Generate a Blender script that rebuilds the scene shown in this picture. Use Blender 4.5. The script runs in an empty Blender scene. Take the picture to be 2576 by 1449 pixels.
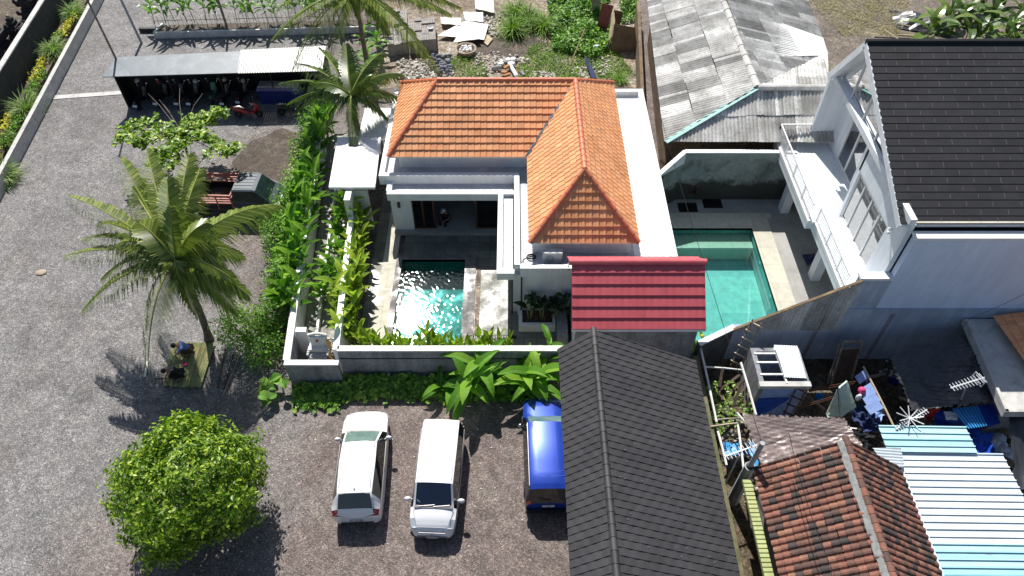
import bpy, math, random
import numpy as np
from mathutils import Vector, Matrix
R = math.radians; PI = math.pi; sin = math.sin; cos = math.cos
random.seed(7); RNG = np.random.default_rng(7)
S = bpy.context.scene; COL = S.collection
# ---------------- camera, sky, sun, exposure ----------------
FP, TILT, HC = 1820.0, R(41.4), 26.0          # focal length in px of a 2576-wide frame, tilt from straight down, height
cam = bpy.data.cameras.new('camera'); co = bpy.data.objects.new('camera', cam); COL.objects.link(co)
co.location = (0, 0, HC); co.rotation_euler = (TILT, 0, 0)
cam.sensor_width = 36; cam.lens = 36 * FP / 2576; cam.clip_end = 800; S.camera = co
SUN_EL, SUN_AZ = R(50.5), math.atan2(-0.23, 0.97)   # azimuth measured from +Y towards +X
w = bpy.data.worlds.new('World'); S.world = w; w.use_nodes = True
nt = w.node_tree; sky = nt.nodes.new('ShaderNodeTexSky'); sky.sky_type = 'NISHITA'; sky.sun_disc = False
sky.sun_elevation = SUN_EL; sky.sun_rotation = SUN_AZ
nt.links.new(sky.outputs[0], nt.nodes['Background'].inputs[0]); nt.nodes['Background'].inputs[1].default_value = 0.07
sl = bpy.data.lights.new('sun', 'SUN'); sl.energy = 4.9; sl.angle = R(0.5); sl.color = (1, .965, .91)
so = bpy.data.objects.new('sun', sl); COL.objects.link(so)
sd = Vector((sin(SUN_AZ) * cos(SUN_EL), cos(SUN_AZ) * cos(SUN_EL), sin(SUN_EL)))
so.rotation_euler = sd.to_track_quat('Z', 'Y').to_euler(); so.location = (0, 60, 60)
S.view_settings.view_transform = 'Standard'; S.view_settings.look = 'None'
S.view_settings.exposure = 0.46; S.view_settings.gamma = 1

def at(x, y, z=0.0):
    """world point at height z seen at pixel (x, y) of the 2576x1449 photograph"""
    v = y - 724.5; d = FP * cos(TILT) + v * sin(TILT); t = (HC - z) / d
    return Vector(((x - 1288) * t, (FP * sin(TILT) - v * cos(TILT)) * t, z))

# ---------------- materials ----------------
MATS = {}
def nodes(name):
    m = bpy.data.materials.new(name); m.use_nodes = True; MATS[name] = m
    return m, m.node_tree, m.node_tree.nodes['Principled BSDF']
def N(t, kind, **kw):
    n = t.nodes.new(kind)
    for k, v in kw.items():
        if k in n.inputs: n.inputs[k].default_value = v
        else: setattr(n, k, v)
    return n
def mixc(t, fac, a, b, mode='MIX'):
    n = t.nodes.new('ShaderNodeMix'); n.data_type = 'RGBA'; n.blend_type = mode
    for s, v in ((n.inputs[0], fac), (n.inputs[6], a), (n.inputs[7], b)):
        if isinstance(v, bpy.types.NodeSocket): t.links.new(v, s)
        elif isinstance(v, (int, float)): s.default_value = v
        else: s.default_value = (*v, 1) if len(v) == 3 else v
    return n.outputs[2]
def ramp(t, src, stops):
    n = t.nodes.new('ShaderNodeValToRGB'); e = n.color_ramp.elements
    while len(e) < len(stops): e.new(.5)
    for el, (p, c) in zip(e, stops): el.position = p; el.color = (*c, 1) if not isinstance(c, (int, float)) else (c, c, c, 1)
    t.links.new(src, n.inputs[0]); return n.outputs[0]
def coords(t, obj=True):
    return t.nodes.new('ShaderNodeTexCoord').outputs['Object']
def noise(t, src, scale, detail=4, rough=.55, dist=0):
    n = N(t, 'ShaderNodeTexNoise', Scale=scale, Detail=detail, Roughness=rough, Distortion=dist)
    t.links.new(src, n.inputs['Vector']); return n.outputs[0]
def bumpn(t, src, b, strength, dist=.02):
    n = N(t, 'ShaderNodeBump', Strength=strength, Distance=dist); t.links.new(src, n.inputs['Height'])
    t.links.new(n.outputs[0], b.inputs['Normal'])
def mat(name, c, rough=.6, c2=None, scale=2., var=.12, metal=0., spec=.5, bump=0., bscale=30., attr=0., stain=None, stamt=.5, stscale=1.2, coat=0., fine=.0, fscale=60., streak=0.):
    """base colour with blotches (c->c2), optional per-face tint, stains of their own shape and fine grain"""
    m, t, b = nodes(name)
    co_ = coords(t)
    c2 = c2 or tuple(x * (1 - var * 2) for x in c)
    col = mixc(t, ramp(t, noise(t, co_, scale, 6), [(.35, 0), (.65, 1)]), c, c2)
    if fine: col = mixc(t, fine, col, ramp(t, noise(t, co_, fscale, 3, .7), [(.3, .25), (.7, 1.)]), 'MULTIPLY')
    if stain:
        col = mixc(t, ramp(t, noise(t, co_, stscale, 8, .65, .6), [(.5, 0), (.72, stamt)]), col, stain)
    if streak:
        mp = N(t, 'ShaderNodeMapping'); mp.inputs['Scale'].default_value = (2.6, 2.6, .3); t.links.new(co_, mp.inputs[0])
        col = mixc(t, streak, col, ramp(t, noise(t, mp.outputs[0], 1.3, 7, .7), [(.42, .45), (.58, 1.)]), 'MULTIPLY')
    if attr:
        a = N(t, 'ShaderNodeAttribute', attribute_name='tint')
        col = mixc(t, attr, col, ramp(t, a.outputs['Fac'], [(0, .35), (.5, 1.), (1, 1.45)]), 'MULTIPLY')
    t.links.new(col, b.inputs['Base Color'])
    b.inputs['Roughness'].default_value = rough; b.inputs['Metallic'].default_value = metal
    b.inputs['Specular IOR Level'].default_value = spec; b.inputs['Coat Weight'].default_value = coat
    if bump: bumpn(t, noise(t, co_, bscale, 5), b, bump)
    return m
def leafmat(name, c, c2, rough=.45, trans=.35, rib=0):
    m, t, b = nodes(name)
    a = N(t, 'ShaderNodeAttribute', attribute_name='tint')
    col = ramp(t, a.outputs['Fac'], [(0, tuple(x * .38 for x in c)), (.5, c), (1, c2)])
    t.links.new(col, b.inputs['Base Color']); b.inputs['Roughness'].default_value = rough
    tr = N(t, 'ShaderNodeBsdfTranslucent'); t.links.new(mixc(t, 1., col, (1.0, 1.25, .45), 'MULTIPLY'), tr.inputs[0])
    ms = N(t, 'ShaderNodeMixShader'); ms.inputs[0].default_value = trans
    t.links.new(b.outputs[0], ms.inputs[1]); t.links.new(tr.outputs[0], ms.inputs[2])
    t.links.new(ms.outputs[0], t.nodes['Material Output'].inputs[0]); return m
def glassmat(name, tint, gloss=.12, rough=.02, fac=None):
    """thin pane: tinted see-through plus a mirror coat"""
    m, t, b = nodes(name)
    tr = N(t, 'ShaderNodeBsdfTransparent'); tr.inputs[0].default_value = (*tint, 1)
    g = N(t, 'ShaderNodeBsdfGlossy', Roughness=rough)
    fr = N(t, 'ShaderNodeFresnel', IOR=1.5)
    ad = N(t, 'ShaderNodeMath', operation='ADD'); t.links.new(fr.outputs[0], ad.inputs[0]); ad.inputs[1].default_value = gloss
    ms = N(t, 'ShaderNodeMixShader'); t.links.new(ad.outputs[0], ms.inputs[0])
    t.links.new(tr.outputs[0], ms.inputs[1]); t.links.new(g.outputs[0], ms.inputs[2])
    t.links.new(ms.outputs[0], t.nodes['Material Output'].inputs[0]); return m

# ---------------- objects ----------------
def wloc(o):
    v = Vector((0, 0, 0))
    while o: v += o.location; o = o.parent
    return v
def tag(o, label=None, cat=None, group=None, kind=None):
    if label: o['label'] = label
    if cat: o['category'] = cat
    if group: o['group'] = group
    if kind: o['kind'] = kind
    return o
def thing(name, label, cat, loc=(0, 0, 0), group=None):
    o = bpy.data.objects.new(name, None); COL.objects.link(o); o.location = loc; o.empty_display_size = .2
    return tag(o, label, cat, group)
def kids(o): return [c for c in o.children]
def dup(o, loc=None, rz=None, label=None, parent=None, sc=None):
    c = o.copy(); COL.objects.link(c); c.parent = parent
    if loc is not None: c.location = loc
    if rz is not None: c.rotation_euler.z = rz
    if sc is not None: c.scale = (sc, sc, sc)
    if label: c['label'] = label
    for k in list(o.children): dup(k, parent=c)
    return c
class MB:
    def __init__(s): s.v = []; s.f = []; s.t = []
    def add(s, vs, fs, t=.5):
        n = len(s.v); s.v += [tuple(p) for p in vs]; s.f += [tuple(i + n for i in f) for f in fs]
        s.t += [t] * len(fs) if isinstance(t, (int, float)) else list(t); return s
    def box(s, x0, x1, y0, y1, z0, z1, t=.5):
        vs = [(x, y, z) for z in (z0, z1) for x, y in ((x0, y0), (x1, y0), (x1, y1), (x0, y1))]
        return s.add(vs, [(3, 2, 1, 0), (4, 5, 6, 7), (0, 1, 5, 4), (1, 2, 6, 5), (2, 3, 7, 6), (3, 0, 4, 7)], t)
    def prism(s, poly, z0, z1, t=.5):
        n = len(poly); zt = z1 if hasattr(z1, '__len__') else [z1] * n
        vs = [(p[0], p[1], z0) for p in poly] + [(p[0], p[1], z) for p, z in zip(poly, zt)]
        return s.add(vs, [tuple(range(n))[::-1], tuple(range(n, 2 * n))] + [(i, (i + 1) % n, n + (i + 1) % n, n + i) for i in range(n)], t)
    def wall(s, p, q, th, z0, za, zb=None, t=.5):
        p = Vector(p[:2]); q = Vector(q[:2]); d = (q - p).normalized(); n = Vector((-d.y, d.x)) * th / 2; zb = za if zb is None else zb
        return s.prism([p - n, q - n, q + n, p + n], z0, [za, zb, zb, za], t)
    def slab(s, pts, th, t=.5):
        """a flat plate: polygon of 3-D points given a thickness along its normal"""
        P = [Vector(p) for p in pts]; n = (P[1] - P[0]).cross(P[2] - P[0]).normalized()
        if n.z < 0: n = -n
        k = len(P); vs = P + [p - n * th for p in P]
        return s.add(vs, [tuple(range(k)), tuple(range(k, 2 * k))[::-1]] + [(i, (i + 1) % k, k + (i + 1) % k, k + i) for i in range(k)], t)
    def tube(s, pts, r, n=6, t=.5, cap=True):
        P = [Vector(p) for p in pts]; m = len(P); rr = r if hasattr(r, '__len__') else [r] * m
        vs = []
        for i, p in enumerate(P):
            d = (P[min(i + 1, m - 1)] - P[max(i - 1, 0)]).normalized()
            a = d.cross(Vector((0, 0, 1))); a = a.normalized() if a.length > 1e-3 else Vector((1, 0, 0)); b = d.cross(a)
            vs += [p + (a * cos(2 * PI * k / n) + b * sin(2 * PI * k / n)) * rr[i] for k in range(n)]
        fs = [(i * n + k, i * n + (k + 1) % n, (i + 1) * n + (k + 1) % n, (i + 1) * n + k) for i in range(m - 1) for k in range(n)]
        if cap: fs += [tuple(range(n))[::-1], tuple(range((m - 1) * n, m * n))]
        return s.add(vs, fs, t)
    def bar(s, p, q, w, h=None, t=.5):
        p = Vector(p); q = Vector(q); h = h or w; d = (q - p).normalized()
        a = d.cross(Vector((0, 0, 1))); a = a.normalized() if a.length > 1e-3 else Vector((1, 0, 0)); b = d.cross(a)
        vs = [e + a * x * w / 2 + b * y * h / 2 for e in (p, q) for x, y in ((-1, -1), (1, -1), (1, 1), (-1, 1))]
        return s.add(vs, [(3, 2, 1, 0), (4, 5, 6, 7), (0, 1, 5, 4), (1, 2, 6, 5), (2, 3, 7, 6), (3, 0, 4, 7)], t)
    def lathe(s, prof, c=(0, 0, 0), n=16, t=.5):
        c = Vector(c); m = len(prof)
        vs = [c + Vector((r * cos(2 * PI * k / n), r * sin(2 * PI * k / n), z)) for r, z in prof for k in range(n)]
        fs = [(i * n + k, i * n + (k + 1) % n, (i + 1) * n + (k + 1) % n, (i + 1) * n + k) for i in range(m - 1) for k in range(n)]
        return s.add(vs, fs + [tuple(range(n))[::-1], tuple(range((m - 1) * n, m * n))], t)
    def ball(s, c, r, n=10, t=.5, sq=(1, 1, 1)):
        k = max(4, n // 2 + 1)
        vs = [(c[0] + r * sq[0] * sin(PI * i / k) * cos(2 * PI * j / n), c[1] + r * sq[1] * sin(PI * i / k) * sin(2 * PI * j / n), c[2] + r * sq[2] * cos(PI * i / k)) for i in range(1, k) for j in range(n)]
        vs += [(c[0], c[1], c[2] + r * sq[2]), (c[0], c[1], c[2] - r * sq[2])]
        fs = [(i * n + j, (i + 1) * n + j, (i + 1) * n + (j + 1) % n, i * n + (j + 1) % n) for i in range(k - 2) for j in range(n)]
        fs += [(len(vs) - 2, j, (j + 1) % n) for j in range(n)] + [(len(vs) - 1, (k - 2) * n + (j + 1) % n, (k - 2) * n + j) for j in range(n)]
        return s.add(vs, fs, t)
    def build(s, name, m, parent=None, smooth=False, ang=35):
        me = bpy.data.meshes.new(name); off = wloc(parent) if parent else Vector((0, 0, 0))
        V = np.array(s.v, dtype=float) - np.array(off) if s.v else np.zeros((0, 3))
        me.from_pydata(V.tolist(), [], s.f)
        a = me.attributes.new('tint', 'FLOAT', 'FACE'); a.data.foreach_set('value', np.array(s.t, dtype=np.float32))
        me.materials.append(m if not isinstance(m, str) else MATS[m])
        if smooth:
            me.shade_smooth()
            if ang < 180: me.set_sharp_from_angle(angle=R(ang))
        o = bpy.data.objects.new(name, me); COL.objects.link(o); o.parent = parent
        return o
def struct(name, mb, m): return tag(mb.build(name, m), kind='structure')
def single(name, mb, m, label, cat, group=None, **k): return tag(mb.build(name, m, **k), label, cat, group)

def clip(poly, cp):
    """clip 2-D polygon by a convex counter-clockwise one"""
    out = poly
    for i in range(len(cp)):
        a = cp[i]; b = cp[(i + 1) % len(cp)]; inp = out; out = []
        if not inp: return []
        ex, ey = b[0] - a[0], b[1] - a[1]
        side = [ex * (p[1] - a[1]) - ey * (p[0] - a[0]) for p in inp]
        for j in range(len(inp)):
            p, q, sp, sq = inp[j - 1], inp[j], side[j - 1], side[j]
            if (sp >= 0) != (sq >= 0):
                k = sp / (sp - sq); out.append((p[0] + (q[0] - p[0]) * k, p[1] + (q[1] - p[1]) * k))
            if sq >= 0: out.append(q)
    return out
def courses(mb, pts, down, cw, ch, amp=.02, step=.03, prof=None, sub=4, stagger=0., group=1, tint=(.35, .65), off=0., jit=0., seed=1, lap=0.):
    """cover a sloping convex polygon with rows of tiles or corrugated sheets (real relief)"""
    rg = random.Random(seed)
    P = [Vector(p) for p in pts]; n = (P[1] - P[0]).cross(P[2] - P[0]).normalized()
    down = Vector(down); 
    if n.z < 0 or (abs(n.z) < 1e-4 and n.y > 0): n = -n
    down = (down - n * down.dot(n)).normalized(); ac = down.cross(n).normalized(); o = P[0]
    q = [((p - o).dot(ac), (p - o).dot(down)) for p in P]
    area = sum(q[i - 1][0] * q[i][1] - q[i][0] * q[i - 1][1] for i in range(len(q)))
    if area < 0: q = q[::-1]
    umin = min(a for a, b in q); umax = max(a for a, b in q); vmin = min(b for a, b in q); vmax = max(b for a, b in q)
    prof = prof or (lambda x: (1 - cos(2 * PI * x)) / 2)
    rows = max(1, math.ceil((vmax - vmin) / ch))
    for j in range(rows):
        v1 = vmax - j * ch; v0 = v1 - ch; sh = (j % 2) * stagger * cw; tg = {}
        for i in range(math.floor((umin - sh) / cw) - 1, math.ceil((umax - sh) / cw) + 1):
            g = (i + j * 7 * (group > 1)) // group
            if g not in tg: tg[g] = (rg.uniform(*tint) if rg.random() > .04 else rg.uniform(tint[0] - .1, tint[1] + .25), rg.uniform(-jit, jit), rg.uniform(0, jit))
            tt, jv, jh = tg[g]
            t_lap = 1.5 if lap and i % group == group - 1 and rg.random() < lap else None
            for k in range(sub):
                a = sh + (i + k / sub) * cw; b = sh + (i + (k + 1) / sub) * cw
                if b < umin or a > umax: continue
                r = clip([(a, v0 + jv), (b, v0 + jv), (b, v1 + jv), (a, v1 + jv)], q)
                if len(r) < 3: continue
                def h(u, v, dz=0): return amp * prof(((u - sh) / cw) % 1 if abs(((u - a))) > 1e-6 else (k / sub)) if abs(u - b) > 1e-6 else amp * prof((k + 1) / sub)
                vs = [o + ac * u + down * v + n * (off + jh + h(u, v) + step * (v - v0 - jv) / ch) for u, v in r]
                mb.add(vs, [tuple(range(len(vs)))], t_lap or tt)
                if step > 0:
                    lo = sorted([x for x in r if abs(x[1] - (v1 + jv)) < 1e-5])
                    if len(lo) >= 2:
                        u0, u1 = lo[0][0], lo[-1][0]
                        A_ = o + ac * u0 + down * (v1 + jv); B_ = o + ac * u1 + down * (v1 + jv)
                        mb.add([A_ + n * (off + jh + h(u0, v1) + step), B_ + n * (off + jh + h(u1, v1) + step), B_ + n * (off - .02), A_ + n * (off - .02)], [(0, 1, 2, 3)], tt)
    return mb
def ridge(mb, p, q, r, seg=.4, t=(.4, .6), n=6, drop=.3):
    """half-round ridge tiles butted along a line"""
    p = Vector(p); q = Vector(q); L = (q - p).length; k = max(1, round(L / seg)); d = (q - p) / L
    a = d.cross(Vector((0, 0, 1))).normalized(); b = a.cross(d)
    for i in range(k):
        s0 = p + d * L * i / k; s1 = p + d * (L * (i + 1) / k + .04); tt = random.uniform(*t)
        vs = []
        for e, rr in ((s0, r * 1.05), (s1, r * .92)):
            vs += [e + a * cos(PI * m / n) * rr + b * (sin(PI * m / n) * rr - r * drop) for m in range(n + 1)]
        m = n + 1
        mb.add(vs, [(x, x + 1, m + x + 1, m + x) for x in range(n)] + [tuple(range(m))], tt)
    return mb
ORD = 'first second third fourth fifth sixth seventh eighth ninth tenth eleventh twelfth thirteenth fourteenth fifteenth sixteenth seventeenth eighteenth nineteenth twentieth'.split()
ORD += ['twenty-' + x for x in ORD[:9]]
# ---------------- the materials ----------------
def gravel(name, c1, c2, c3, cell=24., patch=.12):
    m, t, b = nodes(name); c = coords(t)
    vo = N(t, 'ShaderNodeTexVoronoi', Scale=cell); t.links.new(c, vo.inputs['Vector'])
    vo2 = N(t, 'ShaderNodeTexVoronoi', Scale=cell * .37); t.links.new(c, vo2.inputs['Vector'])
    sp = N(t, 'ShaderNodeSeparateColor'); t.links.new(vo.outputs['Color'], sp.inputs[0])
    sp2 = N(t, 'ShaderNodeSeparateColor'); t.links.new(vo2.outputs['Color'], sp2.inputs[0])
    stone = ramp(t, sp.outputs[0], [(0, .5), (.45, .85), (.8, 1.1), (1, 1.75)])
    stone2 = ramp(t, sp2.outputs[1], [(0, .86), (.9, 1.05), (1, 1.25)])
    sx = N(t, 'ShaderNodeSeparateXYZ'); t.links.new(c, sx.inputs[0]); fm = N(t, 'ShaderNodeMath', operation='MULTIPLY_ADD'); t.links.new(sx.outputs[0], fm.inputs[0]); fm.inputs[1].default_value = .03 if name == 'gravel' else 0.; t.links.new(noise(t, c, patch, 6, .6, .8), fm.inputs[2])
    fa = N(t, 'ShaderNodeMath', operation='ADD'); t.links.new(fm.outputs[0], fa.inputs[0]); fa.inputs[1].default_value = .36 if name == 'gravel' else 0.
    base = mixc(t, ramp(t, fa.outputs[0], [(.38, 0), (.62, 1)]), c1, c2)
    base = mixc(t, ramp(t, noise(t, c, .55, 7, .7), [(.5, 0), (.75, .8)]), base, c3)
    base = mixc(t, 1., base, ramp(t, noise(t, c, 2.2, 6, .7), [(.3, .72), (.7, 1.2)]), 'MULTIPLY')
    base = mixc(t, 1., base, ramp(t, noise(t, c, .33, 9, .68, 1.2), [(.36, .74), (.55, 1.05), (.7, 1.12)]), 'MULTIPLY')
    col = mixc(t, 1., mixc(t, 1., base, stone, 'MULTIPLY'), stone2, 'MULTIPLY')
    t.links.new(col, b.inputs['Base Color']); b.inputs['Roughness'].default_value = .75; b.inputs['Specular IOR Level'].default_value = .35
    bumpn(t, vo.outputs['Distance'], b, .6, .04); return m
gravel('gravel', (.225, .214, .21), (.19, .15, .135), (.23, .205, .18))
gravel('soil', (.13, .1, .08), (.09, .065, .05), (.2, .17, .13), 30, .5)
gravel('rubble_soil', (.3, .24, .18), (.2, .14, .09), (.45, .42, .36), 9, .4)
gravel('yard_soil', (.12, .085, .045), (.06, .05, .035), (.22, .18, .12), 12, .5)
gravel('dry_dirt', (.2, .165, .13), (.14, .115, .09), (.3, .26, .18), 20, .4)
def tiles(name, c, c2, s=.5, gap=.012, rough=.35, spec=.5, mottle=.5):
    m, t, b = nodes(name); co_ = coords(t)
    br = N(t, 'ShaderNodeTexBrick', Scale=1.0); br.offset = 0; br.inputs['Brick Width'].default_value = s; br.inputs['Row Height'].default_value = s
    br.inputs['Mortar Size'].default_value = gap; br.inputs['Color1'].default_value = (*c, 1); br.inputs['Color2'].default_value = (*c2, 1); br.inputs['Mortar'].default_value = (c[0] * .4, c[1] * .4, c[2] * .4, 1)
    br.inputs['Bias'].default_value = 0; t.links.new(co_, br.inputs['Vector'])
    col = mixc(t, mottle, br.outputs[0], ramp(t, noise(t, co_, 3, 7, .65), [(.3, .6), (.7, 1.4)]), 'MULTIPLY')
    t.links.new(col, b.inputs['Base Color'])
    t.links.new(ramp(t, noise(t, co_, 1.6, 6, .6), [(.4, rough * .7), (.65, rough * 1.6)]), b.inputs['Roughness']); b.inputs['Specular IOR Level'].default_value = spec
    return m
tiles('terrace_tile', (.2, .2, .165), (.11, .115, .1), .55, .014, .42)
tiles('coping_tile', (.17, .155, .15), (.12, .11, .11), .6, .012, .5)
tiles('path_tile', (.26, .25, .22), (.19, .18, .16), .6, .014, .6)
tiles('pool_tile', (.1, .3, .27), (.06, .23, .21), .5, .01, .5, mottle=.6)
tiles('pool_tile_pale', (.27, .54, .5), (.2, .44, .42), .8, .002, .5, mottle=.45)
tiles('deck_stone', (.55, .52, .42), (.48, .45, .37), 1.2, .006, .7, mottle=.3)
mat('white', (.83, .83, .82), .55, (.8, .8, .79), 1.2, streak=.12, bump=.05, stain=(.6, .6, .57), stamt=.35, stscale=.8)
mat('white_old', (.78, .77, .74), .6, (.66, .66, .63), 2, bump=.15, stain=(.38, .37, .34), stamt=.7, stscale=2.5)
mat('cream', (.78, .77, .7), .6, (.72, .71, .63), 1.5, bump=.05)
mat('roof_cement', (.5, .52, .55), .6, (.38, .4, .43), .8, stain=(.66, .67, .68), stamt=.8, stscale=1.5, bump=.1)
mat('cement', (.42, .43, .45), .75, (.28, .29, .32), .9, stain=(.13, .13, .13), stamt=.75, stscale=1.3, bump=.2, fine=.5, fscale=8, streak=.5)
mat('cement_pale', (.55, .54, .51), .75, (.44, .43, .41), 1.5, stain=(.2, .19, .17), stamt=.6, stscale=2, bump=.3)
mat('mould', (.4, .42, .4), .8, (.27, .3, .28), 1.1, stain=(.06, .07, .05), stamt=.9, stscale=.9, bump=.2, fine=.4, fscale=7)
m = MATS['mould']; t = m.node_tree; b = t.nodes['Principled BSDF']; lk = b.inputs['Base Color'].links[0].from_socket; c_ = coords(t); sz = N(t, 'ShaderNodeSeparateXYZ'); t.links.new(c_, sz.inputs[0]); ml = N(t, 'ShaderNodeMath', operation='MULTIPLY_ADD'); t.links.new(noise(t, c_, 1.3, 7, .7), ml.inputs[0]); ml.inputs[1].default_value = -2.2; t.links.new(sz.outputs[2], ml.inputs[2])
t.links.new(mixc(t, ramp(t, ml.outputs[0], [(0, .93), (.35, 0)]), lk, (.03, .03, .022)), b.inputs['Base Color'])
mat('deck_concrete', (.37, .36, .34), .7, (.29, .285, .27), .9, stain=(.2, .19, .17), stamt=.5, stscale=1.4)
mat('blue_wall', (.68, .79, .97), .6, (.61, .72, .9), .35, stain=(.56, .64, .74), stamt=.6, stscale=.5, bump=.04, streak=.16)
mat('blue_cement', (.42, .5, .62), .7, (.28, .35, .46), .5, stain=(.5, .58, .68), stamt=.7, stscale=.6, bump=.08, streak=.3)
mat('cool_white', (.8, .84, .87), .5, (.75, .8, .84), .7, streak=.2)
mat('orange_tile', (.79, .375, .175), .55, (.71, .3, .125), 1.5, attr=.8, spec=.5, bump=.1, bscale=20)
mat('red_tile', (.64, .12, .14), .5, (.58, .1, .12), 1.2, attr=.6, fine=.4, fscale=40)
mat('ridge_red', (.62, .16, .08), .45, (.56, .19, .09), 1.5, attr=.7)
mat('flashing', (.12, .14, .16), .4, metal=.3)
mat('shingle', (.032, .032, .036), .75, (.026, .026, .03), 2, attr=.9, fine=.5, fscale=30, spec=.3)
mat('mortar', (.13, .12, .1), .8)
mat('dark_tile', (.058, .056, .059), .6, (.044, .042, .045), 1, attr=1, fine=.4, fscale=30, spec=.4)
mat('asbestos', (.72, .72, .69), .8, (.42, .41, .38), .7, attr=1, stain=(.16, .15, .12), stamt=.6, stscale=2.2, fine=.5, fscale=10)
mat('old_tile', (.25, .1, .06), .8, (.14, .065, .045), 2.5, attr=1, stain=(.04, .038, .035), stamt=.8, stscale=1.7, fine=.5, fscale=14)
mat('grey_mortar', (.27, .28, .27), .85, (.18, .19, .18), 6, bump=.5)
mat('zinc', (.62, .68, .72), .4, (.5, .56, .6), 2, metal=.2)
mat('shed_roof', (.15, .18, .2), .5, (.11, .135, .155), .8, stain=(.3, .33, .35), stamt=.5, stscale=1.5)
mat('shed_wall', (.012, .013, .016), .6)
mat('metal_sheet', (.42, .43, .42), .5, (.36, .36, .355), 1, metal=.1)
m = MATS['old_tile']; t = m.node_tree; b = t.nodes['Principled BSDF']; a = N(t, 'ShaderNodeAttribute', attribute_name='tint'); c_ = coords(t)
t.links.new(mixc(t, ramp(t, noise(t, c_, 2.2, 7, .7), [(.5, 0), (.7, .7)]), mixc(t, .6, ramp(t, a.outputs['Fac'], [(.05, (.045, .038, .036)), (.3, (.12, .06, .045)), (.55, (.21, .088, .058)), (.8, (.27, .108, .072)), (1, (.29, .145, .09))]), ramp(t, noise(t, c_, 14, 3, .7), [(.3, .4), (.7, 1.25)]), 'MULTIPLY'), (.06, .05, .045)), b.inputs['Base Color'])
def bands(name, cols, scale, rust=(.24, .08, .03)):
    m, t, b = nodes(name); co_ = coords(t)
    a = N(t, 'ShaderNodeAttribute', attribute_name='tint')
    r = t.nodes.new('ShaderNodeValToRGB'); r.color_ramp.interpolation = 'CONSTANT'; e = r.color_ramp.elements
    while len(e) < len(cols): e.new(.5)
    for i, c in enumerate(cols): e[i].position = i / len(cols); e[i].color = (*c, 1)
    t.links.new(a.outputs['Fac'], r.inputs[0])
    mp = N(t, 'ShaderNodeMapping'); mp.inputs['Scale'].default_value = (.35, 3, 1); t.links.new(co_, mp.inputs[0])
    rs = ramp(t, noise(t, mp.outputs[0], scale, 7, .7), [(.64, 0), (.72, .9)])
    col = mixc(t, 1., r.outputs[0], ramp(t, noise(t, mp.outputs[0], 2.5, 6, .7), [(.3, .8), (.7, 1.1)]), 'MULTIPLY')
    t.links.new(mixc(t, rs, col, rust), b.inputs['Base Color']); b.inputs['Roughness'].default_value = .35; return m
bands('blue_zinc', [(.36, .64, .7), (.68, .76, .8), (.22, .5, .6), (.74, .79, .81), (.45, .7, .74), (.58, .66, .7)], 1.1)
mat('teal', (.25, .5, .46), .6)
mat('black', (.012, .012, .014), .35); mat('rubber', (.02, .02, .02), .8); mat('dark_metal', (.05, .05, .055), .4, metal=.6)
mat('chrome', (.6, .6, .62), .2, metal=1.); mat('brown_wood', (.09, .032, .014), .5, bump=.2); mat('old_wood', (.3, .26, .21), .8, (.16, .13, .1), 4, bump=.4)
mat('dark_wood', (.1, .06, .045), .7, (.05, .03, .025), 3, bump=.3); mat('pale_wood', (.5, .42, .3), .7, (.38, .31, .22), 4)
mat('bamboo', (.36, .32, .14), .5, (.16, .22, .09), 3, attr=.9, stain=(.3, .15, .05), stamt=.6, stscale=4)
mat('bamboo_dry', (.5, .4, .22), .6, (.36, .27, .14), 5)
mat('bark', (.2, .16, .13), .9, (.1, .085, .07), 6, bump=.6, bscale=14); mat('bark_dark', (.06, .05, .04), .9, (.03, .03, .02), 6, bump=.5)
mat('car_white', (.8, .81, .82), .25, (.8, .81, .82), 1, coat=.6); mat('car_blue', (.02, .06, .42), .3, (.02, .06, .4), 1, metal=.35, coat=.8); mat('car_black', (.012, .014, .022), .25, coat=.5)
mat('glass_dark', (.008, .011, .013), .06, spec=.9); mat('glass_blue', (.008, .016, .045), .06, spec=.9); mat('glass_green', (.1, .17, .15), .08, (.17, .25, .22), 3, spec=.9); mat('glass_truck', (.008, .018, .016), .3, (.02, .04, .035), 3, spec=.25)
mat('lamp_red', (.3, .01, .015), .15, coat=.5); mat('lamp_clear', (.6, .65, .7), .1, coat=.8); mat('lamp_orange', (.7, .14, .05), .2)
mat('plate_white', (.75, .77, .8), .4); mat('plate_ink', (.03, .03, .04), .5)
mat('rail_red', (.45, .13, .09), .5, (.35, .09, .06), 6, stain=(.4, .2, .15), stamt=.6); mat('truck_roof', (.05, .07, .09), .45, (.04, .055, .07), 1)
mat('bike_black', (.01, .01, .012), .3, coat=.4); mat('bike_green', (.13, .26, .17), .35); mat('bike_red', (.35, .006, .01), .25, coat=.6); mat('bike_grey', (.3, .32, .32), .4); mat('seat_brown', (.07, .04, .035), .6)
mat('tarp_blue', (.02, .1, .55), .35, (.015, .07, .4), 2, bump=.8, bscale=5); mat('tarp_lightblue', (.05, .33, .7), .4, (.04, .26, .6), 2, bump=.4, bscale=4)
mat('tarp_brown', (.26, .2, .185), .38, (.19, .15, .14), 1.5, fine=.4, fscale=9, spec=.8, bump=1., bscale=4); mat('tarp_black', (.035, .036, .04), .4, (.02, .021, .024), 1.5, spec=.8, bump=1., bscale=3)
mat('cloth_red', (.4, .012, .015), .7); mat('cloth_navy', (.02, .035, .12), .8); mat('cloth_blue', (.3, .42, .75), .8, (.22, .33, .62), 5); mat('cloth_white', (.75, .77, .82), .8); mat('cloth_pink', (.7, .06, .2), .7)
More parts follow.
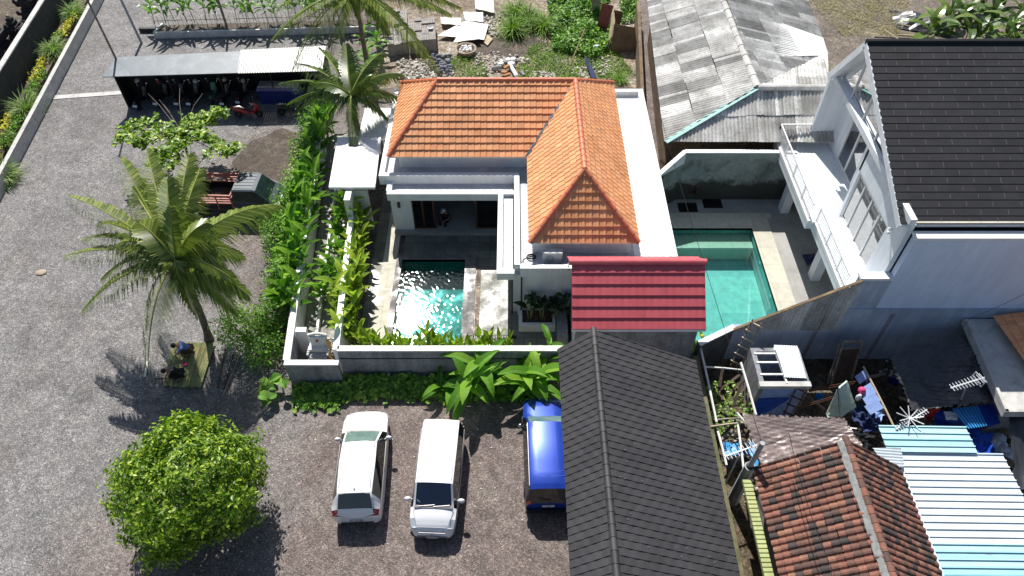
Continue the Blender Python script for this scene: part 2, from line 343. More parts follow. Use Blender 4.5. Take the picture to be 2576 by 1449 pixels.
mat('shirt_blue', (.2, .3, .62), .8, (.12, .2, .48), 6); mat('shirt_black', (.008, .008, .01), .8); mat('shirt_white', (.72, .76, .8), .8); mat('trouser', (.02, .02, .025), .8); mat('trouser_brown', (.1, .045, .03), .8); mat('skin', (.28, .14, .085), .5); mat('hair', (.008, .006, .005), .5); mat('print', (.28, .4, .38), .6)
mat('mint_panel', (.42, .58, .56), .7, (.5, .62, .52), 1.5, stain=(.3, .33, .1), stamt=.7, stscale=2); mat('rust', (.2, .075, .035), .9, (.12, .045, .02), 8)
mat('paver', (.36, .33, .3), .85, (.27, .245, .225), 3, attr=.8, fine=.3); mat('board_white', (.76, .74, .69), .7, (.62, .57, .48), 1.5, stain=(.4, .33, .24), stamt=.5, stscale=2); mat('board_tan', (.55, .45, .31), .8, (.4, .32, .2), 2, stain=(.25, .19, .1), stamt=.5)
mat('board_brown', (.2, .13, .075), .8, (.13, .085, .05), 2, stain=(.06, .05, .03), stamt=.6); mat('sheet_maroon', (.22, .045, .05), .6, (.18, .04, .045), 3)
mat('log_end', (.42, .2, .07), .8, (.3, .13, .05), 6); mat('stone_dark', (.05, .045, .045), .9, (.03, .028, .03), 3, bump=.6, stain=(.16, .12, .1), stamt=.5); mat('stone_red', (.16, .05, .035), .9, (.1, .035, .03), 4, bump=.4)
mat('stone_grey', (.33, .33, .33), .85, (.24, .24, .25), 5, bump=.5, bscale=20); mat('stone_tan', (.42, .34, .25), .8, (.33, .25, .17), 3)
mat('wall_dark', (.04, .041, .045), .85, (.025, .026, .03), 1.5, bump=.5, bscale=12, stain=(.065, .065, .07), stamt=.6, stscale=4, fine=.5, fscale=6)
mat('mossy', (.16, .14, .08), .9, (.08, .09, .035), 3, bump=.6, bscale=10); mat('brick_old', (.2, .13, .07), .9, (.11, .08, .05), 3, stain=(.4, .33, .2), stamt=.5, bump=.5)
mat('yellow_panel', (.42, .46, .2), .6, (.33, .37, .15), 2); mat('gold_cloth', (.75, .48, .14), .6, (.6, .35, .08), 5); mat('blue_ink', (.05, .08, .35), .7)
mat('helmet_cream', (.6, .52, .36), .25, coat=.6); mat('helmet_white', (.75, .75, .74), .25, coat=.6); mat('helmet_red', (.4, .01, .015), .3, coat=.5)
mat('antenna', (.72, .74, .75), .35, metal=.3); mat('plastic_blue', (.02, .04, .22), .4); mat('ac_white', (.72, .72, .7), .4); mat('pipe_grey', (.4, .42, .44), .5); mat('stone_rubble', (.5, .47, .42), .85, (.32, .29, .25), 3, attr=1); mat('stone_blue', (.13, .14, .17), .8, (.2, .21, .23), 3, attr=.8)
mat('brick_wall_dark', (.13, .13, .13), .9, (.07, .075, .08), 2, bump=.4); mat('dry_straw', (.55, .43, .22), .8, (.36, .26, .12), 4, attr=.8); mat('ochre', (.35, .33, .08), .6)
leafmat('leaf_palm', (.15, .22, .035), (.5, .52, .14), .32, .3); leafmat('leaf_palm_dark', (.08, .15, .03), (.3, .38, .1), .3, .25); leafmat('leaf_tree', (.14, .27, .016), (.55, .66, .08), .4, .33)
leafmat('leaf_broad', (.09, .24, .018), (.38, .6, .07), .33, .4); leafmat('leaf_yellow', (.25, .38, .03), (.6, .66, .09), .4, .4); leafmat('leaf_banana', (.13, .32, .025), (.36, .58, .07), .35, .45); leafmat('leaf_deep', (.015, .05, .012), (.04, .1, .02), .3, .25)
leafmat('leaf_bush', (.1, .25, .02), (.38, .6, .08), .5, .35); leafmat('leaf_pale', (.22, .38, .06), (.42, .6, .14), .4, .3); leafmat('grass_green', (.14, .28, .02), (.34, .5, .06), .6, .3); leafmat('grass_pale', (.14, .26, .03), (.42, .52, .18), .6, .3)
leafmat('flower_yellow', (.6, .55, .02), (.75, .7, .05), .6, .3); leafmat('leaf_red', (.14, .02, .02), (.3, .06, .05), .5, .2); leafmat('grass_dry', (.38, .33, .13), (.58, .5, .26), .7, .2)
glassmat('window_glass', (.82, .93, .93), .34); glassmat('window_dark', (.35, .42, .45), .06)
def water(name, tint, bs, strength, rough, dist):
    m, t, b = nodes(name); c = coords(t)
    tr = N(t, 'ShaderNodeBsdfTransparent'); tr.inputs[0].default_value = (*tint, 1)
    g = N(t, 'ShaderNodeBsdfGlossy', Roughness=rough); bm = N(t, 'ShaderNodeBump', Strength=strength, Distance=dist)
    t.links.new(noise(t, c, bs, 3, .55, .8), bm.inputs['Height']); t.links.new(bm.outputs[0], g.inputs['Normal'])
    fr = N(t, 'ShaderNodeFresnel', IOR=1.33); t.links.new(bm.outputs[0], fr.inputs['Normal'])
    ad = N(t, 'ShaderNodeMath', operation='ADD'); t.links.new(fr.outputs[0], ad.inputs[0]); ad.inputs[1].default_value = .02
    ms = N(t, 'ShaderNodeMixShader'); t.links.new(ad.outputs[0], ms.inputs[0]); t.links.new(tr.outputs[0], ms.inputs[1]); t.links.new(g.outputs[0], ms.inputs[2])
    t.links.new(ms.outputs[0], t.nodes['Material Output'].inputs[0]); return m
water('water_ripple', (.37, .74, .72), 30., .0, .028, .001); water('water_calm', (.6, .87, .84), 1.2, .3, .03, .004)
# ---------------- ground, roads, sheets ----------------
def ground():
    m = MB(); X = [-150, -5.4, -2.3, 7.85, 12.37, 150]; Y = [-80, 19.0, 19.5, 24.6, 27.0, 200]
    for i in range(5):
        for j in range(5):
            cx = (X[i] + X[i + 1]) / 2; cy = (Y[j] + Y[j + 1]) / 2
            if (-5.4 < cx < -2.3 and 19 < cy < 24.6) or (7.85 < cx < 12.37 and 19.5 < cy < 27) or (cx > 7.85 and cy < 19.5): continue
            m.add([(X[i], Y[j], 0), (X[i + 1], Y[j], 0), (X[i + 1], Y[j + 1], 0), (X[i], Y[j + 1], 0)], [(0, 1, 2, 3)])
    struct('gravel_ground', m, 'gravel')
    m = MB(); m.add([(7.6, -80, -1), (150, -80, -1), (150, 19.5, -1), (7.6, 19.5, -1)], [(0, 1, 2, 3)]); struct('yard_ground', m, 'yard_soil')
ground()
def sheet(name, pts, m, z=.004):
    q = MB(); q.add([(*p[:2], z) for p in pts], [tuple(range(len(pts)))]); return struct(name, q, m)
def blobpts(cx, cy, rx, ry, n=26, seed=1, k=.12):
    rg = random.Random(seed); ph = [rg.uniform(0, 6.3) for _ in range(4)]
    out = []
    for i in range(n):
        a = 2 * PI * i / n; r = 1 + k * sin(2 * a + ph[0]) + k * .7 * sin(3 * a + ph[1]) + k * .5 * sin(7 * a + ph[2])
        out.append((cx + rx * r * cos(a), cy + ry * r * sin(a)))
    return out
c = at(690, 392); sheet('soil_patch', blobpts(c.x, c.y, 1.9, 2.6, 40, 3), 'soil')
sheet('rubble_ground', [at(955, 222), at(975, 60), at(960, -30), at(1610, -30), at(1612, 222)], 'rubble_soil')
sheet('dry_ground', [(12, 38), (12, 75), (60, 75), (60, 28), (20, 28)], 'dry_dirt')
m = MB(); m.wall(at(118, 247), at(312, 233), .42, .004, .03); struct('concrete_strip', m, 'cement_pale')
# ---------------- pools and paving ----------------
def pool(root, x0, x1, y0, y1, zt, depth, tm, cm, cop, wz, wm, wave=0):
    b = MB(); zf = zt - depth
    b.add([(x0, y0, zf), (x1, y0, zf), (x1, y1, zf), (x0, y1, zf), (x0, y0, zt), (x1, y0, zt), (x1, y1, zt), (x0, y1, zt)],
          [(0, 1, 2, 3), (0, 4, 5, 1), (1, 5, 6, 2), (2, 6, 7, 3), (3, 7, 4, 0)]); b.build('basin', tm, root)
    c_ = MB(); l, r_, bo, to = cop
    for q in ((x0 - l, x0, y0 - bo, y1 + to), (x1, x1 + r_, y0 - bo, y1 + to), (x0, x1, y1, y1 + to), (x0, x1, y0 - bo, y0)):
        if q[1] - q[0] > .01 and q[3] - q[2] > .01: c_.box(*q, zt - .14, zt + .02)
    c_.build('coping', cm, root)
    w_ = MB(); rg = random.Random(3); nx, ny = int((x1 - x0) / (.018 if wave else .5)), int((y1 - y0) / (.018 if wave else .5)); X, Y = np.meshgrid(np.linspace(x0, x1, nx + 1), np.linspace(y0, y1, ny + 1), indexing='ij'); Zw = np.zeros_like(X)
    if wave:
        for k in range(40):
            L = rg.uniform(.08, .32); a = rg.gauss(.6, .9); q = 2 * PI / L; Zw += wave * L / (2 * PI) / 4.5 * np.sin(q * (X * cos(a) + Y * sin(a)) + rg.uniform(0, 6.3))
    w_.v = np.stack([X, Y, Zw + wz], -1).reshape(-1, 3).tolist(); w_.f = [(i * (ny + 1) + j, (i + 1) * (ny + 1) + j, (i + 1) * (ny + 1) + j + 1, i * (ny + 1) + j + 1) for i in range(nx) for j in range(ny)] ; w_.t = [.5] * len(w_.f)
    w_.build('water_surface', wm, root, smooth=True, ang=180)
r = thing('swimming_pool', 'narrow tiled pool with glittering rippled water beside the orange roofed villa', 'swimming pool', (-3.85, 21.8, 0))
pool(r, -5.4, -2.3, 19.0, 24.6, .2, .8, 'pool_tile', 'coping_tile', (.28, .55, .3, .35), .1, 'water_ripple', .03)
r2 = thing('swimming_pool', 'wide pale turquoise pool with still water beside the white house', 'swimming pool', (10.1, 23.2, 0))
pool(r2, 7.9, 12.37, 19.55, 27.0, .04, 1.3, 'pool_tile_pale', 'deck_stone', (.1, .95, .0, .75), -.1, 'water_calm')
b = MB(); b.box(7.95, 12.32, 25.95, 26.95, -1.2, -.35); b.build('bench_step', 'deck_stone', r2)
for y in (21.2, 22.6, 24.8):
    b = MB(); b.lathe([(.07, 0), (.09, .01), (.05, .03)], (0, 0, 0), 10); b.v = [(12.37 - z, y + x, -.25 + yy) for x, yy, z in b.v]; b.build('pool_lamp', 'cool_white', r2)
# villa terrace (paved floor with a hole for the pool)
m = MB()
for q in ((-5.4, .1, 24.95, 26.9), (-1.75, .2, 19.95, 24.95), (-1.75, 2.6, 18.1, 19.72), (.2, 2.6, 19.72, 21.4), (-6.9, -6.35, 18.1, 30), (-5.68, -1.75, 18.1, 18.7)): m.box(*q, -.05, .15)
struct('terrace_floor', m, 'terrace_tile')
m = MB(); m.box(-6.35, -5.68, 18.1, 30, -.05, .17); struct('terrace_path', m, 'deck_stone')
m = MB(); m.box(-1.72, -1.5, 19.98, 24.0, .15, .165); struct('pebble_channel', m, 'rubble_soil')
g = MB()
for i in range(24): g.box(-1.7 + i * .07, -1.665 + i * .07, 19.76, 19.92, .1, .16)
single('drain_grate', g, 'dark_metal', 'slotted dark drain grate across the sunny terrace right of the glittering pool', 'grate')
m = MB(); m.prism([(-9.3, 18.2), (-7.4, 18.2), (-8.0, 28), (-10.0, 28)], -.05, .02); m.prism([(-10, 28), (-8, 28), (-8, 35), (-10.6, 35)], -.05, .02); struct('entry_path', m, 'path_tile')
m = MB(); m.box(7.2, 20, 27.75, 29.3, -.05, .02); m.box(13.32, 20, 19.6, 27.75, -.05, .02); m.box(7.2, 7.8, 19.6, 27.75, -.05, .02); struct('pool_deck', m, 'deck_concrete')
m = MB(); m.box(7.2, 13.6, 27.76, 28.15, .0, .035); struct('deck_border', m, 'deck_stone')
for i, (x, y) in enumerate(((1730, 522), (1792, 512))):
    p = at(x, y, .03); g = MB(); g.box(p.x - .5, p.x + .5, p.y - .35, p.y + .35, .02, .05); g.box(p.x - .42, p.x + .42, p.y - .27, p.y + .27, .05, .062)
    single('drain_cover', g, 'black', ('black' if i else 'smaller black') + ' square drain cover by the mouldy wall, ' + ('right' if i else 'left') + ' one of the two', 'drain cover', 'black drain covers on the pool deck')

# ---------------- the orange roofed villa ----------------
V = thing('villa', 'white single storey villa with glossy orange tiled hip roofs and flat roof terraces', 'villa', (0, 27, 0))
W = MB()
W.box(-5.95, -4.95, 26.6, 27.0, .15, 2.8); W.box(-5.95, -5.75, 27.0, 34.3, 0, 2.8); W.box(-6.0, 7.1, 34.1, 34.35, 0, 2.85)
W.box(.05, .25, 21.35, 34.1, .0, 2.85); W.box(6.95, 7.15, 21.4, 34.1, 0, 2.85); W.box(.25, 7.1, 21.15, 21.4, 0, 2.85)
W.box(-5.75, .05, 33.9, 34.1, 0, 2.85)
for a in ((-5.55, .9, 28.2, 33.9), (.9, 5.2, 22.3, 33.9)): W.box(*a, 3.05, 3.95)
W.build('wall', 'white', V)
b = MB(); b.box(-5.95, .05, 26.35, 26.6, .15, .34); b.box(-5.75, .05, 26.6, 33.9, .1, .3); b.build('floor', 'deck_concrete', V)
b = MB(); b.box(-6.3, .1, 27.3, 34.5, 2.85, 3.05); b.box(.1, 5.4, 21.25, 34.5, 2.85, 3.05); b.box(-6.0, .1, 26.35, 27.3, 2.65, 2.85); b.box(-.6, .1, 21.25, 26.35, 2.65, 2.85); b.build('roof_slab', 'roof_cement', V)
b = MB(); b.box(5.4, 7.1, 21.25, 34.5, 2.85, 3.05); b.build('roof_slab', 'white', V)
b = MB()
for q in ((-6.0, .1, 26.25, 26.5, 2.6, 3.02), (-.66, -.42, 21.1, 26.25, 2.6, 3.02), (-.42, .1, 21.1, 21.35, 2.6, 3.02), (-6.05, -5.8, 26.5, 27.2, 2.6, 3.02)): b.box(*q)
for q in ((-6.45, .35, 27.2, 27.45, 2.8, 3.35), (.1, .35, 21.3, 27.2, 2.82, 3.36), (.35, 2.35, 21.1, 21.36, 2.8, 3.34), (2.35, 7.2, 21.1, 21.36, 2.8, 3.34),
          (6.92, 7.2, 21.36, 34.6, 2.8, 3.35), (-6.45, 6.92, 34.35, 34.6, 2.8, 3.35), (-6.45, -6.2, 27.45, 34.35, 2.8, 3.35)): b.box(*q)
b.build('parapet', 'white', V)
tw = MB(); WE, EW, EE, Z0, Z1 = -6.0, .75, 5.45, 4.0, 6.24
A1, A2, A3 = (-3.65, 31, Z1), (3.1, 31, Z1), (3.1, 24.2, Z1); SY, NY, ES = 27.8, 34.2, 21.95
def tprof(x): return max(0., sin(PI * min(1, x / .42))) * 1.0 if x < .42 else .12 * sin(PI * (x - .42) / .58)
T = dict(cw=.3, ch=.36, amp=.035, step=.045, prof=tprof, sub=6, jit=.006)
courses(tw, [(WE, SY, Z0), (EW, SY, Z0), A2, A1], (0, -1, -.7), **T, seed=1)
courses(tw, [(WE, NY, Z0), (WE, SY, Z0), A1], (-1, 0, -.9), **T, seed=2)
courses(tw, [(EW, ES, Z0), A3, A2, (EW, SY, Z0)], (-1, 0, -.9), **T, seed=3)
courses(tw, [(EE, ES, Z0), (EE, NY, Z0), A2, A3], (1, 0, -.9), **T, seed=4)
courses(tw, [(EW, ES, Z0), (EE, ES, Z0), A3], (0, -1, -1), **T, seed=5)
courses(tw, [(WE, NY, Z0), (EE, NY, Z0), A2, A1], (0, 1, -.7), **T, seed=6)
rf = tw.build('roof', 'orange_tile', V)
b = MB(); b.slab([(WE + .05, SY + .05, Z0 - .03), (EW, SY + .05, Z0 - .03), (EW, NY, Z0 - .03), (WE + .05, NY, Z0 - .03)], .06); b.slab([(EW + .05, ES + .05, Z0 - .035), (EE - .05, ES + .05, Z0 - .035), (EE - .05, NY - .03, Z0 - .035), (EW + .05, NY - .03, Z0 - .035)], .06); b.build('eave_board', 'white', rf)
rd = MB()
for p, q in ((A1, A2), (A3, A2), ((WE, SY, Z0 + .04), A1), (A1, (WE, NY, Z0 + .04)), ((EW, ES, Z0 + .04), A3), ((EE, ES, Z0 + .04), A3), (A2, (EE, NY, Z0 + .04))): ridge(rd, p, q, .13, .42)
rd.build('ridge_tiles', 'ridge_red', rf, smooth=True, ang=50)
b = MB(); b.slab([(EW - .12, SY, Z0 + .07), (EW + .1, SY - .1, Z0 + .07), (A2[0] + .1, A2[1] - .2, A2[2] + .0), (A2[0] - .12, A2[1], A2[2])], .03); b.build('valley_flashing', 'flashing', rf)
# sliding doors and the room behind
d = MB()
for x in (-4.95, -4.45, -3.9, -1.78, .0):
    d.box(x - .05, x + .05, 26.72, 26.84, .32, 2.6)
for a in ((-4.95, -3.9), (-1.78, 0)): d.box(*a, 26.72, 26.84, .3, .4)
d.box(-4.95, .05, 26.7, 26.86, 2.55, 2.65); df = d.build('door_frame', 'brown_wood', V)
g = MB(); g.box(-4.9, -3.95, 26.765, 26.775, .4, 2.55); g.build('glass_pane', 'window_dark', df)
g = MB(); g.box(-1.73, .0, 26.765, 26.775, .4, 2.55); g.build('glass_pane', 'window_dark', df)
b = MB(); b.box(-5.7, 0, 30.0, 30.1, .3, 2.6); b.build('inner_wall', 'cement_pale', V)
b = MB()
for i in range(9): b.tube([(-4.85 + .05 * i, 27.0 + .04 * (i % 2), .35), (-4.85 + .05 * i, 27.0 + .04 * (i % 2), 2.5)], .03, 5)
b.build('curtain', 'cloth_white', V)
b = MB()
for i in range(12): b.tube([(-.75 + .055 * i, 27.0 + .04 * (i % 2), .35), (-.75 + .055 * i, 27.0 + .04 * (i % 2), 2.5)], .03, 5)
b.build('curtain', 'stone_grey', V)
b = MB(); b.box(-5.62, -5.5, 26.5, 26.6, 1.9, 2.2); b.box(-5.6, -5.52, 26.44, 26.5, 1.95, 2.15); b.build('wall_lamp', 'black', V)
b = MB(); b.tube([(.0, 21.2, .2), (.0, 21.2, 2.6)], .04, 8); b.tube([(.42, 21.05, .2), (.42, 21.05, 2.8)], .035, 8); b.build('drain_pipe', 'dark_metal', V)
b = MB(); b.box(-2.0, -1.2, 28.6, 29.2, .3, .75); b.box(-2.0, -1.2, 29.1, 29.2, .75, 1.2); single('armchair', b, 'orange_tile', 'orange armchair inside the villa behind the seated person', 'chair')
# roof terrace objects
a = thing('air_conditioner', 'white outdoor air conditioner unit on the flat roof above the planter', 'air conditioner', (1.75, 21.75, 3.05))
b = MB(); b.box(1.33, 2.17, 21.62, 21.92, 3.12, 3.72); b.build('casing', 'ac_white', a)
b = MB()
for i in range(9): b.box(1.35 + i * .09, 1.41 + i * .09, 21.63, 21.91, 3.72, 3.735)
b.build('top_ribs', 'ac_white', a)
b = MB(); b.lathe([(.2, 0), (.22, .01), (.03, .02)], n=16); b.v = [(1.63 + x, 21.615 - z, 3.38 + y) for x, y, z in b.v]; b.build('fan_grille', 'pipe_grey', a)
b = MB()
for x in (1.4, 2.1): b.box(x - .03, x + .03, 21.62, 21.95, 3.05, 3.12)
b.build('foot', 'dark_metal', a)
b = MB(); b.tube([(2.17, 21.8, 3.4), (2.35, 21.75, 3.5), (2.42, 21.6, 3.3), (2.42, 21.2, 3.36), (2.42, 21.0, 3.2)], .03, 6); b.build('hose', 'pipe_grey', a)
b = MB(); b.tube([(.85 + .2 * cos(k / 8 * 2 * PI), 22.0 + .14 * sin(k / 8 * 2 * PI), 3.08 + .004 * k) for k in range(25)], .022, 6)
b.tube([(.65, 22, 3.08), (.5, 21.9, 3.07), (.45, 21.6, 3.2), (.2, 21.2, 3.4)], .015, 5); single('cable_coil', b, 'black', 'coil of black cable on the flat roof left of the air conditioner', 'cable')
# planter at the villa front
a = thing('planter', 'low white rectangular planter with dark soil against the villa front wall', 'planter', (1.2, 20.8, 0))
b = MB(); px0, px1, py0, py1 = .3, 1.95, 20.15, 21.12
for q in ((px0, px1, py0, py0 + .16), (px0, px0 + .16, py0 + .16, py1), (px1 - .12, px1, py0 + .16, py1)): b.box(*q, .1, .62)
b.build('box_wall', 'white', a); b = MB(); b.box(px0 + .16, px1 - .12, py0 + .16, py1, .1, .5); b.build('soil', 'soil', a)
b = MB(); b.box(2.0, 2.45, 19.2, 21.1, .1, .95); single('plinth', b, 'cement', 'grey cement plinth beside the white planter under the red roof edge', 'plinth')
# entrance canopy and white side roofs
a = thing('entrance_canopy', 'flat white slab canopy over the villa entrance gate', 'canopy', (-7.9, 28.5, 0))
b = MB(); b.prism([(-8.85, 26.75), (-6.62, 26.75), (-6.8, 30.7), (-9.05, 30.7)], 2.88, 3.02); b.build('roof', 'white', a)
for q in ((-8.05, -7.75, 26.0, 27.3, 0, 2.86), (-8.3, -7.9, 30.2, 30.5, 0, 2.88), (-7.75, -7.1, 26.95, 27.15, 0, 2.6)): b = MB(); b.box(*q); b.build('gate_wall', 'cream', a)
b = MB(); b.box(-8.05, -6.55, 30.72, 33.6, 2.7, 2.8); b.box(-8.0, -7.85, 30.8, 33.5, 0, 2.7); single('side_roof', b, 'white_old', 'small white flat roof behind the entrance canopy under the palm shadow', 'roof')
# garden walls: each run of wall is one thing
b = MB(); b.wall((-7.25, 17.96), (2.3, 17.96), .24, -.0, 1.78); a = single('garden_wall', b, 'cement', 'long grey cement wall with a white top along the car park', 'wall')
b = MB(); b.wall((-7.25, 17.96), (2.3, 17.96), .27, 1.78, 1.86); b.build('coping', 'white_old', a)
b = MB(); b.wall((-7.25, 17.84), (2.0, 17.84), .06, 1.3, 1.32); b.v = [(x, y - .0, z) for x, y, z in b.v]; b.build('crack_line', 'black', a)
b = MB(); b.wall((-9.42, 17.5), (-7.2, 17.5), .22, 0, 1.42); b.wall((-9.32, 17.6), (-9.5, 19.2), .24, 0, 1.42); a = single('shrine_court_wall', b, 'cement', 'lower grey wall with white top round the small shrine court', 'wall')
b = MB(); b.wall((-9.44, 17.5), (-7.18, 17.5), .26, 1.42, 1.5); b.build('coping', 'white_old', a)
b = MB(); b.wall((-9.37, 17.64), (-10.25, 27.6), .3, 1.42, 1.5); b.wall((-10.25, 27.6), (-10.8, 33.5), .3, 1.42, 1.5); b.wall((-9.37, 17.64), (-10.25, 27.6), .26, 0, 1.42); b.wall((-10.25, 27.6), (-10.8, 33.5), .26, 0, 1.42)
single('outer_wall', b, 'white_old', 'white outer boundary wall overgrown by bushes beside the entry path', 'wall')
b = MB(); b.wall((-7.3, 17.9), (-7.88, 26.4), .26, 0, 1.86); single('courtyard_wall', b, 'white', 'tall white wall between the entry path and the pool court', 'wall')
b = MB(); b.wall((-8.72, 19.2), (-9.55, 30), .12, 0, .3); single('bed_kerb', b, 'white_old', 'thin white kerb between the outer plant bed and the entry path', 'kerb')
b = MB(); p0, p1 = (-8.75, 19.15), (-7.55, 19.15)
b.bar((*p0, .95), (*p1, .95), .05); b.bar((*p0, .2), (*p1, .2), .05)
for i in range(9): b.bar((-8.75 + .15 * i, 19.15, 0), (-8.75 + .15 * i, 19.15, .95), .025)
single('iron_gate', b, 'black', 'small black barred gate behind the carved shrine', 'gate')
b = MB(); b.box(-9.3, -8.85, 19.1, 19.35, 0, 1.5); single('gate_pier', b, 'white', 'short white gate pier behind the shrine', 'pier')

# ---------------- red roofed pavilion ----------------
a = thing('pavilion', 'small building under a crimson metal tile roof between the two pools', 'pavilion', (5, 20, 0))
b = MB(); T2 = dict(cw=.3, ch=.455, amp=.009, step=.05, sub=6)
courses(b, [(2.42, 18.05, 3.02), (7.82, 18.05, 3.02), (7.82, 20.2, 4.7), (2.42, 20.2, 4.7)], (0, -1, -.8), **T2, tint=(.45, .55))
courses(b, [(2.3, 21.05, 4.05), (7.82, 21.05, 4.05), (7.82, 20.2, 4.7), (2.42, 20.2, 4.7)], (0, 1, -.8), **T2, tint=(.45, .55)); k = b.build('roof', 'red_tile', a, smooth=True, ang=40)
b = MB(); ridge(b, (2.3, 20.2, 4.72), (7.85, 20.2, 4.72), .16, .6, (.45, .55)); b.build('ridge_tiles', 'red_tile', k)
b = MB(); b.bar((2.42, 18.03, 2.96), (7.82, 18.03, 2.96), .04, .12); b.build('fascia', 'white', k)
b = MB(); b.box(2.6, 7.65, 18.35, 21.0, 0, 3.0); b.build('wall', 'cement', a)
# ---------------- long dark tiled roof ----------------
a = thing('long_building', 'long low building with charcoal tiled gable roof beside the parked cars', 'building', (4.5, 10, 0))
b = MB(); DX, DZ = (1.78, 3.04, 7.28), (3.6, 4.75, 2.6); T3 = dict(cw=.42, ch=.255, amp=.01, step=.022, sub=2, stagger=.5, jit=.004, prof=lambda x: abs(sin(PI * x)) ** .2)
courses(b, [(DX[0], -4, DZ[0]), (DX[1], -4, DZ[1]), (DX[1], 16.65, DZ[1]), (DX[0], 16.65, DZ[0])], (0, -1, 0), **T3, tint=(.42, .58), seed=8)
courses(b, [(DX[2], -4, DZ[2]), (DX[2], 16.8, DZ[2]), (DX[1], 16.65, DZ[1]), (DX[1], -4, DZ[1])], (0, -1, 0), **T3, tint=(.42, .58), seed=9)
k = b.build('roof', 'dark_tile', a); b = MB(); ridge(b, (DX[1], -4, DZ[1] + .02), (DX[1], 16.7, DZ[1] + .02), .12, .4, (.3, .7)); b.build('ridge_tiles', 'dark_tile', k, smooth=True, ang=50)
b = MB()
for (x0, z0, x1, z1) in ((DX[0], DZ[0], DX[1], DZ[1]), (DX[1], DZ[1], DX[2], DZ[2])): b.bar((x0, 16.62, z0 - .12), (x1, 16.62, z1 - .12), .05, .16)
b.build('barge_board', 'dark_tile', k)
b = MB(); b.prism([(2.1, -4), (2.1, 16.3), (6.9, 16.3), (6.9, -4)], 0, 2.55); b.prism([(2.3, 16.1), (2.3, 16.3), (3.04, 16.3), (3.04, 16.1)], 2.55, [3.2, 3.2, 4.4, 4.4]); b.prism([(3.04, 16.1), (3.04, 16.3), (6.8, 16.3), (6.8, 16.1)], 2.55, [4.4, 4.4, 2.7, 2.7]); b.build('wall', 'cement', a)
b = MB()
for i in range(60):
    y = random.uniform(5, 16); b.ball((DX[2] - random.random() * 3.9, y, 0), .02, 5)
b.v = [(x, y, z + DZ[2] + (DX[2] - x) * (DZ[1] - DZ[2]) / (DX[2] - DX[1]) + .045) for x, y, z in b.v]; b.build('nail_heads', 'stone_grey', k)
tag(bpy.data.objects['nail_heads'], kind='stuff')

# ---------------- white house with dark shingle roof ----------------
a = H1 = thing('house', 'two storey white house with a big dark shingle roof and glazed balcony front', 'house', (19, 25, 0))
b = MB(); RX0, RX1 = 14.75, 27.5; RY = (20.0, 27.6, 29.75); RZ = (7.0, 10.2, 7.4)
T4 = dict(cw=1.05, ch=.335, amp=0., step=.018, sub=1, stagger=.5)
courses(b, [(RX0, RY[0], RZ[0]), (RX1, RY[0], RZ[0]), (RX1, RY[1], RZ[1]), (RX0, RY[1], RZ[1])], (0, -1, -.4), **T4, tint=(.38, .62), off=.0)
courses(b, [(RX0, RY[2], RZ[2]), (RX1, RY[2], RZ[2]), (RX1, RY[1], RZ[1]), (RX0, RY[1], RZ[1])], (0, 1, -1), **T4, tint=(.38, .62)); k = b.build('roof', 'shingle', a)
b = MB(); n1 = Vector((0, -3.2, 7.6)).normalized(); dn = Vector((0, -7.6, -3.2)).normalized()
rows = int(8.246 / .335)
for j in range(rows):
    for i in range(13):
        x = RX0 + .55 + i * 1.05 + (j % 2) * .525 + random.uniform(-.03, .03)
        p = Vector((x, RY[0], RZ[0])) - dn * (j * .335 + .04) + n1 * .02; b.bar(p, p - dn * random.uniform(.16, .26), .018, .012)
b.build('shingle_slots', 'mortar', k); tag(bpy.data.objects['shingle_slots'], kind='stuff')
b = MB(); b.tube([(RX0, RY[1], RZ[1] + .0), (RX1, RY[1], RZ[1] + .0)], .12, 8); b.build('ridge_cap', 'shingle', k)
b = MB()
for (p, q) in (((RX0 + .01, RY[0], RZ[0] - .16), (RX0 + .01, RY[1] - .02, RZ[1] - .16)), ((RX0 + .01, RY[1] + .02, RZ[1] - .2), (RX0 + .01, RY[2], RZ[2] - .2))): b.bar(p, q, .05, .3)
b.slab([(RX0 + .04, RY[0], RZ[0] - .06), (RX1, RY[0], RZ[0] - .06), (RX1, RY[1], RZ[1] - .06), (RX0 + .04, RY[1], RZ[1] - .06)], .2)
b.slab([(RX0 + .04, RY[2], RZ[2] - .1), (RX1, RY[2], RZ[2] - .1), (RX1, RY[1] + .02, RZ[1] - .1), (RX0 + .04, RY[1] + .02, RZ[1] - .1)], .2); b.build('soffit', 'cool_white', k)
w_ = MB()
w_.box(16.2, 16.4, 28.85, 30.3, 3.1, 7.1); w_.box(16.2, 16.4, 24.75, 26.7, 3.1, 7.1); w_.box(16.2, 16.4, 26.7, 28.85, 5.8, 7.1)
w_.box(15.1, 15.3, 19.9, 21.1, 3.1, 7.05); w_.box(15.1, 15.3, 21.1, 24.7, 5.8, 7.05); w_.box(15.1, 16.4, 24.56, 24.75, 3.1, 7.04); w_.box(15.12, 15.28, 21.1, 24.56, 3.1, 3.2)
w_.box(15.1, 16.2, 30.1, 30.32, 3.1, 7.1); w_.box(16.4, RX1, 30.1, 30.3, 0, 7.0); w_.box(16.5, 16.7, 19.9, 30.3, 0, 2.8)
w_.box(14.98, 15.22, 19.86, 29.9, 7.06, 7.34); w_.build('wall', 'cool_white', a)
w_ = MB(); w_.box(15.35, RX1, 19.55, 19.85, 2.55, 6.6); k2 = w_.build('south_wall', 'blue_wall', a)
w_ = MB(); w_.box(14.1, 15.35, 19.55, 19.85, 2.55, 4.3); w_.build('end_wall', 'blue_cement', a)
w_ = MB(); w_.box(14.1, RX1, 19.48, 19.86, -1.0, 2.55); w_.box(9.6, 14.1, 19.48, 19.8, -1.0, 1.15); w_.build('lower_wall', 'blue_cement', a)
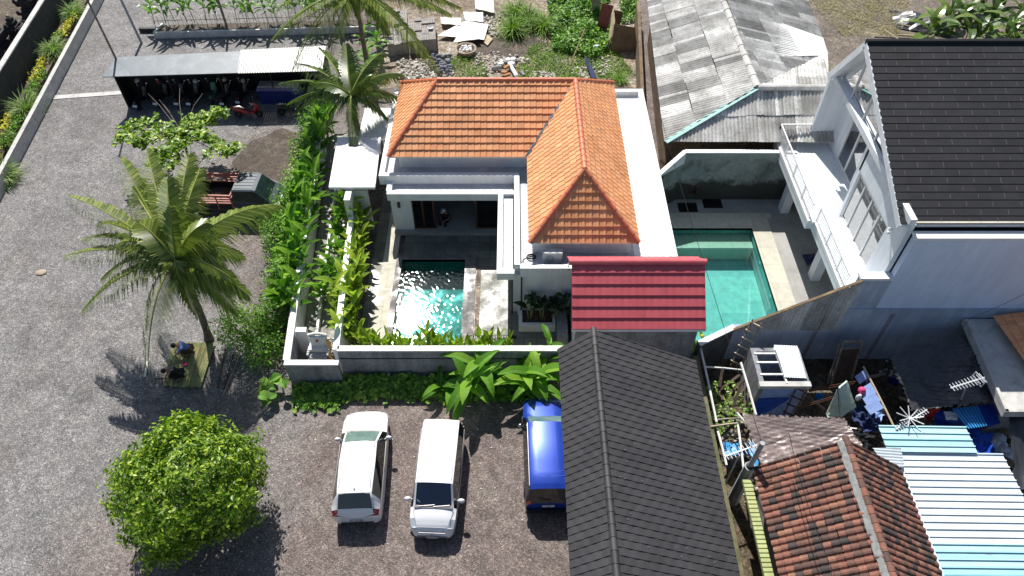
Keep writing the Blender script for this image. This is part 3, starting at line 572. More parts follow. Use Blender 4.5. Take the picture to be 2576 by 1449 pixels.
w_ = MB(); w_.box(15.3, RX1, 19.5, 19.9, 6.6, 6.72); w_.box(14.05, 15.34, 19.52, 19.9, 4.3, 4.42); w_.build('parapet', 'white', a)
w_ = MB(); w_.box(15.3, RX1, 19.95, 20.6, 6.3, 6.4); w_.build('gutter', 'flashing', a)
w_ = MB(); w_.box(16.32, RX1, 20, 30.1, 2.8, 3.12); w_.box(20.5, 20.7, 20, 30.1, 3.12, 7); w_.box(15.32, RX1, 20, 30.05, 6.98, 7.05); w_.build('interior', 'deck_stone', a)
w_ = MB(); w_.box(13.5, 16.35, 24.15, 30.3, 2.75, 3.1); w_.box(13.78, 15.35, 19.9, 24.15, 2.75, 3.1); w_.box(15.3, 16.3, 19.9, 24.15, 2.76, 3.09); bl = w_.build('balcony', 'cool_white', a)
w_ = MB(); w_.box(13.48, 13.66, 24.1, 30.35, 3.1, 3.3); w_.box(13.76, 13.92, 19.9, 24.1, 3.1, 3.3); w_.box(13.66, 15.1, 30.17, 30.35, 3.1, 3.3); w_.build('kerb', 'white', bl)
rl = MB()
def railing(p, q, z0, z1, n):
    p = Vector((*p, 0)); q = Vector((*q, 0)); u = Vector((0, 0, 1))
    rl.bar(p + u * z1, q + u * z1, .06, .06); rl.bar(p + u * z0, q + u * z0, .04, .04)
    for i in range(n + 1):
        e = p.lerp(q, i / n); rl.bar(e + u * z0, e + u * z1, .022 if i % 12 else .05)
railing((13.57, 30.26), (13.57, 24.3), 3.35, 4.12, 46); railing((13.84, 24.05), (13.84, 20.0), 3.35, 4.12, 32); railing((13.57, 30.26), (15.1, 30.26), 3.35, 4.12, 12)
rl.build('railing', 'white', bl)
for i, (x, y) in enumerate(((14.35, 28.4), (14.62, 23.6))):
    w_ = MB(); w_.box(x - .22, x + .22, y - .25, y + .25, 0, 2.76); w_.build('pillar', 'cool_white', a)
def window(x, ys, z0, z1, glass='window_glass'):
    f = MB(); g = MB(); n = len(ys)
    for i, y in enumerate(ys): f.box(x - .05, x + .05, y - .045, y + .045, z0, z1)
    f.box(x - .045, x + .045, ys[0], ys[-1], z0, z0 + .09); f.box(x - .045, x + .045, ys[0], ys[-1], z1 - .09, z1)
    fo = f.build('window', 'white', a); g.box(x - .006, x + .006, ys[0], ys[-1], z0 + .05, z1 - .05); g.build('pane', glass, fo)
    c_ = MB()
    for k in range(10):
        for e in (ys[0] + .1 + k * .05,): c_.tube([(x + .25 + .05 * (k % 2), e, z0), (x + .25 + .05 * (k % 2), e, z1)], .032, 5)
    c_.build('curtain', 'cloth_white', fo)
window(15.2, [21.15, 22.0, 22.9, 23.8, 24.52], 3.2, 5.75); window(16.3, [26.75, 27.75, 28.8], 3.12, 5.75)
f = MB(); gy0, gy1 = 20.6, 29.4; rk = lambda y: (RZ[0] + (y - RY[0]) * 3.2 / 7.6 - .3) if y < 27.6 else RZ[1] - (y - 27.6) * 2.8 / 2.15 - .35
f.bar((15.2, 21.1, rk(21.1)), (15.2, 27.6, rk(27.6)), .08, .12); f.bar((15.2, 27.6, rk(27.55)), (15.2, 29.3, rk(29.3)), .08, .12)
for y in (27.8, 26.2, 24.7, 22.9): f.bar((15.2, y, 7.3), (15.2, y, rk(y)), .07, .07)
fo = f.build('gable_window', 'white', a); g = MB(); g.add([(15.22, 21.1, 7.34), (15.22, 29.3, 7.34), (15.22, 29.3, rk(29.3)), (15.22, 27.6, rk(27.6)), (15.22, 21.1, rk(21.1))], [(0, 1, 2, 3, 4)]); g.build('pane', 'window_glass', fo)
w_ = MB(); w_.tube([(15.1, 20.75, 6.0), (14.95, 20.75, 6.05), (14.92, 20.7, 5.95)], .05, 8); w_.ball((14.9, 20.6, 5.95), .07, 8); w_.build('wall_spotlight', 'white', a)
# corrugated boundary screen and its low diagonal wall
b = MB(); courses(b, [(9.6, 19.42, 1.15), (14.1, 19.42, 1.2), (14.1, 19.42, 4.35)], (0, 0, -1), .16, 4, .035, 0, None, 4, group=3, tint=(.25, .6)); k = single('corrugated_screen', b, 'asbestos', 'triangular screen of grey corrugated sheet above the boundary wall', 'screen')
b = MB(); b.bar((9.6, 19.46, 1.17), (14.1, 19.46, 4.38), .12, .05); b.build('edge_trim', 'brick_old', k)
b = MB(); b.wall((8.0, 18.7), (9.7, 19.62), .22, -1, 1.15); k = single('diagonal_wall', b, 'brick_wall_dark', 'short dark wall with white top slanting beside the wide pool', 'wall'); b = MB(); b.wall((8.0, 18.7), (9.7, 19.62), .26, 1.15, 1.22); b.build('coping', 'white', k)
b = MB(); b.wall((7.85, -4), (7.85, 18.3), .26, -1, .85); single('mossy_wall', b, 'mossy', 'narrow mossy boundary wall along the long dark roof', 'wall')
b = MB(); b.wall((8.75, 29.35), (14.4, 29.35), .22, 0, 3.1); k = single('mouldy_wall', b, 'mould', 'tall cement wall with black mould behind the wide pool', 'wall')
b = MB(); b.wall((8.75, 29.35), (14.4, 29.35), .26, 3.1, 3.17); b.build('coping', 'white', k)
b = MB(); b.wall((7.25, 28.2), (8.75, 29.35), .2, 0, 2.45, 3.1); k = single('slanting_wall', b, 'mould', 'mouldy wall piece with sloping top beside the villa', 'wall'); b = MB(); b.wall((7.25, 28.2), (8.75, 29.35), .24, 2.45, 2.5, 3.17); b.build('coping', 'white', k)

# ---------------- grey asbestos roofed building ----------------
a = thing('shed_hall', 'large low hall with patched grey corrugated asbestos roof', 'building', (12, 35, 0))
b = MB(); J = (12.58, 32.2, 5.0); C = dict(lap=.3, cw=.19, ch=1.75, amp=.05, step=.035, sub=4, group=5, tint=(.15, .95), jit=.035)
courses(b, [(7.75, 29.9, 3.3), J, (12.6, 45, 5.0), (8.75, 45, 3.3)], (-1, 0, -.4), **C, seed=11)
courses(b, [(7.75, 29.9, 3.3), (16.2, 29.6, 3.5), (16.2, 32.2, 5.0), J], (0, -1, -.6), **dict(C, ch=1.5), seed=12)
courses(b, [J, (18.4, 38.2, 3.4), (19.0, 45, 3.4), (12.6, 45, 5.0)], (1, .1, -.3), **C, seed=13)
courses(b, [J, (16.2, 32.2, 5.0), (18.4, 38.2, 3.45)], (.3, 1, -.3), **C, seed=14)
k = b.build('roof', 'asbestos', a)
b = MB(); ridge(b, J, (12.6, 45, 5.02), .22, 1.0, (.5, .8)); ridge(b, J, (16.2, 32.2, 5.02), .2, 1, (.6, .8)); b.build('ridge_tiles', 'cement_pale', k)
b = MB(); b.bar(J, (7.8, 29.85, 3.36), .3, .05); b.build('hip_flashing', 'teal', k)
b = MB()
rg = random.Random(4)
for _ in range(0):
    y = 30.5 + rg.random() * 13; s = rg.random(); x = 7.9 + 4.5 * s; z = 3.38 + (x - 7.9) * .35 + .07
    if x > 12.4: continue
    if rg.random() < .5: b.slab([(x, y, z), (x + 1.5, y - .02, z + .52), (x + 1.5, y + .22, z + .52), (x, y + .22, z)], .01)
    else: b.slab([(x, y, z), (x + .28, y, z + .1), (x + .28, y + .9, z + .1), (x, y + .9, z)], .01)
b.slab([(13.6, 38.2, 4.78), (15.0, 36.2, 4.4), (18.2, 37.6, 3.62), (18.5, 39.6, 3.58), (16, 40, 4.27)], .02)
b.build('white_patch', 'white', k)
b = MB(); b.prism([(8.2, 30.6), (16, 30.6), (17.8, 38), (17.8, 45), (9.2, 45)], 0, 3.2); b.build('wall', 'brick_old', a)
b = MB(); b.wall((7.5, 34.8), (8.75, 48), .2, 0, 1.6); single('plank_fence_wall', b, 'brick_old', 'old brown rubble wall beside the grey corrugated roof', 'wall')

# ---------------- terracotta house, blue roof, right corner roof ----------------
a = thing('tiled_house', 'old house with weathered mottled terracotta tile gable roof', 'house', (11.4, 8, -1))
b = MB(); T5 = dict(prof=lambda x: abs(sin(PI * x)) ** .6, cw=.235, ch=.27, amp=.075, step=.03, sub=4, jit=.02, tint=(.0, 1.))
courses(b, [(8.76, -2, 2.04), (8.76, 12.43, 2.04), (11.4, 12.43, 4.0), (11.4, -2, 4.0)], (-1, 0, -.8), **T5, seed=21)
courses(b, [(14.0, -2, 2.04), (14.0, 12.43, 2.04), (11.4, 12.43, 4.0), (11.4, -2, 4.0)], (1, 0, -.8), **T5, seed=22); k = b.build('roof', 'old_tile', a)
b = MB(); ridge(b, (11.42, -2, 4.05), (11.42, 12.5, 4.05), .13, .3, (.2, .8)); b.build('ridge_tiles', 'old_tile', k, smooth=True, ang=50)
b = MB(); rg = random.Random(2); pts = []
for i in range(60): y = -2 + i * .245; pts.append((11.22 - .05 - rg.random() * .06, y)); 
for (x, y), (x2, y2) in zip(pts, pts[1:]): b.slab([(x, y, 3.96 - (11.4 - x) * .1), (11.36, y, 4.1), (11.36, y2, 4.1), (x2, y2, 3.96 - (11.4 - x2) * .1)], .05)
b.build('ridge_mortar', 'grey_mortar', k)
b = MB(); b.box(9.2, 13.6, -2, 12.1, -1, 2.0); b.prism([(9.2, 11.95), (9.2, 12.15), (11.4, 12.15), (11.4, 11.95)], 2.0, [2.1, 2.1, 3.75, 3.75]); b.prism([(11.4, 11.95), (11.4, 12.15), (13.6, 12.15), (13.6, 11.95)], 2.0, [3.75, 3.75, 2.1, 2.1]); b.build('wall', 'cement_pale', a)
b = MB()
for i in range(60): b.box(8.42, 8.74, 12.1 - .16 * i, 12.22 - .16 * i, 1.5 + .0 * i, 1.56)
b.box(8.42, 8.72, 2, 12.24, 1.42, 1.5); b.build('slatted_eave', 'yellow_panel', a)
a = thing('blue_roof_shed', 'shed with faded cyan and white ribbed metal roof beside the terracotta roof', 'shed', (17, 9, -1))
def bprof(x): return 1. if x < .12 else 0.
b = MB(); rgb = random.Random(5)
def bstrip(x0, x1, y0, y1, zl, zr, tints, rib=.33):
    n = int((y1 - y0) / rib); p = 0
    for i in range(n):
        y = y1 - i * rib; t = tints[i * len(tints) // n]
        for ya, yb, h in ((y, y - .05, .05), (y - .05, y - rib, 0)):
            b.add([(x0, yb, zl + h), (x1, yb, zr + h), (x1, ya, zr + h), (x0, ya, zl + h)], [(0, 1, 2, 3)], t)
        b.add([(x0, y - .05, zl + .05), (x1, y - .05, zr + .05), (x1, y - .05, zr), (x0, y - .05, zl)], [(0, 1, 2, 3)], t)
t_c, t_w, t_b, t_v, t_p, t_g = [(i + .5) / 6 for i in range(6)]
bstrip(13.8, 17.15, 12.9, 14.15, 2.1, 2.0, [t_p, t_p, t_c, t_p], .27)
rows_ = [t_g, t_v, t_w, t_v, t_w, t_w, t_g, t_v, t_w, t_v, t_w, t_g, t_v, t_p, t_c, t_p, t_c, t_b, t_p, t_c, t_p, t_b] + [t_v, t_w] * 16
bstrip(13.9, 18.15, -1, 13.1, 1.98, 1.85, rows_, .262)
b.build('roof', 'blue_zinc', a)
b = MB(); b.box(14.2, 17.8, -1, 12.6, -1, 1.8); b.build('wall', 'cement', a)
b = MB(); b.slab([(13.75, -1, 2.06), (14.15, -1, 2.02), (14.15, 12.4, 2.02), (13.75, 12.4, 2.06)], .03); b.build('gutter', 'cool_white', a)
b = MB(); courses(b, [at(2195, 1127, 2.3), at(2266, 1127, 2.15), at(2275, 1175, 2.15), at(2232, 1175, 2.35)], (1, 0, -.05), .12, 3, .03, 0, None, 4); single('zinc_sheet', b, 'zinc', 'loose silver corrugated sheet lying over the terracotta eave', 'sheet')
a = thing('corner_house', 'house corner with pale concrete gutter slab and orange tiled roof at the right edge', 'house', (22, 17, -1))
z = 2.0; q = [at(2425, 800, z), at(2508, 1000, z), at(2530, 1040, z)]
b = MB(); gx0, gy0_, gx1 = q[0].x, q[2].y, 27
q0, q2 = at(2420, 795, z), at(2527, 1040, z)
b.prism([(q2.x, q2.y), (30, q2.y), (30, 19.4), (q0.x, 19.4)], 1.75, 2.0); b.build('gutter_slab', 'cement_pale', a)
b = MB(); b.wall((q0.x + .05, 19.3), (q2.x + .05, q2.y), .12, 2.0, 2.14); b.wall((q2.x, q2.y + .05), (30, q2.y + .05), .12, 2.0, 2.14); b.build('rim', 'cement_pale', a)
b = MB(); e0, e1 = at(2491, 786, 2.3), at(2576, 950, 2.3)
courses(b, [(e0.x, 19.3, 2.3), (e1.x + .6, e1.y - 1.2, 2.3), (30, e1.y - 1.2, 4.3), (30, 19.3, 5.4)], (-1, 0, -.45), .3, .36, .035, .04, tprof, 6, tint=(.45, .75)); b.build('roof', 'orange_tile', a)
b = MB(); b.prism([(q2.x + .6, q2.y + .6), (30, q2.y + .6), (30, 19.3), (q0.x + .6, 19.3)], -1, 1.75); b.build('wall', 'cement', a)
# ---------------- vehicles ----------------
def text(body, size, loc, rot, m, parent, name='plate_text'):
    c_ = bpy.data.curves.new(name, 'FONT'); c_.body = body; c_.size = size; c_.align_x = 'CENTER'; c_.align_y = 'CENTER'; c_.extrude = .002
    o = bpy.data.objects.new(name, c_); COL.objects.link(o); o.parent = parent; o.location = Vector(loc) - wloc(parent); o.rotation_euler = rot
    bpy.context.view_layer.update(); me = bpy.data.meshes.new_from_object(o.evaluated_get(bpy.context.evaluated_depsgraph_get())); me.materials.clear(); me.materials.append(MATS[m])
    q = bpy.data.objects.new(name, me); COL.objects.link(q); q.parent = parent; q.location = o.location; q.rotation_euler = rot; bpy.data.objects.remove(o); return q
def wheel(parent, x, y, r, w, flip):
    t = MB(); t.lathe([(r * .62, -w / 2), (r * .93, -w / 2), (r, -w / 3), (r, w / 3), (r * .93, w / 2), (r * .62, w / 2)], n=20)
    t.v = [(x + c, y + a, r + b) for a, b, c in t.v]; o = t.build('wheel', 'rubber', parent, smooth=True, ang=50)
    q = MB(); q.lathe([(.02, w / 2 + .005), (r * .2, w / 2 - .0), (r * .25, w / 2 - .03), (r * .62, w / 2 - .01), (r * .64, w / 2 - .04)], n=20); q.v = [(x + flip * c, y + a, r + b) for a, b, c in q.v]
    q.build('rim', 'pipe_grey', o)
def car(name, label, loc, rz, st, paint, glass, parts, extra, group='cars parked on the gravel', cat='car', wheels=(1.35, -1.35, .78, .32)):
    root = thing(name, label, cat, (0, 0, 0), group)
    def ring(s):
        y, wl, zl, wb, zb, wt, zt = s
        h = [(wl, zl), (max(wl, wb) * 1.01, zl + (zb - zl) * .45), (wb, zb), (wt, zt - .05), (wt * .9, zt - .012), (wt * .5, zt + .012), (0, zt + .02)]
        return [(x, y, z) for x, z in h] + [(-x, y, z) for x, z in h[-2::-1]]
    mbs = {}
    fine_ = []
    for a, b in zip(st, st[1:]):
        n = 1 if b[0] - a[0] < .15 else 3
        for k in range(n): fine_.append((tuple(a[i] + (b[i] - a[i]) * k / n for i in range(7)), (a[0] + b[0]) / 2))
    fine_.append((st[-1], 0)); R_ = [ring(s) for s, _ in fine_]
    for i in range(len(R_) - 1):
        ym = fine_[i][1]
        for k in range(12):
            side = k if k < 6 else 11 - k
            key = parts(ym, side)
            q = [R_[i][k], R_[i][k + 1], R_[i + 1][k + 1], R_[i + 1][k]]
            mbs.setdefault((key, 0 if key[0] not in ('headlight', 'tail_lamp', 'side_window') else (k < 6)), MB()).add(q, [(0, 1, 2, 3)])
    body = None
    b_ = mbs[(('body', paint), 0)]
    b_.add(R_[0], [tuple(range(13))]); b_.add(R_[-1], [tuple(range(13))[::-1]])
    # weld body verts for smooth paint
    for (key, _), mb in mbs.items():
        idx = {}; nv = []; mp = []
        for v in mb.v:
            kk = tuple(round(c, 5) for c in v)
            if kk not in idx: idx[kk] = len(nv); nv.append(v)
            mp.append(idx[kk])
        mb.v = nv; mb.f = [tuple(dict.fromkeys(mp[i] for i in f)) for f in mb.f]
        ok = [i for i, f in enumerate(mb.f) if len(f) > 2]; mb.f = [mb.f[i] for i in ok]; mb.t = [mb.t[i] for i in ok]
        mb.build(key[0], key[1], root, smooth=True, ang=38)
    yf, yr, wx, wr = wheels
    for x in (-1, 1):
        for y in (yf, yr): wheel(root, x * wx, y, wr, .2, x)
    extra(root)
    root.location = loc; root.rotation_euler.z = rz
    return root
def mirror(root, x, y, z, m, s=1):
    for k in (-1, 1):
        b = MB(); b.ball((k * (x + .13 * s), y, z), .13 * s, 10, sq=(1, .6, .75)); b.bar((k * (x - .05), y - .03, z - .05), (k * (x + .08), y, z - .03), .04); b.build('mirror', m, root, smooth=True)
def plate(root, y, z, txt, face):
    b = MB(); b.box(-.23, .23, y - .012, y + .012, z - .07, z + .07); o = b.build('number_plate', 'plate_white', root)
    e = MB(); yy = y + face * .014
    for q in ((-.23, .23, z + .062, z + .07), (-.23, .23, z - .07, z - .062), (-.23, -.222, z - .062, z + .062), (.222, .23, z - .062, z + .062)): e.box(q[0], q[1], yy - .002, yy + .002, q[2], q[3])
    e.build('plate_border', 'plate_ink', o)
    text(txt, .085, (0, y + face * .016, z), (PI / 2, 0, PI if face > 0 else 0), 'plate_ink', o)
def wiper(root, p, q, m='black'):
    b = MB(); b.bar(p, q, .02, .015); b.build('wiper', m, root)
# white SUV, nose to the wall
stA = [(-2.27, .70, .33, .74, .72, .62, .80), (-2.2, .80, .28, .83, .92, .72, .98), (-2.08, .85, .25, .87, 1.02, .70, 1.12), (-1.72, .87, .22, .88, 1.04, .63, 1.60), (-1.45, .88, .22, .89, 1.0, .64, 1.66), (-.5, .88, .22, .89, .97, .67, 1.70), (.35, .88, .22, .89, .94, .65, 1.65), (1.12, .87, .22, .88, .96, .72, 1.10), (1.7, .85, .25, .86, .9, .70, 1.0), (2.05, .78, .28, .8, .78, .62, .88), (2.22, .66, .3, .68, .66, .52, .74), (2.3, .5, .34, .52, .55, .4, .6)]
def pA(y, s):
    if -2.08 < y < -1.72 and s >= 4: return ('rear_window', 'glass_dark')
    if .35 < y < 1.12 and s >= 4: return ('windshield', 'glass_green')
    if s == 2 and -1.72 < y < .9: return ('side_window', 'glass_dark')
    if -2.2 < y < -2.08 and s in (2, 3): return ('tail_lamp', 'lamp_red')
    if 2.05 < y < 2.22 and s in (2,): return ('headlight', 'lamp_clear')
    return ('body', 'car_white')
def xA(root):
    for k in (-1, 1):
        b = MB(); b.bar((k * .56, -1.5, 1.675), (k * .58, .2, 1.68), .012, .012); b.build('roof_groove', 'dark_metal', root)
        b = MB(); b.bar((k * .885, -1.7, 1.0), (k * .885, .9, .96), .02, .02); b.build('window_trim', 'black', root)
        b = MB(); b.add([(k * .84, -2.22, .84), (k * .83, -2.21, .98), (k * .3, -2.275, .8), (k * .3, -2.27, .77)], [(0, 1, 2, 3)]); b.build('tail_lamp', 'lamp_red', root)
    mirror(root, .86, .82, 1.05, 'car_white'); plate(root, -2.29, .62, 'DK 1724 FBU', -1)
    b = MB(); b.box(-.6, .6, -2.3, -2.27, .4, .43); b.build('bumper_trim', 'black', root); wiper(root, (-.05, -2.06, 1.16), (.35, -1.98, 1.25))
    wiper(root, (-.5, 1.1, 1.13), (.1, 1.0, 1.2)); wiper(root, (.1, 1.1, 1.13), (.6, 1.0, 1.17))
    b = MB(); b.bar((-.68, 1.12, 1.115), (.68, 1.12, 1.115), .1, .02); b.build('cowl', 'black', root)
    b = MB()
    for k in (-1, 1): b.bar((k * .7, 1.2, 1.1), (k * .6, 2.03, .9), .012, .012); b.bar((k * .72, -2.13, 1.03), (k * .5, -2.3, .6), .012, .012)
    b.bar((-.5, -2.3, .5), (.5, -2.3, .5), .012, .012); b.bar((-.6, -1.71, 1.63), (.6, -1.71, 1.63), .015, .015); b.build('panel_seam', 'pipe_grey', root)
    b = MB(); b.ball((0, -1.55, 1.69), .05, 8, sq=(.6, 1, .7)); b.build('antenna_fin', 'car_white', root)
car('parked_car', 'white crossover car parked nose to the wall, rear number plate facing out', (-5.75, 13.38, 0), R(2.2), stA, 'car_white', '', pA, xA, wheels=(1.42, -1.35, .78, .34))
stB = [(-2.1, .70, .34, .74, .85, .68, .98), (-2.06, .78, .3, .81, 1.05, .70, 1.2), (-1.96, .82, .26, .83, 1.1, .68, 1.66), (-1.75, .83, .24, .84, 1.08, .69, 1.78), (-.6, .83, .22, .84, 1.05, .7, 1.82), (.72, .83, .22, .84, 1.02, .68, 1.76), (1.34, .83, .24, .84, 1.0, .74, 1.12), (1.72, .8, .26, .82, .92, .7, 1.0), (1.98, .75, .28, .77, .74, .62, .84), (2.1, .66, .3, .68, .62, .56, .68), (2.16, .56, .34, .58, .5, .48, .56)]
def pB(y, s):
    if .72 < y < 1.34 and s >= 4: return ('windshield', 'glass_blue')
    if -2.06 < y < -1.96 and s >= 4: return ('rear_window', 'glass_dark')
    if s == 2 and -1.96 < y < 1.1: return ('side_window', 'glass_dark')
    if 1.72 < y < 1.98 and s in (2, 3): return ('headlight', 'lamp_clear')
    return ('body', 'car_white')
def xB(root):
    for k in (-1, 1):
        b = MB(); b.bar((k * .62, -1.7, 1.79), (k * .62, .6, 1.785), .012, .012); b.build('roof_groove', 'pipe_grey', root)
        b = MB(); b.bar((k * .845, -1.9, 1.08), (k * .845, 1.0, 1.0), .02, .02); b.build('window_trim', 'black', root)
        b = MB(); b.ball((k * .62, 2.0, .74), .09, 10, sq=(1.3, .5, .8)); b.build('headlight', 'lamp_clear', root, smooth=True)
    mirror(root, .84, 1.05, 1.06, 'car_white', 1.1); plate(root, 2.2, .44, 'DK 1774 FCJ', 1)
    b = MB(); b.box(-.47, .47, 2.1, 2.14, .63, .7); b.build('grille', 'black', root)
    b = MB(); b.bar((-.48, 2.15, .715), (.48, 2.15, .715), .02, .02); b.ball((0, 2.165, .66), .05, 8, sq=(1.2, .4, .8)); b.build('badge', 'chrome', root)
    b = MB()
    for k in (-1, 1): b.bar((k * .73, 1.4, 1.12), (k * .6, 1.98, .85), .012, .012)
    b.bar((-.58, 2.0, .845), (.58, 2.0, .845), .012, .012); b.build('panel_seam', 'pipe_grey', root)
    b = MB(); b.box(-.55, .55, 2.15, 2.18, .42, .46); b.build('air_intake', 'black', root)
    b = MB(); b.bar((-.7, 1.35, 1.14), (.7, 1.35, 1.14), .1, .02); b.build('cowl', 'black', root)
    wiper(root, (.55, 1.36, 1.17), (-.05, 1.3, 1.2), 'chrome'); wiper(root, (.0, 1.36, 1.17), (-.6, 1.3, 1.2), 'chrome')
    b = MB(); b.lathe([(.1, 0), (.11, .004), (.08, .004)], n=16); 
    b.v = [(.5 + x, 1.16 + y * .7, 1.295 - y * .62 + z) for x, y, z in b.v]; b.build('windshield_sticker', 'print', root)
car('parked_car', 'white van with dark windshield parked facing out, front number plate visible', (-2.79, 12.72, 0), R(180 - 2.4 + .0), stB, 'car_white', '', pB, xB, wheels=(1.3, -1.3, .74, .31))
stC = [(-2.25, .74, .33, .78, .8, .72, .92), (-2.2, .8, .28, .83, .95, .74, 1.08), (-2.0, .84, .24, .85, 1.05, .7, 1.58), (-1.8, .84, .22, .85, 1.04, .68, 1.66), (-.5, .85, .22, .86, 1.0, .7, 1.7), (.75, .85, .22, .86, .98, .68, 1.64), (1.3, .84, .24, .85, .98, .74, 1.14), (2.0, .8, .26, .81, .9, .7, 1.02), (2.3, .72, .3, .74, .72, .62, .84), (2.4, .6, .34, .62, .6, .52, .66)]
def pC(y, s):
    if -2.2 < y < -2.0 and s >= 4: return ('rear_window', 'glass_dark')
    if .75 < y < 1.3 and s >= 4: return ('windshield', 'glass_green')
    if s == 2 and -2.0 < y < 1.1: return ('side_window', 'glass_dark')
    if -2.25 < y < -2.2 and s in (2, 3): return ('tail_lamp', 'lamp_orange')
    if y < -2.05: return ('tailgate', 'car_black')
    return ('body', 'car_blue')
def xC(root):
    mirror(root, .84, .95, 1.05, 'chrome', .9); plate(root, -2.29, .78, 'DK', -1)
    for k in (-1, 1):
        b = MB(); b.ball((k * .72, -2.2, .82), .12, 8, sq=(.9, .4, .8)); b.build('tail_lamp', 'lamp_orange', root)
        b = MB(); b.bar((k * .7, -1.9, 1.67), (k * .7, .7, 1.66), .02, .02); b.build('roof_gutter', 'chrome', root)
    wiper(root, (-.4, -2.2, 1.2), (.1, -2.22, 1.1), 'chrome')
    b = MB(); b.box(-.85, .85, -2.36, -2.22, .35, .55); b.build('bumper', 'car_black', root)
    b = MB()
    for y in (-1.55, -1.35): b.bar((-.5, y, 1.68), (.6, y, 1.68), .012, .01)
    b.build('roof_groove', 'car_blue', root)
car('parked_car', 'blue estate car half hidden under the edge of the long charcoal roof', (1.3, 13.85, 0), R(1), stC, 'car_blue', '', pC, xC, wheels=(1.45, -1.4, .78, .33))
# the last letter row of a plate with nothing legible stays blank; a sliver of another dark car at the left edge
# truck: cab faces +X
t = thing('pickup_truck', 'small pickup truck with dark cab and red railed cargo bed under the palm', 'truck', (0, 0, 0))
cab = [(-.95, .78, .5, .8, 1.15, .74, 1.7), (-.9, .8, .45, .82, 1.15, .76, 1.78), (.1, .82, .42, .84, 1.1, .76, 1.8), (.28, .82, .42, .84, 1.08, .74, 1.74), (.85, .82, .42, .83, 1.02, .76, 1.12), (1.1, .8, .42, .81, .9, .74, .98), (1.2, .74, .42, .76, .75, .7, .82)]
mb = {k: MB() for k in ('roof', 'glass', 'body')}
def rg_(s):
    y, wl, zl, wb, zb, wt, zt = s; h = [(wl, zl), (wb, zb), (wt, zt - .06), (wt * .9, zt - .01), (0, zt + .01)]
    return [(y, x, z) for x, z in h] + [(y, -x, z) for x, z in h[-2::-1]]
rr = [rg_(s) for s in cab]
for i in range(len(rr) - 1):
    for k in range(8):
        s = k if k < 4 else 7 - k; key = 'body'
        if s == 3: key = 'roof' if i < 3 else ('glass' if i == 3 else 'body')
        if s == 2 and i < 3: key = 'roof'
        if s == 1 and 0 < i < 4: key = 'glass'
        mb[key].add([rr[i][k], rr[i][k + 1], rr[i + 1][k + 1], rr[i + 1][k]], [(0, 1, 2, 3)])
mb['body'].add(rr[0], [tuple(range(9))]); mb['body'].add(rr[-1], [tuple(range(9))[::-1]])
cb = mb['body'].build('cab', 'truck_roof', t); mb['roof'].build('cab_roof', 'truck_roof', cb, smooth=True); mb['glass'].build('windshield', 'glass_truck', cb)
b = MB()
for i in range(6): b.bar((-.85, -.6 + i * .24, 1.80), (.1, -.6 + i * .24, 1.815), .02, .012)
b.build('roof_rib', 'truck_roof', cb)
b = MB(); b.bar((1.24, -.8, .68), (1.24, .8, .68), .1, .22); b.build('bumper', 'pipe_grey', t)
b = MB(); b.box(-3.35, -1.05, -.84, .84, .5, .62); bd = b.build('cargo_bed', 'dark_wood', t)
b = MB()
for k in (-.84, .84): b.box(-3.35, -1.05, k - .02, k + .02, .62, .98)
b.box(-3.37, -3.33, -.82, .82, .62, .98); b.build('side_board', 'black', bd)
b = MB()
for k in (-.86, .86):
    for z in (1.0, 1.15, 1.3, 1.45): b.bar((-3.35, k, z), (-1.05, k, z), .05, .05)
    for x in (-3.35, -2.6, -1.8, -1.05): b.bar((x, k, .6), (x, k, 1.5), .06, .06)
    b.bar((-3.35, k, 1.52), (-1.0, k, 1.52), .07, .05)
for x in (-1.03,):
    for z in (1.5, 1.3): b.bar((x, -.86, z), (x, .86, z), .05, .05)
b.build('rail', 'rail_red', bd)
for x in (-2.7, .3):
    for k in (-1, 1):
        q = MB(); q.lathe([(.2, -.1), (.3, -.1), (.33, -.05), (.33, .05), (.3, .1), (.2, .1)], n=18); q.v = [(x + a, k * .76 + c, .33 + bb) for a, bb, c in q.v]; o = q.build('wheel', 'rubber', t)
        q = MB(); q.lathe([(.02, .1), (.2, .07)], n=14); q.v = [(x + a, k * (.76 + c), .33 + bb) for a, bb, c in q.v]; q.build('rim', 'pipe_grey', o)
t.location = (-13.3, 28.65, 0); t.rotation_euler.z = R(-2)

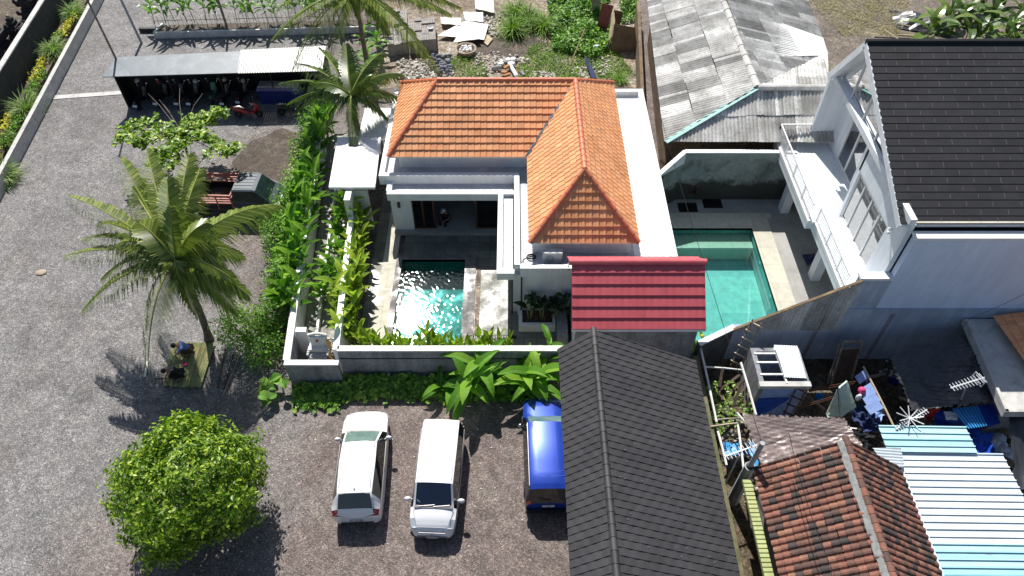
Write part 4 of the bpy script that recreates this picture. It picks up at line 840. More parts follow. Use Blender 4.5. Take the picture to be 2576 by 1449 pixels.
# ---------------- motorbikes ----------------
def bike(label, paint, seat, loc, rz, plate_=True, hel=None, mir=True, lean=6, group='scooters parked under the shelter', lampm='lamp_red'):
    root = thing('motor_scooter', label, 'scooter', (0, 0, 0), group)
    for y in (-.62, .62):
        q = MB(); q.lathe([(.17, -.045), (.23, -.05), (.25, -.02), (.25, .02), (.23, .05), (.17, .045)], n=16); q.v = [(c, y + a, .25 + b) for a, b, c in q.v]; o = q.build('wheel', 'rubber', root, smooth=True)
        q = MB(); q.lathe([(.03, -.05), (.03, .05)], n=8)
        for k in range(5): q.bar((.17 * cos(k * 1.257), .17 * sin(k * 1.257), 0), (0, 0, 0), .025)
        q.v = [(c, y + a, .25 + b) for a, b, c in q.v]; q.build('rim', 'pipe_grey', o)
    prof = [(-.95, .05, .72, .82), (-.7, .13, .5, .84), (-.35, .16, .42, .76), (-.05, .14, .3, .55), (.1, .14, .26, .36), (.3, .14, .27, .38), (.38, .17, .32, .75), (.5, .2, .5, 1.0), (.62, .12, .62, .98), (.72, .05, .66, .85)]
    b = MB()
    rs = [[(-w, y, z0 + .06), (-w * .8, y, z1 - .03), (-w * .4, y, z1), (w * .4, y, z1), (w * .8, y, z1 - .03), (w, y, z0 + .06), (w * .5, y, z0), (-w * .5, y, z0)] for y, w, z0, z1 in prof]
    vs = [p for r_ in rs for p in r_]
    b.add(vs, [(i * 8 + k, i * 8 + (k + 1) % 8, (i + 1) * 8 + (k + 1) % 8, (i + 1) * 8 + k) for i in range(len(rs) - 1) for k in range(8)] + [tuple(range(8)), tuple(range(len(vs) - 8, len(vs)))])
    b.build('body', paint, root, smooth=True, ang=60)
    b = MB(); b.add([(-.1, -.75, .86), (.1, -.75, .86), (.14, -.4, .84), (.12, -.02, .74), (-.12, -.02, .74), (-.14, -.4, .84), (0, -.4, .9)], [(0, 1, 6), (1, 2, 6), (2, 3, 6), (3, 4, 6), (4, 5, 6), (5, 0, 6)]); b.build('seat', seat, root, smooth=True, ang=80)
    b = MB(); b.tube([(-.33, .3, 1.0), (-.2, .4, 1.04), (0, .45, 1.02), (.2, .4, 1.04), (.33, .3, 1.0)], .02, 6); b.build('handlebar', 'black', root)
    b = MB(); b.bar((0, .5, .9), (0, .64, .3), .06, .05); b.build('fork', 'dark_metal', root)
    b = MB(); b.box(-.09, .09, .42, .6, .5, .58); b.v = [(x, y + .18, z + .02) for x, y, z in b.v]; b.build('front_fender', paint, root)
    b = MB(); b.ball((0, -.93, .76), .07, 8, sq=(1.2, .6, .7)); b.build('tail_lamp', lampm, root)
    if mir:
        for k in (-1, 1):
            b = MB(); b.tube([(k * .24, .38, 1.03), (k * .3, .42, 1.22)], .008, 4); b.ball((k * .33, .42, 1.26), .06, 8, sq=(1.3, .4, .8)); b.build('mirror', 'chrome', root)
    if plate_:
        b = MB(); b.add([(-.13, -1.0, .62), (.13, -1.0, .62), (.13, -1.06, .5), (-.13, -1.06, .5)], [(0, 1, 2, 3)]); b.build('number_plate', 'plate_white', root)
    b = MB(); b.bar((-.12, -.05, .28), (-.28, -.1, .0), .025); b.build('side_stand', 'dark_metal', root)
    root.location = loc; root.rotation_euler = (0, R(lean), rz)
    return root
bk = [((350, 268), 'black scooter leftmost under the shelter, white rear wheel and silver side panel', 'bike_black', 'black', -3),
      ((402, 262), 'black scooter under the shelter with a red helmet on its mirror', 'bike_black', 'black', -6),
      ((447, 262), 'black scooter third from the left end of the shelter', 'bike_black', 'black', 4),
      ((482, 262), 'black scooter fourth from the left, number plate just left of the green scooter', 'bike_black', 'black', -2),
      ((530, 258), 'pale green rounded scooter in the row under the shelter', 'bike_green', 'seat_brown', 8),
      ((562, 262), 'dark scooter with brown seat and red tail lamp right of the green scooter', 'bike_black', 'seat_brown', 2),
      ((606, 258), 'black scooter behind the red scooter under the shelter', 'bike_black', 'black', -4)]
for i, ((x, y), lb, pt, st_, dr) in enumerate(bk):
    p = at(x, y, .25); bike(lb, pt, st_, (p.x, p.y + .6, 0), R(dr), plate_=(i != 4), mir=True)
p = at(627, 288, .2); rb = bike('red scooter parked sideways in front of the row of dark scooters', 'bike_red', 'black', (p.x, p.y, 0), R(-88), lean=4)
p = at(735, 280, .2); bike('black scooter half hidden under the palm at the right end of the shelter', 'bike_black', 'black', (p.x, p.y, 0), R(-80), plate_=False)
def helmet(x, y, m, lb, z=1.15):
    p = at(x, y, z); h = thing('helmet', lb, 'helmet', tuple(p), 'helmets hung on the scooters')
    b = MB(); b.ball((p.x, p.y, p.z), .145, 12, sq=(1, 1.15, .95)); b.build('shell', m, h, smooth=True, ang=180)
    b = MB(); b.ball((p.x, p.y + .06, p.z - .03), .13, 10, sq=(.9, 1.1, .5)); b.build('visor', 'black', h, smooth=True)
helmet(345, 202, 'helmet_white', 'small white helmet on the leftmost black scooter'); helmet(398, 203, 'helmet_red', 'red helmet hung on the second black scooter')
helmet(564, 200, 'helmet_cream', 'cream round helmet right of the green scooter'); helmet(611, 203, 'helmet_cream', 'cream helmet with dark visor behind the red scooter'); helmet(491, 204, 'helmet_white', 'white helmet between the fourth scooter and the green one'); helmet(512, 200, 'black', 'black helmet on the handlebar of the green scooter')
# ---------------- shelter ----------------
a = thing('scooter_shelter', 'long low scooter shelter with grey sheet roof and dark panelled back', 'shelter', (-17, 38, 0))
f0, f1 = at(257, 193, 2.35), at(812, 177, 2.35); k0, k1 = at(291, 144, 2.62), at(820, 118, 2.62); fm = f0.lerp(f1, .625); km = k0.lerp(k1, .605)
b = MB(); b.slab([f0, fm, km, k0], .05); b.build('roof', 'shed_roof', a)
b = MB(); up = Vector((0, 0, .06)); dv = (f1 - f0).normalized()
P4 = [fm - up * 0 + up - dv * .15, f1 + up, k1 + up, km + up - dv * .15]
nr = 34
for i in range(nr):
    s0, s1, s2 = i / nr, (i + .22) / nr, (i + 1) / nr
    A_, B_, C_ = [(P4[0].lerp(P4[1], s) - Vector((0, .12, .02)), P4[3].lerp(P4[2], s)) for s in (s0, s1, s2)]
    e = Vector((0, 0, .045)); b.add([A_[0] + e, B_[0] + e, B_[1] + e, A_[1] + e, B_[0], C_[0], C_[1], B_[1]], [(0, 1, 2, 3), (4, 5, 6, 7), (1, 4, 7, 2), (0, 3, 7, 4)])
b.build('roof_sheet', 'metal_sheet', a)
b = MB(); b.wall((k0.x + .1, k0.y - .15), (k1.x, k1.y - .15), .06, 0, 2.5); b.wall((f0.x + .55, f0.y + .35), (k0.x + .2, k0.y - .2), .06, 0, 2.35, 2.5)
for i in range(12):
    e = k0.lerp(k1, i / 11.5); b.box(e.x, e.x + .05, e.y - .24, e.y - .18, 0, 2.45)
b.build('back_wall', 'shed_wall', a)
for i in range(5):
    e = f0.lerp(f1, .04 + i * .235); b = MB(); b.bar((e.x, e.y + .3, 0), (e.x, e.y + .3, 2.3), .06); b.build('post', 'black', a)
b = MB(); b.bar(f0 - up + Vector((.1, .3, 0)), f1 - up + Vector((0, .3, 0)), .05, .08); b.build('beam', 'black', a)
p = at(705, 235, .5); b = MB(); b.box(p.x - 1.2, p.x + 1.2, p.y - .4, p.y + .5, 0, .95); b.box(p.x - 1.3, p.x + 1.3, p.y - .5, p.y + .6, .95, 1.0); a = single('counter', b, 'plastic_blue', 'dark blue counter in the shade at the right end of the scooter shelter', 'counter')
b = MB(); b.box(p.x - 1.25, p.x + 1.25, p.y - .2, p.y + .55, 1.0, 1.03); b.build('counter_top', 'cement', a)
# ---------------- people ----------------
def skin(name, J, E, m, parent, scale=1., root='pelvis', lv=2):
    """grow one continuous surface round a joint graph; J: name -> (x, y, z, radius)"""
    names = list(J); me = bpy.data.meshes.new(name)
    me.from_pydata([J[n][:3] for n in names], [(names.index(a), names.index(b)) for a, b in E], [])
    o = bpy.data.objects.new(name, me); COL.objects.link(o); o.parent = parent
    md = o.modifiers.new('Skin', 'SKIN'); md.use_smooth_shade = True
    for i, n in enumerate(names):
        r_ = J[n][3] * scale; me.skin_vertices[0].data[i].radius = (r_, r_)
        me.skin_vertices[0].data[i].use_root = (n == root)
    sb = o.modifiers.new('Sub', 'SUBSURF'); sb.levels = lv; sb.render_levels = lv
    me.materials.append(MATS[m]); return o
def person(label, P, loc, rz, shirt, trousers, hair='hair', cap=None, group=None):
    """P: joints of the pose: pelvis, chest, neck, head, shoulder/elbow/wrist/hip/knee/ankle/toe with suffix l or r"""
    root = thing('person', label, 'person', (0, 0, 0), group)
    V3 = {k: Vector(v) for k, v in P.items()}
    rad = dict(pelvis=.12, waist=.115, chest=.135, neck=.055, head=.085, crown=.09, hip=.085, knee=.058, ankle=.04, toe=.03, shoulder=.062, elbow=.042, wrist=.028, palm=.032)
    V3['waist'] = V3['pelvis'].lerp(V3['chest'], .5); hd = (V3['head'] - V3['neck']).normalized(); V3['crown'] = V3['head'] + hd * .11
    fw = (V3['kneel'] + V3['kneer']) / 2 - V3['pelvis']; fw.z = 0; fw = fw.normalized() if fw.length > .05 else Vector((-1, 0, 0))
    V3['nose'] = V3['head'] + fw * .105 - hd * .0; sidev = hd.cross(fw).normalized()
    V3['earl'] = V3['head'] + sidev * .09; V3['earr'] = V3['head'] - sidev * .09
    J = {}; E = [('pelvis', 'waist'), ('waist', 'chest'), ('chest', 'neck'), ('neck', 'head'), ('head', 'crown'), ('head', 'nose')]
    for s in 'lr':
        d = (V3['wrist' + s] - V3['elbow' + s]).normalized(); V3['palm' + s] = V3['wrist' + s] + d * .06
        E += [('chest', 'shoulder' + s), ('shoulder' + s, 'elbow' + s), ('elbow' + s, 'wrist' + s), ('wrist' + s, 'palm' + s), ('pelvis', 'hip' + s), ('hip' + s, 'knee' + s), ('knee' + s, 'ankle' + s), ('ankle' + s, 'toe' + s)]
        side = d.cross(Vector((0, 0, 1))); side = side.normalized() if side.length > .01 else Vector((1, 0, 0))
        for f, (o_, ln) in enumerate(((-.028, .07), (-.01, .08), (.01, .077), (.028, .06))):
            a = V3['palm' + s] + side * o_ + d * .035; b_ = a + d * ln * .55; c_ = b_ + (d + Vector((0, 0, -.8))).normalized() * ln * .45
            V3['fa%d%s' % (f, s)], V3['fb%d%s' % (f, s)], V3['fc%d%s' % (f, s)] = a, b_, c_
            for q in 'abc': rad['f%s%d' % (q, f)] = .0085
            E += [('palm' + s, 'fa%d%s' % (f, s)), ('fa%d%s' % (f, s), 'fb%d%s' % (f, s)), ('fb%d%s' % (f, s), 'fc%d%s' % (f, s))]
        V3['th' + s] = V3['wrist' + s] + d * .05 + side * .055; rad['th'] = .01; E.append(('wrist' + s, 'th' + s))
    for k, v in V3.items():
        key = k if k in rad else (k[:-1] if k[:-1] in rad else None)
        J[k] = (*v, rad[key] if key else (.018 if k == 'nose' else .02))
    body = skin('body', {k: v for k, v in J.items() if not k.startswith('ear')}, E, 'skin', root)
    sub = lambda ks, sc: {k: (*J[k][:3], J[k][3] * sc) for k in ks}
    for s in 'lr': J['mid' + s] = (*V3['shoulder' + s].lerp(V3['elbow' + s], .8), .055); J['cuff' + s] = (*V3['knee' + s].lerp(V3['ankle' + s], .75), .055)
    tk = ['pelvis', 'waist', 'chest'] + [n + s for s in 'lr' for n in ('shoulder', 'mid')]
    skin('shirt', sub(tk, 1.22), [('pelvis', 'waist'), ('waist', 'chest')] + [p for s in 'lr' for p in (('chest', 'shoulder' + s), ('shoulder' + s, 'mid' + s))], shirt, root)
    tk = ['pelvis'] + [n + s for s in 'lr' for n in ('hip', 'knee', 'cuff')]
    skin('trousers', sub(tk, 1.25), [p for s in 'lr' for p in (('pelvis', 'hip' + s), ('hip' + s, 'knee' + s), ('knee' + s, 'cuff' + s))], trousers, root)
    b = MB(); c_ = V3['head'].lerp(V3['crown'], .62) - fw * .02; b.ball(c_, .118, 14, sq=(1, 1, .95)); b.build('hair', hair, root, smooth=True, ang=180)
    if cap:
        b = MB(); c_ = V3['crown'] + hd * .02; b.ball(c_, .125, 12, sq=(1, 1, .72)); b.slab([c_ + fw * .08 + sidev * .09, c_ + fw * .24 + sidev * .06, c_ + fw * .24 - sidev * .06, c_ + fw * .08 - sidev * .09], .015); b.build('cap', cap, root, smooth=True)
    for s in 'lr':
        b = MB(); t_ = V3['toe' + s]; b.ball(V3['ankle' + s].lerp(t_, .6) - Vector((0, 0, .02)), .055, 8, sq=(1.9, .8, .6)); b.build('sandal', 'rubber', root)
    root.location = loc; root.rotation_euler.z = rz; return root
SQ = dict(pelvis=(.0, 0, .28), chest=(-.28, 0, .56), neck=(-.42, 0, .62), head=(-.53, 0, .62), shoulderl=(-.3, -.19, .56), shoulderr=(-.3, .19, .56), elbowl=(-.42, -.26, .32), elbowr=(-.46, .24, .34), wristl=(-.6, -.14, .14), wristr=(-.64, .12, .14),
          hipl=(.0, -.1, .26), hipr=(.0, .1, .26), kneel=(-.34, -.24, .42), kneer=(-.34, .24, .42), anklel=(-.06, -.2, .09), ankler=(-.06, .2, .09), toel=(-.24, -.22, .04), toer=(-.24, .22, .04))
p = at(472, 884, .2); q1 = person('person in a light blue shirt crouching at the upper end of the bamboo platform', SQ, (p.x + .15, p.y, .12), R(8), 'shirt_blue', 'trouser_brown')
p = at(452, 945, .2); q2 = person('person in a black printed shirt crouching at the lower end of the bamboo platform', SQ, (p.x + .1, p.y, .12), R(12), 'shirt_black', 'shirt_black')
b = MB()
for yy, sg in ((.075, 1), (-.075, -1)):
    for rr_ in (.07,):
        b.tube([(-.2 + .5 * 0 + rr_ * cos(k * PI / 8) * .9, yy + sg * (rr_ * sin(k * PI / 8)) * .7, .66 + .0) for k in range(17)], .008, 4)
b.slab([(-.25, .03, .665), (-.16, .03, .655), (-.16, .1, .655), (-.25, .11, .66)], .004); b.slab([(-.25, -.11, .66), (-.16, -.11, .655), (-.16, -.03, .655), (-.25, -.03, .665)], .004)
o = b.build('shirt_print', 'print', None); o.parent = q2; o.location = (0, 0, .045)
SIT = dict(pelvis=(0, 0, .14), chest=(-.08, 0, .52), neck=(-.1, 0, .66), head=(-.16, 0, .76), shoulderl=(-.08, -.18, .56), shoulderr=(-.08, .18, .56), elbowl=(-.16, -.24, .32), elbowr=(-.16, .24, .32), wristl=(-.36, -.1, .3), wristr=(-.36, .1, .3),
           hipl=(.0, -.1, .14), hipr=(.0, .1, .14), kneel=(-.42, -.16, .2), kneer=(-.42, .16, .2), anklel=(-.5, -.12, -.12), ankler=(-.5, .12, -.12), toel=(-.64, -.12, -.16), toer=(-.64, .12, -.16))
p = at(1122, 562, .3); person('person in dark clothes and a white cap sitting at the open villa doorway', SIT, (p.x, p.y + .25, .3), R(70), 'shirt_black', 'shirt_black', cap='shirt_white')
WK = dict(pelvis=(0, 0, .88), chest=(-.18, 0, 1.24), neck=(-.3, 0, 1.4), head=(-.38, 0, 1.5), shoulderl=(-.2, -.18, 1.32), shoulderr=(-.2, .18, 1.32), elbowl=(-.3, -.22, 1.08), elbowr=(-.28, .22, 1.08), wristl=(-.5, -.12, 1.0), wristr=(-.5, .14, 1.0),
          hipl=(.0, -.09, .86), hipr=(.0, .09, .86), kneel=(-.12, -.1, .46), kneer=(.05, .1, .46), anklel=(-.08, -.1, .08), ankler=(.2, .1, .1), toel=(-.24, -.1, .03), toer=(.08, .1, .04))
p = at(838, 560, 1.2); person('person in a white shirt and dark trousers bending in the entry path', WK, (p.x + .1, p.y, .02), R(-60), 'shirt_white', 'trouser')
# bamboo platform and poles
a = thing('bamboo_platform', 'low platform of green bamboo poles laid side by side under two crouching people', 'platform', (-13.5, 17.5, 0))
tl, tr, br, bl_ = at(436, 863, .1), at(540, 863, .1), at(504, 974, .1), at(412, 972, .1); b = MB(); n = 27; rg = random.Random(3)
for i in range(n):
    s = i / (n - 1); p = tl.lerp(tr, s); q = bl_.lerp(br, s)
    if i < 2: p = p.lerp(q, .12); 
    q = p.lerp(q, 1 + rg.uniform(-.02, .02)); b.tube([p + Vector((0, 0, .02)), q + Vector((0, 0, .02))], .034, 7, t=rg.uniform(.15, .8) + (.2 if i < 3 else 0))
b.build('slats', 'bamboo', a); b = MB()
for s in (.1, .5, .9): b.bar(tl.lerp(bl_, s) - Vector((0, 0, .06)), tr.lerp(br, s) - Vector((0, 0, .06)), .06)
b.build('crossbeam', 'dark_wood', a)
for i, (p, q) in enumerate((((568, 867), (548, 976)), ((588, 887), (562, 980)), ((604, 893), (560, 997)))):
    b = MB(); b.tube([at(*p, .03), at(*q, .03)], .022, 6); single('bamboo_stick', b, 'pale_wood' if i == 2 else 'dark_wood', ('leftmost straight brown', 'middle thin brown', 'palest slanting')[i] + ' stick on the gravel right of the bamboo platform', 'stick', 'sticks on the gravel')
b = MB(); p, q = at(372, 908, .05), at(364, 948, .05); b.bar(p, q, .1, .03); single('board', b, 'board_white', 'short pale board under the palm frond left of the platform', 'board')
b = MB(); b.tube([at(386, 949, .04), at(418, 949, .04)], .02, 5); single('stick', b, 'pale_wood', 'short pinkish stick poking out left of the bamboo platform', 'stick')
p = at(466, 917, .16); b = MB(); b.lathe([(.0, 0), (.07, .0), (.11, .05), (.1, .055), (.06, .01)], p, 12); single('bowl', b, 'cloth_pink', 'small pink bowl between the two crouching people', 'bowl')
p = at(104, 686, .0); b = MB(); b.ball((p.x, p.y, .03), .25, 12, sq=(1.1, .8, .22)); single('concrete_disc', b, 'stone_tan', 'pale flat round stone alone on the gravel at the far left', 'stone')
# ---------------- plants ----------------
def frond(mb, st, c, tip, lift, leaf, n=44, droop=.55, rgn=random, width=1.):
    """coconut frond: arched midrib with hanging leaflets on both sides"""
    c = Vector(c); tip = Vector(tip); mid = c.lerp(tip, .45) + Vector((0, 0, lift)); P = []
    for i in range(n + 1):
        s = i / n; P.append(c * (1 - s) ** 2 + mid * 2 * s * (1 - s) + tip * s * s)
    st.tube(P[::3], [.045 * (1 - i / (n / 3 + 1)) + .012 for i in range(len(P[::3]))], 5, t=rgn.uniform(.55, .95))
    for i in range(2, n):
        s = i / n; d = (P[i + 1] - P[i - 1]).normalized(); sd_ = d.cross(Vector((0, 0, 1))); sd_ = sd_.normalized() if sd_.length > .02 else Vector((1, 0, 0))
        L = leaf * (1.15 * sin(PI * min(1, .12 + s * .86)) ** .6) * rgn.uniform(.7, 1.12); upv = sd_.cross(d)
        for sg in (-1, 1):
            for h in (0, .5):
                base = P[i].lerp(P[i + 1], h); dr = (sd_ * sg * .9 + d * (.5 + .55 * s) - Vector((0, 0, 1)) * (droop * .5) + upv * .1).normalized()
                q1 = base + dr * L * .5; q2 = q1 + (dr - Vector((0, 0, 1)) * droop * rgn.uniform(.7, 2.6)).normalized() * L * .5
                ww = (d * .5 + upv * .25 * sg).normalized() * .028 * width; t = rgn.uniform(.25, .85)
                mb.add([base - ww * .6, base + ww * .6, q1 + ww, q1 - ww, q2], [(0, 1, 2, 3), (3, 2, 4)], t)
def palm(label, base, crown, tips, leaf, lift, lmat='leaf_palm', r0=.16, lean=(0, 0), n=44):
    rg = random.Random(int(base[0] * 10)); root = thing('coconut_palm', label, 'palm tree', tuple(base), 'coconut palms')
    b = MB(); P = []; base = Vector(base); crown = Vector(crown)
    for i in range(12):
        s = i / 11; P.append(base.lerp(crown, s) + Vector((lean[0], lean[1], 0)) * sin(PI * s))
    b.tube(P, [r0 * (1.5 if i == 0 else 1.0 - .35 * i / 11) * (1.06 if i % 2 else .97) for i in range(12)], 9); b.build('trunk', 'bark', root, smooth=True)
    lf = MB(); st = MB()
    for k, t in enumerate(tips):
        frond(lf, st, crown + Vector((0, 0, .1)), t[0], lift * t[1], leaf * (t[2] if len(t) > 2 else 1), n, t[3] if len(t) > 3 else .85, rg)
    st.build('frond_rib', 'leaf_palm', root); lf.build('fronds', lmat, root)
    b = MB()
    for k in range(7): a_ = k * 2.4; b.ball(crown + Vector((.25 * cos(a_), .25 * sin(a_), -.2 - .05 * (k % 3))), .11, 8, sq=(1, 1, 1.25))
    b.build('coconuts', 'leaf_palm_dark', root)
    return root
C1 = at(447, 662, 5.0); B1 = at(527, 856, 0)
tp = lambda x, y, z: at(x, y, z)
palm('big coconut palm standing over the gravel yard beside the bamboo platform', B1, C1,
     [(tp(170, 492, 5.4), 1.2), (tp(160, 645, 4.2), 1.1), (tp(205, 785, 3.6), 1.3), (tp(372, 935, 2.2), 1.6, 1., 1.), (tp(628, 745, 3.6), 1.3), (tp(700, 515, 4.6), 1.5, 1.15), (tp(600, 790, 3.0), 1.4),
      (tp(300, 395, 6.2), .9), (tp(368, 375, 6.8), .6), (tp(478, 385, 6.6), .7), (tp(505, 425, 6.4), .7, .8), (tp(590, 705, 4.4), 1.1), (tp(500, 800, 3.0), 1.3, .85), (tp(255, 700, 4.2), 1.2), (tp(610, 640, 4.6), 1.2), (tp(330, 470, 6.0), .8), (tp(210, 600, 4.6), 1.2), (tp(420, 450, 7.0), .5), (tp(245, 560, 5.0), 1.2), (tp(520, 560, 6.4), .7), (tp(350, 560, 6.4), .7), (tp(430, 520, 7.4), .3, .8), (tp(300, 610, 5.6), 1.), (tp(560, 610, 5.0), 1.2), (tp(460, 720, 4.6), 1., .7)], 1.2, 1.0, lean=(.1, .0))
C2 = at(884, 243, 4.6)
palm('middle coconut palm with its crown over the entrance canopy beside the orange roof', (C2.x + .05, C2.y + .1, 0), C2,
     [(tp(722, 262, 3.6), 1.2), (tp(738, 288, 3.2), 1.4), (tp(893, 405, 2.4), 1.3, .8), (tp(1012, 186, 4.6), 1.1), (tp(962, 132, 5.4), .9), (tp(745, 160, 4.6), 1.), (tp(800, 120, 5.4), .8), (tp(870, 110, 6.2), .5), (tp(1010, 250, 3.8), 1.1), (tp(975, 300, 3.2), 1.2, .8), (tp(820, 330, 3.), 1.1, .8), (tp(930, 190, 6), .5, .8), (tp(700, 210, 4), 1.1), (tp(780, 210, 5.2), .8)], .95, .8, 'leaf_palm_dark')
C3 = at(893, -18, 7.0)
palm('tallest coconut palm at the top edge with long drooping yellow green fronds', (C3.x, C3.y, 0), C3,
     [(tp(684, 100, 6.0), 1.1), (tp(738, 175, 4.6), 1.5, 1.1), (tp(829, 152, 4.8), 1.3), (tp(1104, 184, 4.4), 1.7, 1.15), (tp(1136, 38, 6.4), 1.1), (tp(900, 46, 6.3), .9, .7), (tp(770, -60, 7.4), .8), (tp(1180, -20, 7), 1.), (tp(980, 90, 5.6), 1.2, .9), (tp(700, 20, 6.6), 1.1), (tp(1080, -90, 8), .8), (tp(900, -120, 8.6), .6), (tp(1160, 20, 6.2), 1.2)], 1.0, 1.0, n=48)

def leafcloud(mb, P, Nn, size, rg, asp=.5, tilt=.7, fold=True):
    """one small diamond leaf per point, loosely facing along the given normals"""
    n = len(P); d = Nn + rg.normal(0, tilt, (n, 3)); d /= np.linalg.norm(d, axis=1)[:, None] + 1e-9
    r_ = rg.normal(0, 1, (n, 3)); a = np.cross(d, r_); a /= np.linalg.norm(a, axis=1)[:, None] + 1e-9; b = np.cross(d, a)
    L = size * rg.uniform(.7, 1.3, (n, 1)); base = P - a * L * .5; tip = P + a * L * .5; m1 = P + b * L * asp * .5 + d * L * .06; m2 = P - b * L * asp * .5 + d * L * .06
    V = np.stack([base, m1, tip, m2], 1).reshape(-1, 3); k = len(mb.v)
    mb.v += [tuple(v) for v in V.tolist()]; mb.f += [(k + 4 * i, k + 4 * i + 1, k + 4 * i + 2, k + 4 * i + 3) for i in range(n)]
    mb.t += rg.uniform(.15, .95, n).tolist()
def shell(rg, n, c, r, lo=.55, zmin=-1., lump=.14):
    d = rg.normal(0, 1, (n, 3)); d /= np.linalg.norm(d, axis=1)[:, None]; d = d[d[:, 2] > zmin]
    ph = c[0] * 3.1
    bump_ = 1 + lump * (np.sin(5 * d[:, 0] + ph) * np.sin(4 * d[:, 1] + 2 + ph) + .7 * np.sin(9 * d[:, 2] + 3 * d[:, 0] + ph) + .5 * np.sin(13 * d[:, 1] - 8 * d[:, 0]))
    rad = (lo + (1 - lo) * rg.uniform(0, 1, len(d)) ** .45) * bump_
    return np.array(c) + d * rad[:, None] * np.array(r), d
def shrub(name, label, cat, c, r, n, size, m, h=None, group=None, asp=.5, lump=.16, stem='bark', lo=.5):
    root = thing(name, label, cat, (c[0], c[1], 0), group); rg = np.random.default_rng(int(abs(c[0] * 100 + c[1] * 7)) + 1)
    mb = MB(); P, D = shell(rg, n, c, r, lo, -.6, lump); leafcloud(mb, P, D + np.array([0, 0, .35]), size, rg, asp); mb.build('foliage', m, root)
    s = MB(); g = random.Random(3)
    for k in range(6):
        e = Vector((c[0] + g.uniform(-.6, .6) * r[0], c[1] + g.uniform(-.6, .6) * r[1], c[2] + g.uniform(-.2, .4) * r[2])); s.tube([(c[0] + g.uniform(-.05, .05), c[1], 0), Vector((c[0], c[1], c[2] * .4)).lerp(e, .4), e], [.05, .035, .012], 5)
    s.build('stem', stem, root); return root
# big round clipped tree
c = at(482, 1224, 2.3); root = thing('round_tree', 'large round clipped tree with glossy bright leaves in the lower left', 'tree', (c.x, c.y, 0))
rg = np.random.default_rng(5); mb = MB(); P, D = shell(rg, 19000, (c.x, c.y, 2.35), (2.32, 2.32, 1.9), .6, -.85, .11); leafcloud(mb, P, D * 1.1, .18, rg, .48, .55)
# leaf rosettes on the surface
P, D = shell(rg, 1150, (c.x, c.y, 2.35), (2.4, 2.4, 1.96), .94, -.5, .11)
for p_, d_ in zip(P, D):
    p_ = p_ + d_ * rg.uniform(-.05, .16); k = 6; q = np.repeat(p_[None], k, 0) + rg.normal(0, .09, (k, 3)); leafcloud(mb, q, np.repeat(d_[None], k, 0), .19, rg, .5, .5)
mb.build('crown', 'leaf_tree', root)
b = MB(); b.tube([(c.x, c.y, 0), (c.x + .05, c.y, .6), (c.x, c.y, 1.2)], [.2, .15, .13], 9)
for k in range(9): a_ = k * .7; b.tube([(c.x, c.y, .9), (c.x + .9 * cos(a_), c.y + .9 * sin(a_), 1.7), (c.x + 1.9 * cos(a_), c.y + 1.9 * sin(a_), 2.4)], [.09, .06, .02], 6)
b.build('trunk', 'bark', root, smooth=True)
# spreading tree near the scooters: bare limbs carrying leaf clusters
cl = [(300, 346), (318, 335), (346, 312), (368, 300), (362, 340), (340, 350), (400, 330), (420, 318), (440, 350), (455, 325), (470, 305), (490, 300), (510, 292), (530, 285), (550, 280), (548, 292), (505, 318), (480, 335), (455, 350), (425, 375), (400, 385), (412, 400), (430, 395), (395, 408), (450, 372), (520, 350), (545, 365), (535, 382), (560, 385), (575, 378), (585, 372), (350, 365), (330, 322), (436, 335), (470, 352), (440, 410), (500, 340), (385, 345), (535, 300)]
root = thing('leafy_tree', 'small spreading tree with sparse fresh green leaf clusters between scooters and truck', 'tree', tuple(at(478, 402, 0))); rgp = random.Random(9); tb = at(480, 410, 0)
lf = MB(); br_ = MB(); fork = Vector((tb.x, tb.y + .4, 1.5)); br_.tube([tb, (tb.x, tb.y + .1, .8), fork], [.09, .07, .06], 7); rgn_ = np.random.default_rng(2)
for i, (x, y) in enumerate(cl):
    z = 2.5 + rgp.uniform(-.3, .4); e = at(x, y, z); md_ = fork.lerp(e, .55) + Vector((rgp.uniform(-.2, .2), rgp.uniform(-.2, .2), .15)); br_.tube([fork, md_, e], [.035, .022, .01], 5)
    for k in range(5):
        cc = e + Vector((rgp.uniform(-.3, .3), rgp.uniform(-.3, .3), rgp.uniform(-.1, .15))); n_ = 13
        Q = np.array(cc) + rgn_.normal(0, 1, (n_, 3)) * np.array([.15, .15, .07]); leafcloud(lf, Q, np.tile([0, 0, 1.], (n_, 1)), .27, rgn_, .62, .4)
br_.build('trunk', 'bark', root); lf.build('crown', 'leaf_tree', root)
for k, ((x0, y0), (x1, y1)) in enumerate((((420, 300), (372, 235)), ((440, 300), (400, 250)), ((455, 290), (452, 222)), ((500, 290), (510, 235)), ((430, 310), (412, 262)))):
    b = MB(); e = at(x1, y1, 2.2); b.tube([fork, fork.lerp(e, .6) + Vector((0, 0, .3)), e], [.03, .018, .008], 5); b.build('bare_branch', 'bark', root)

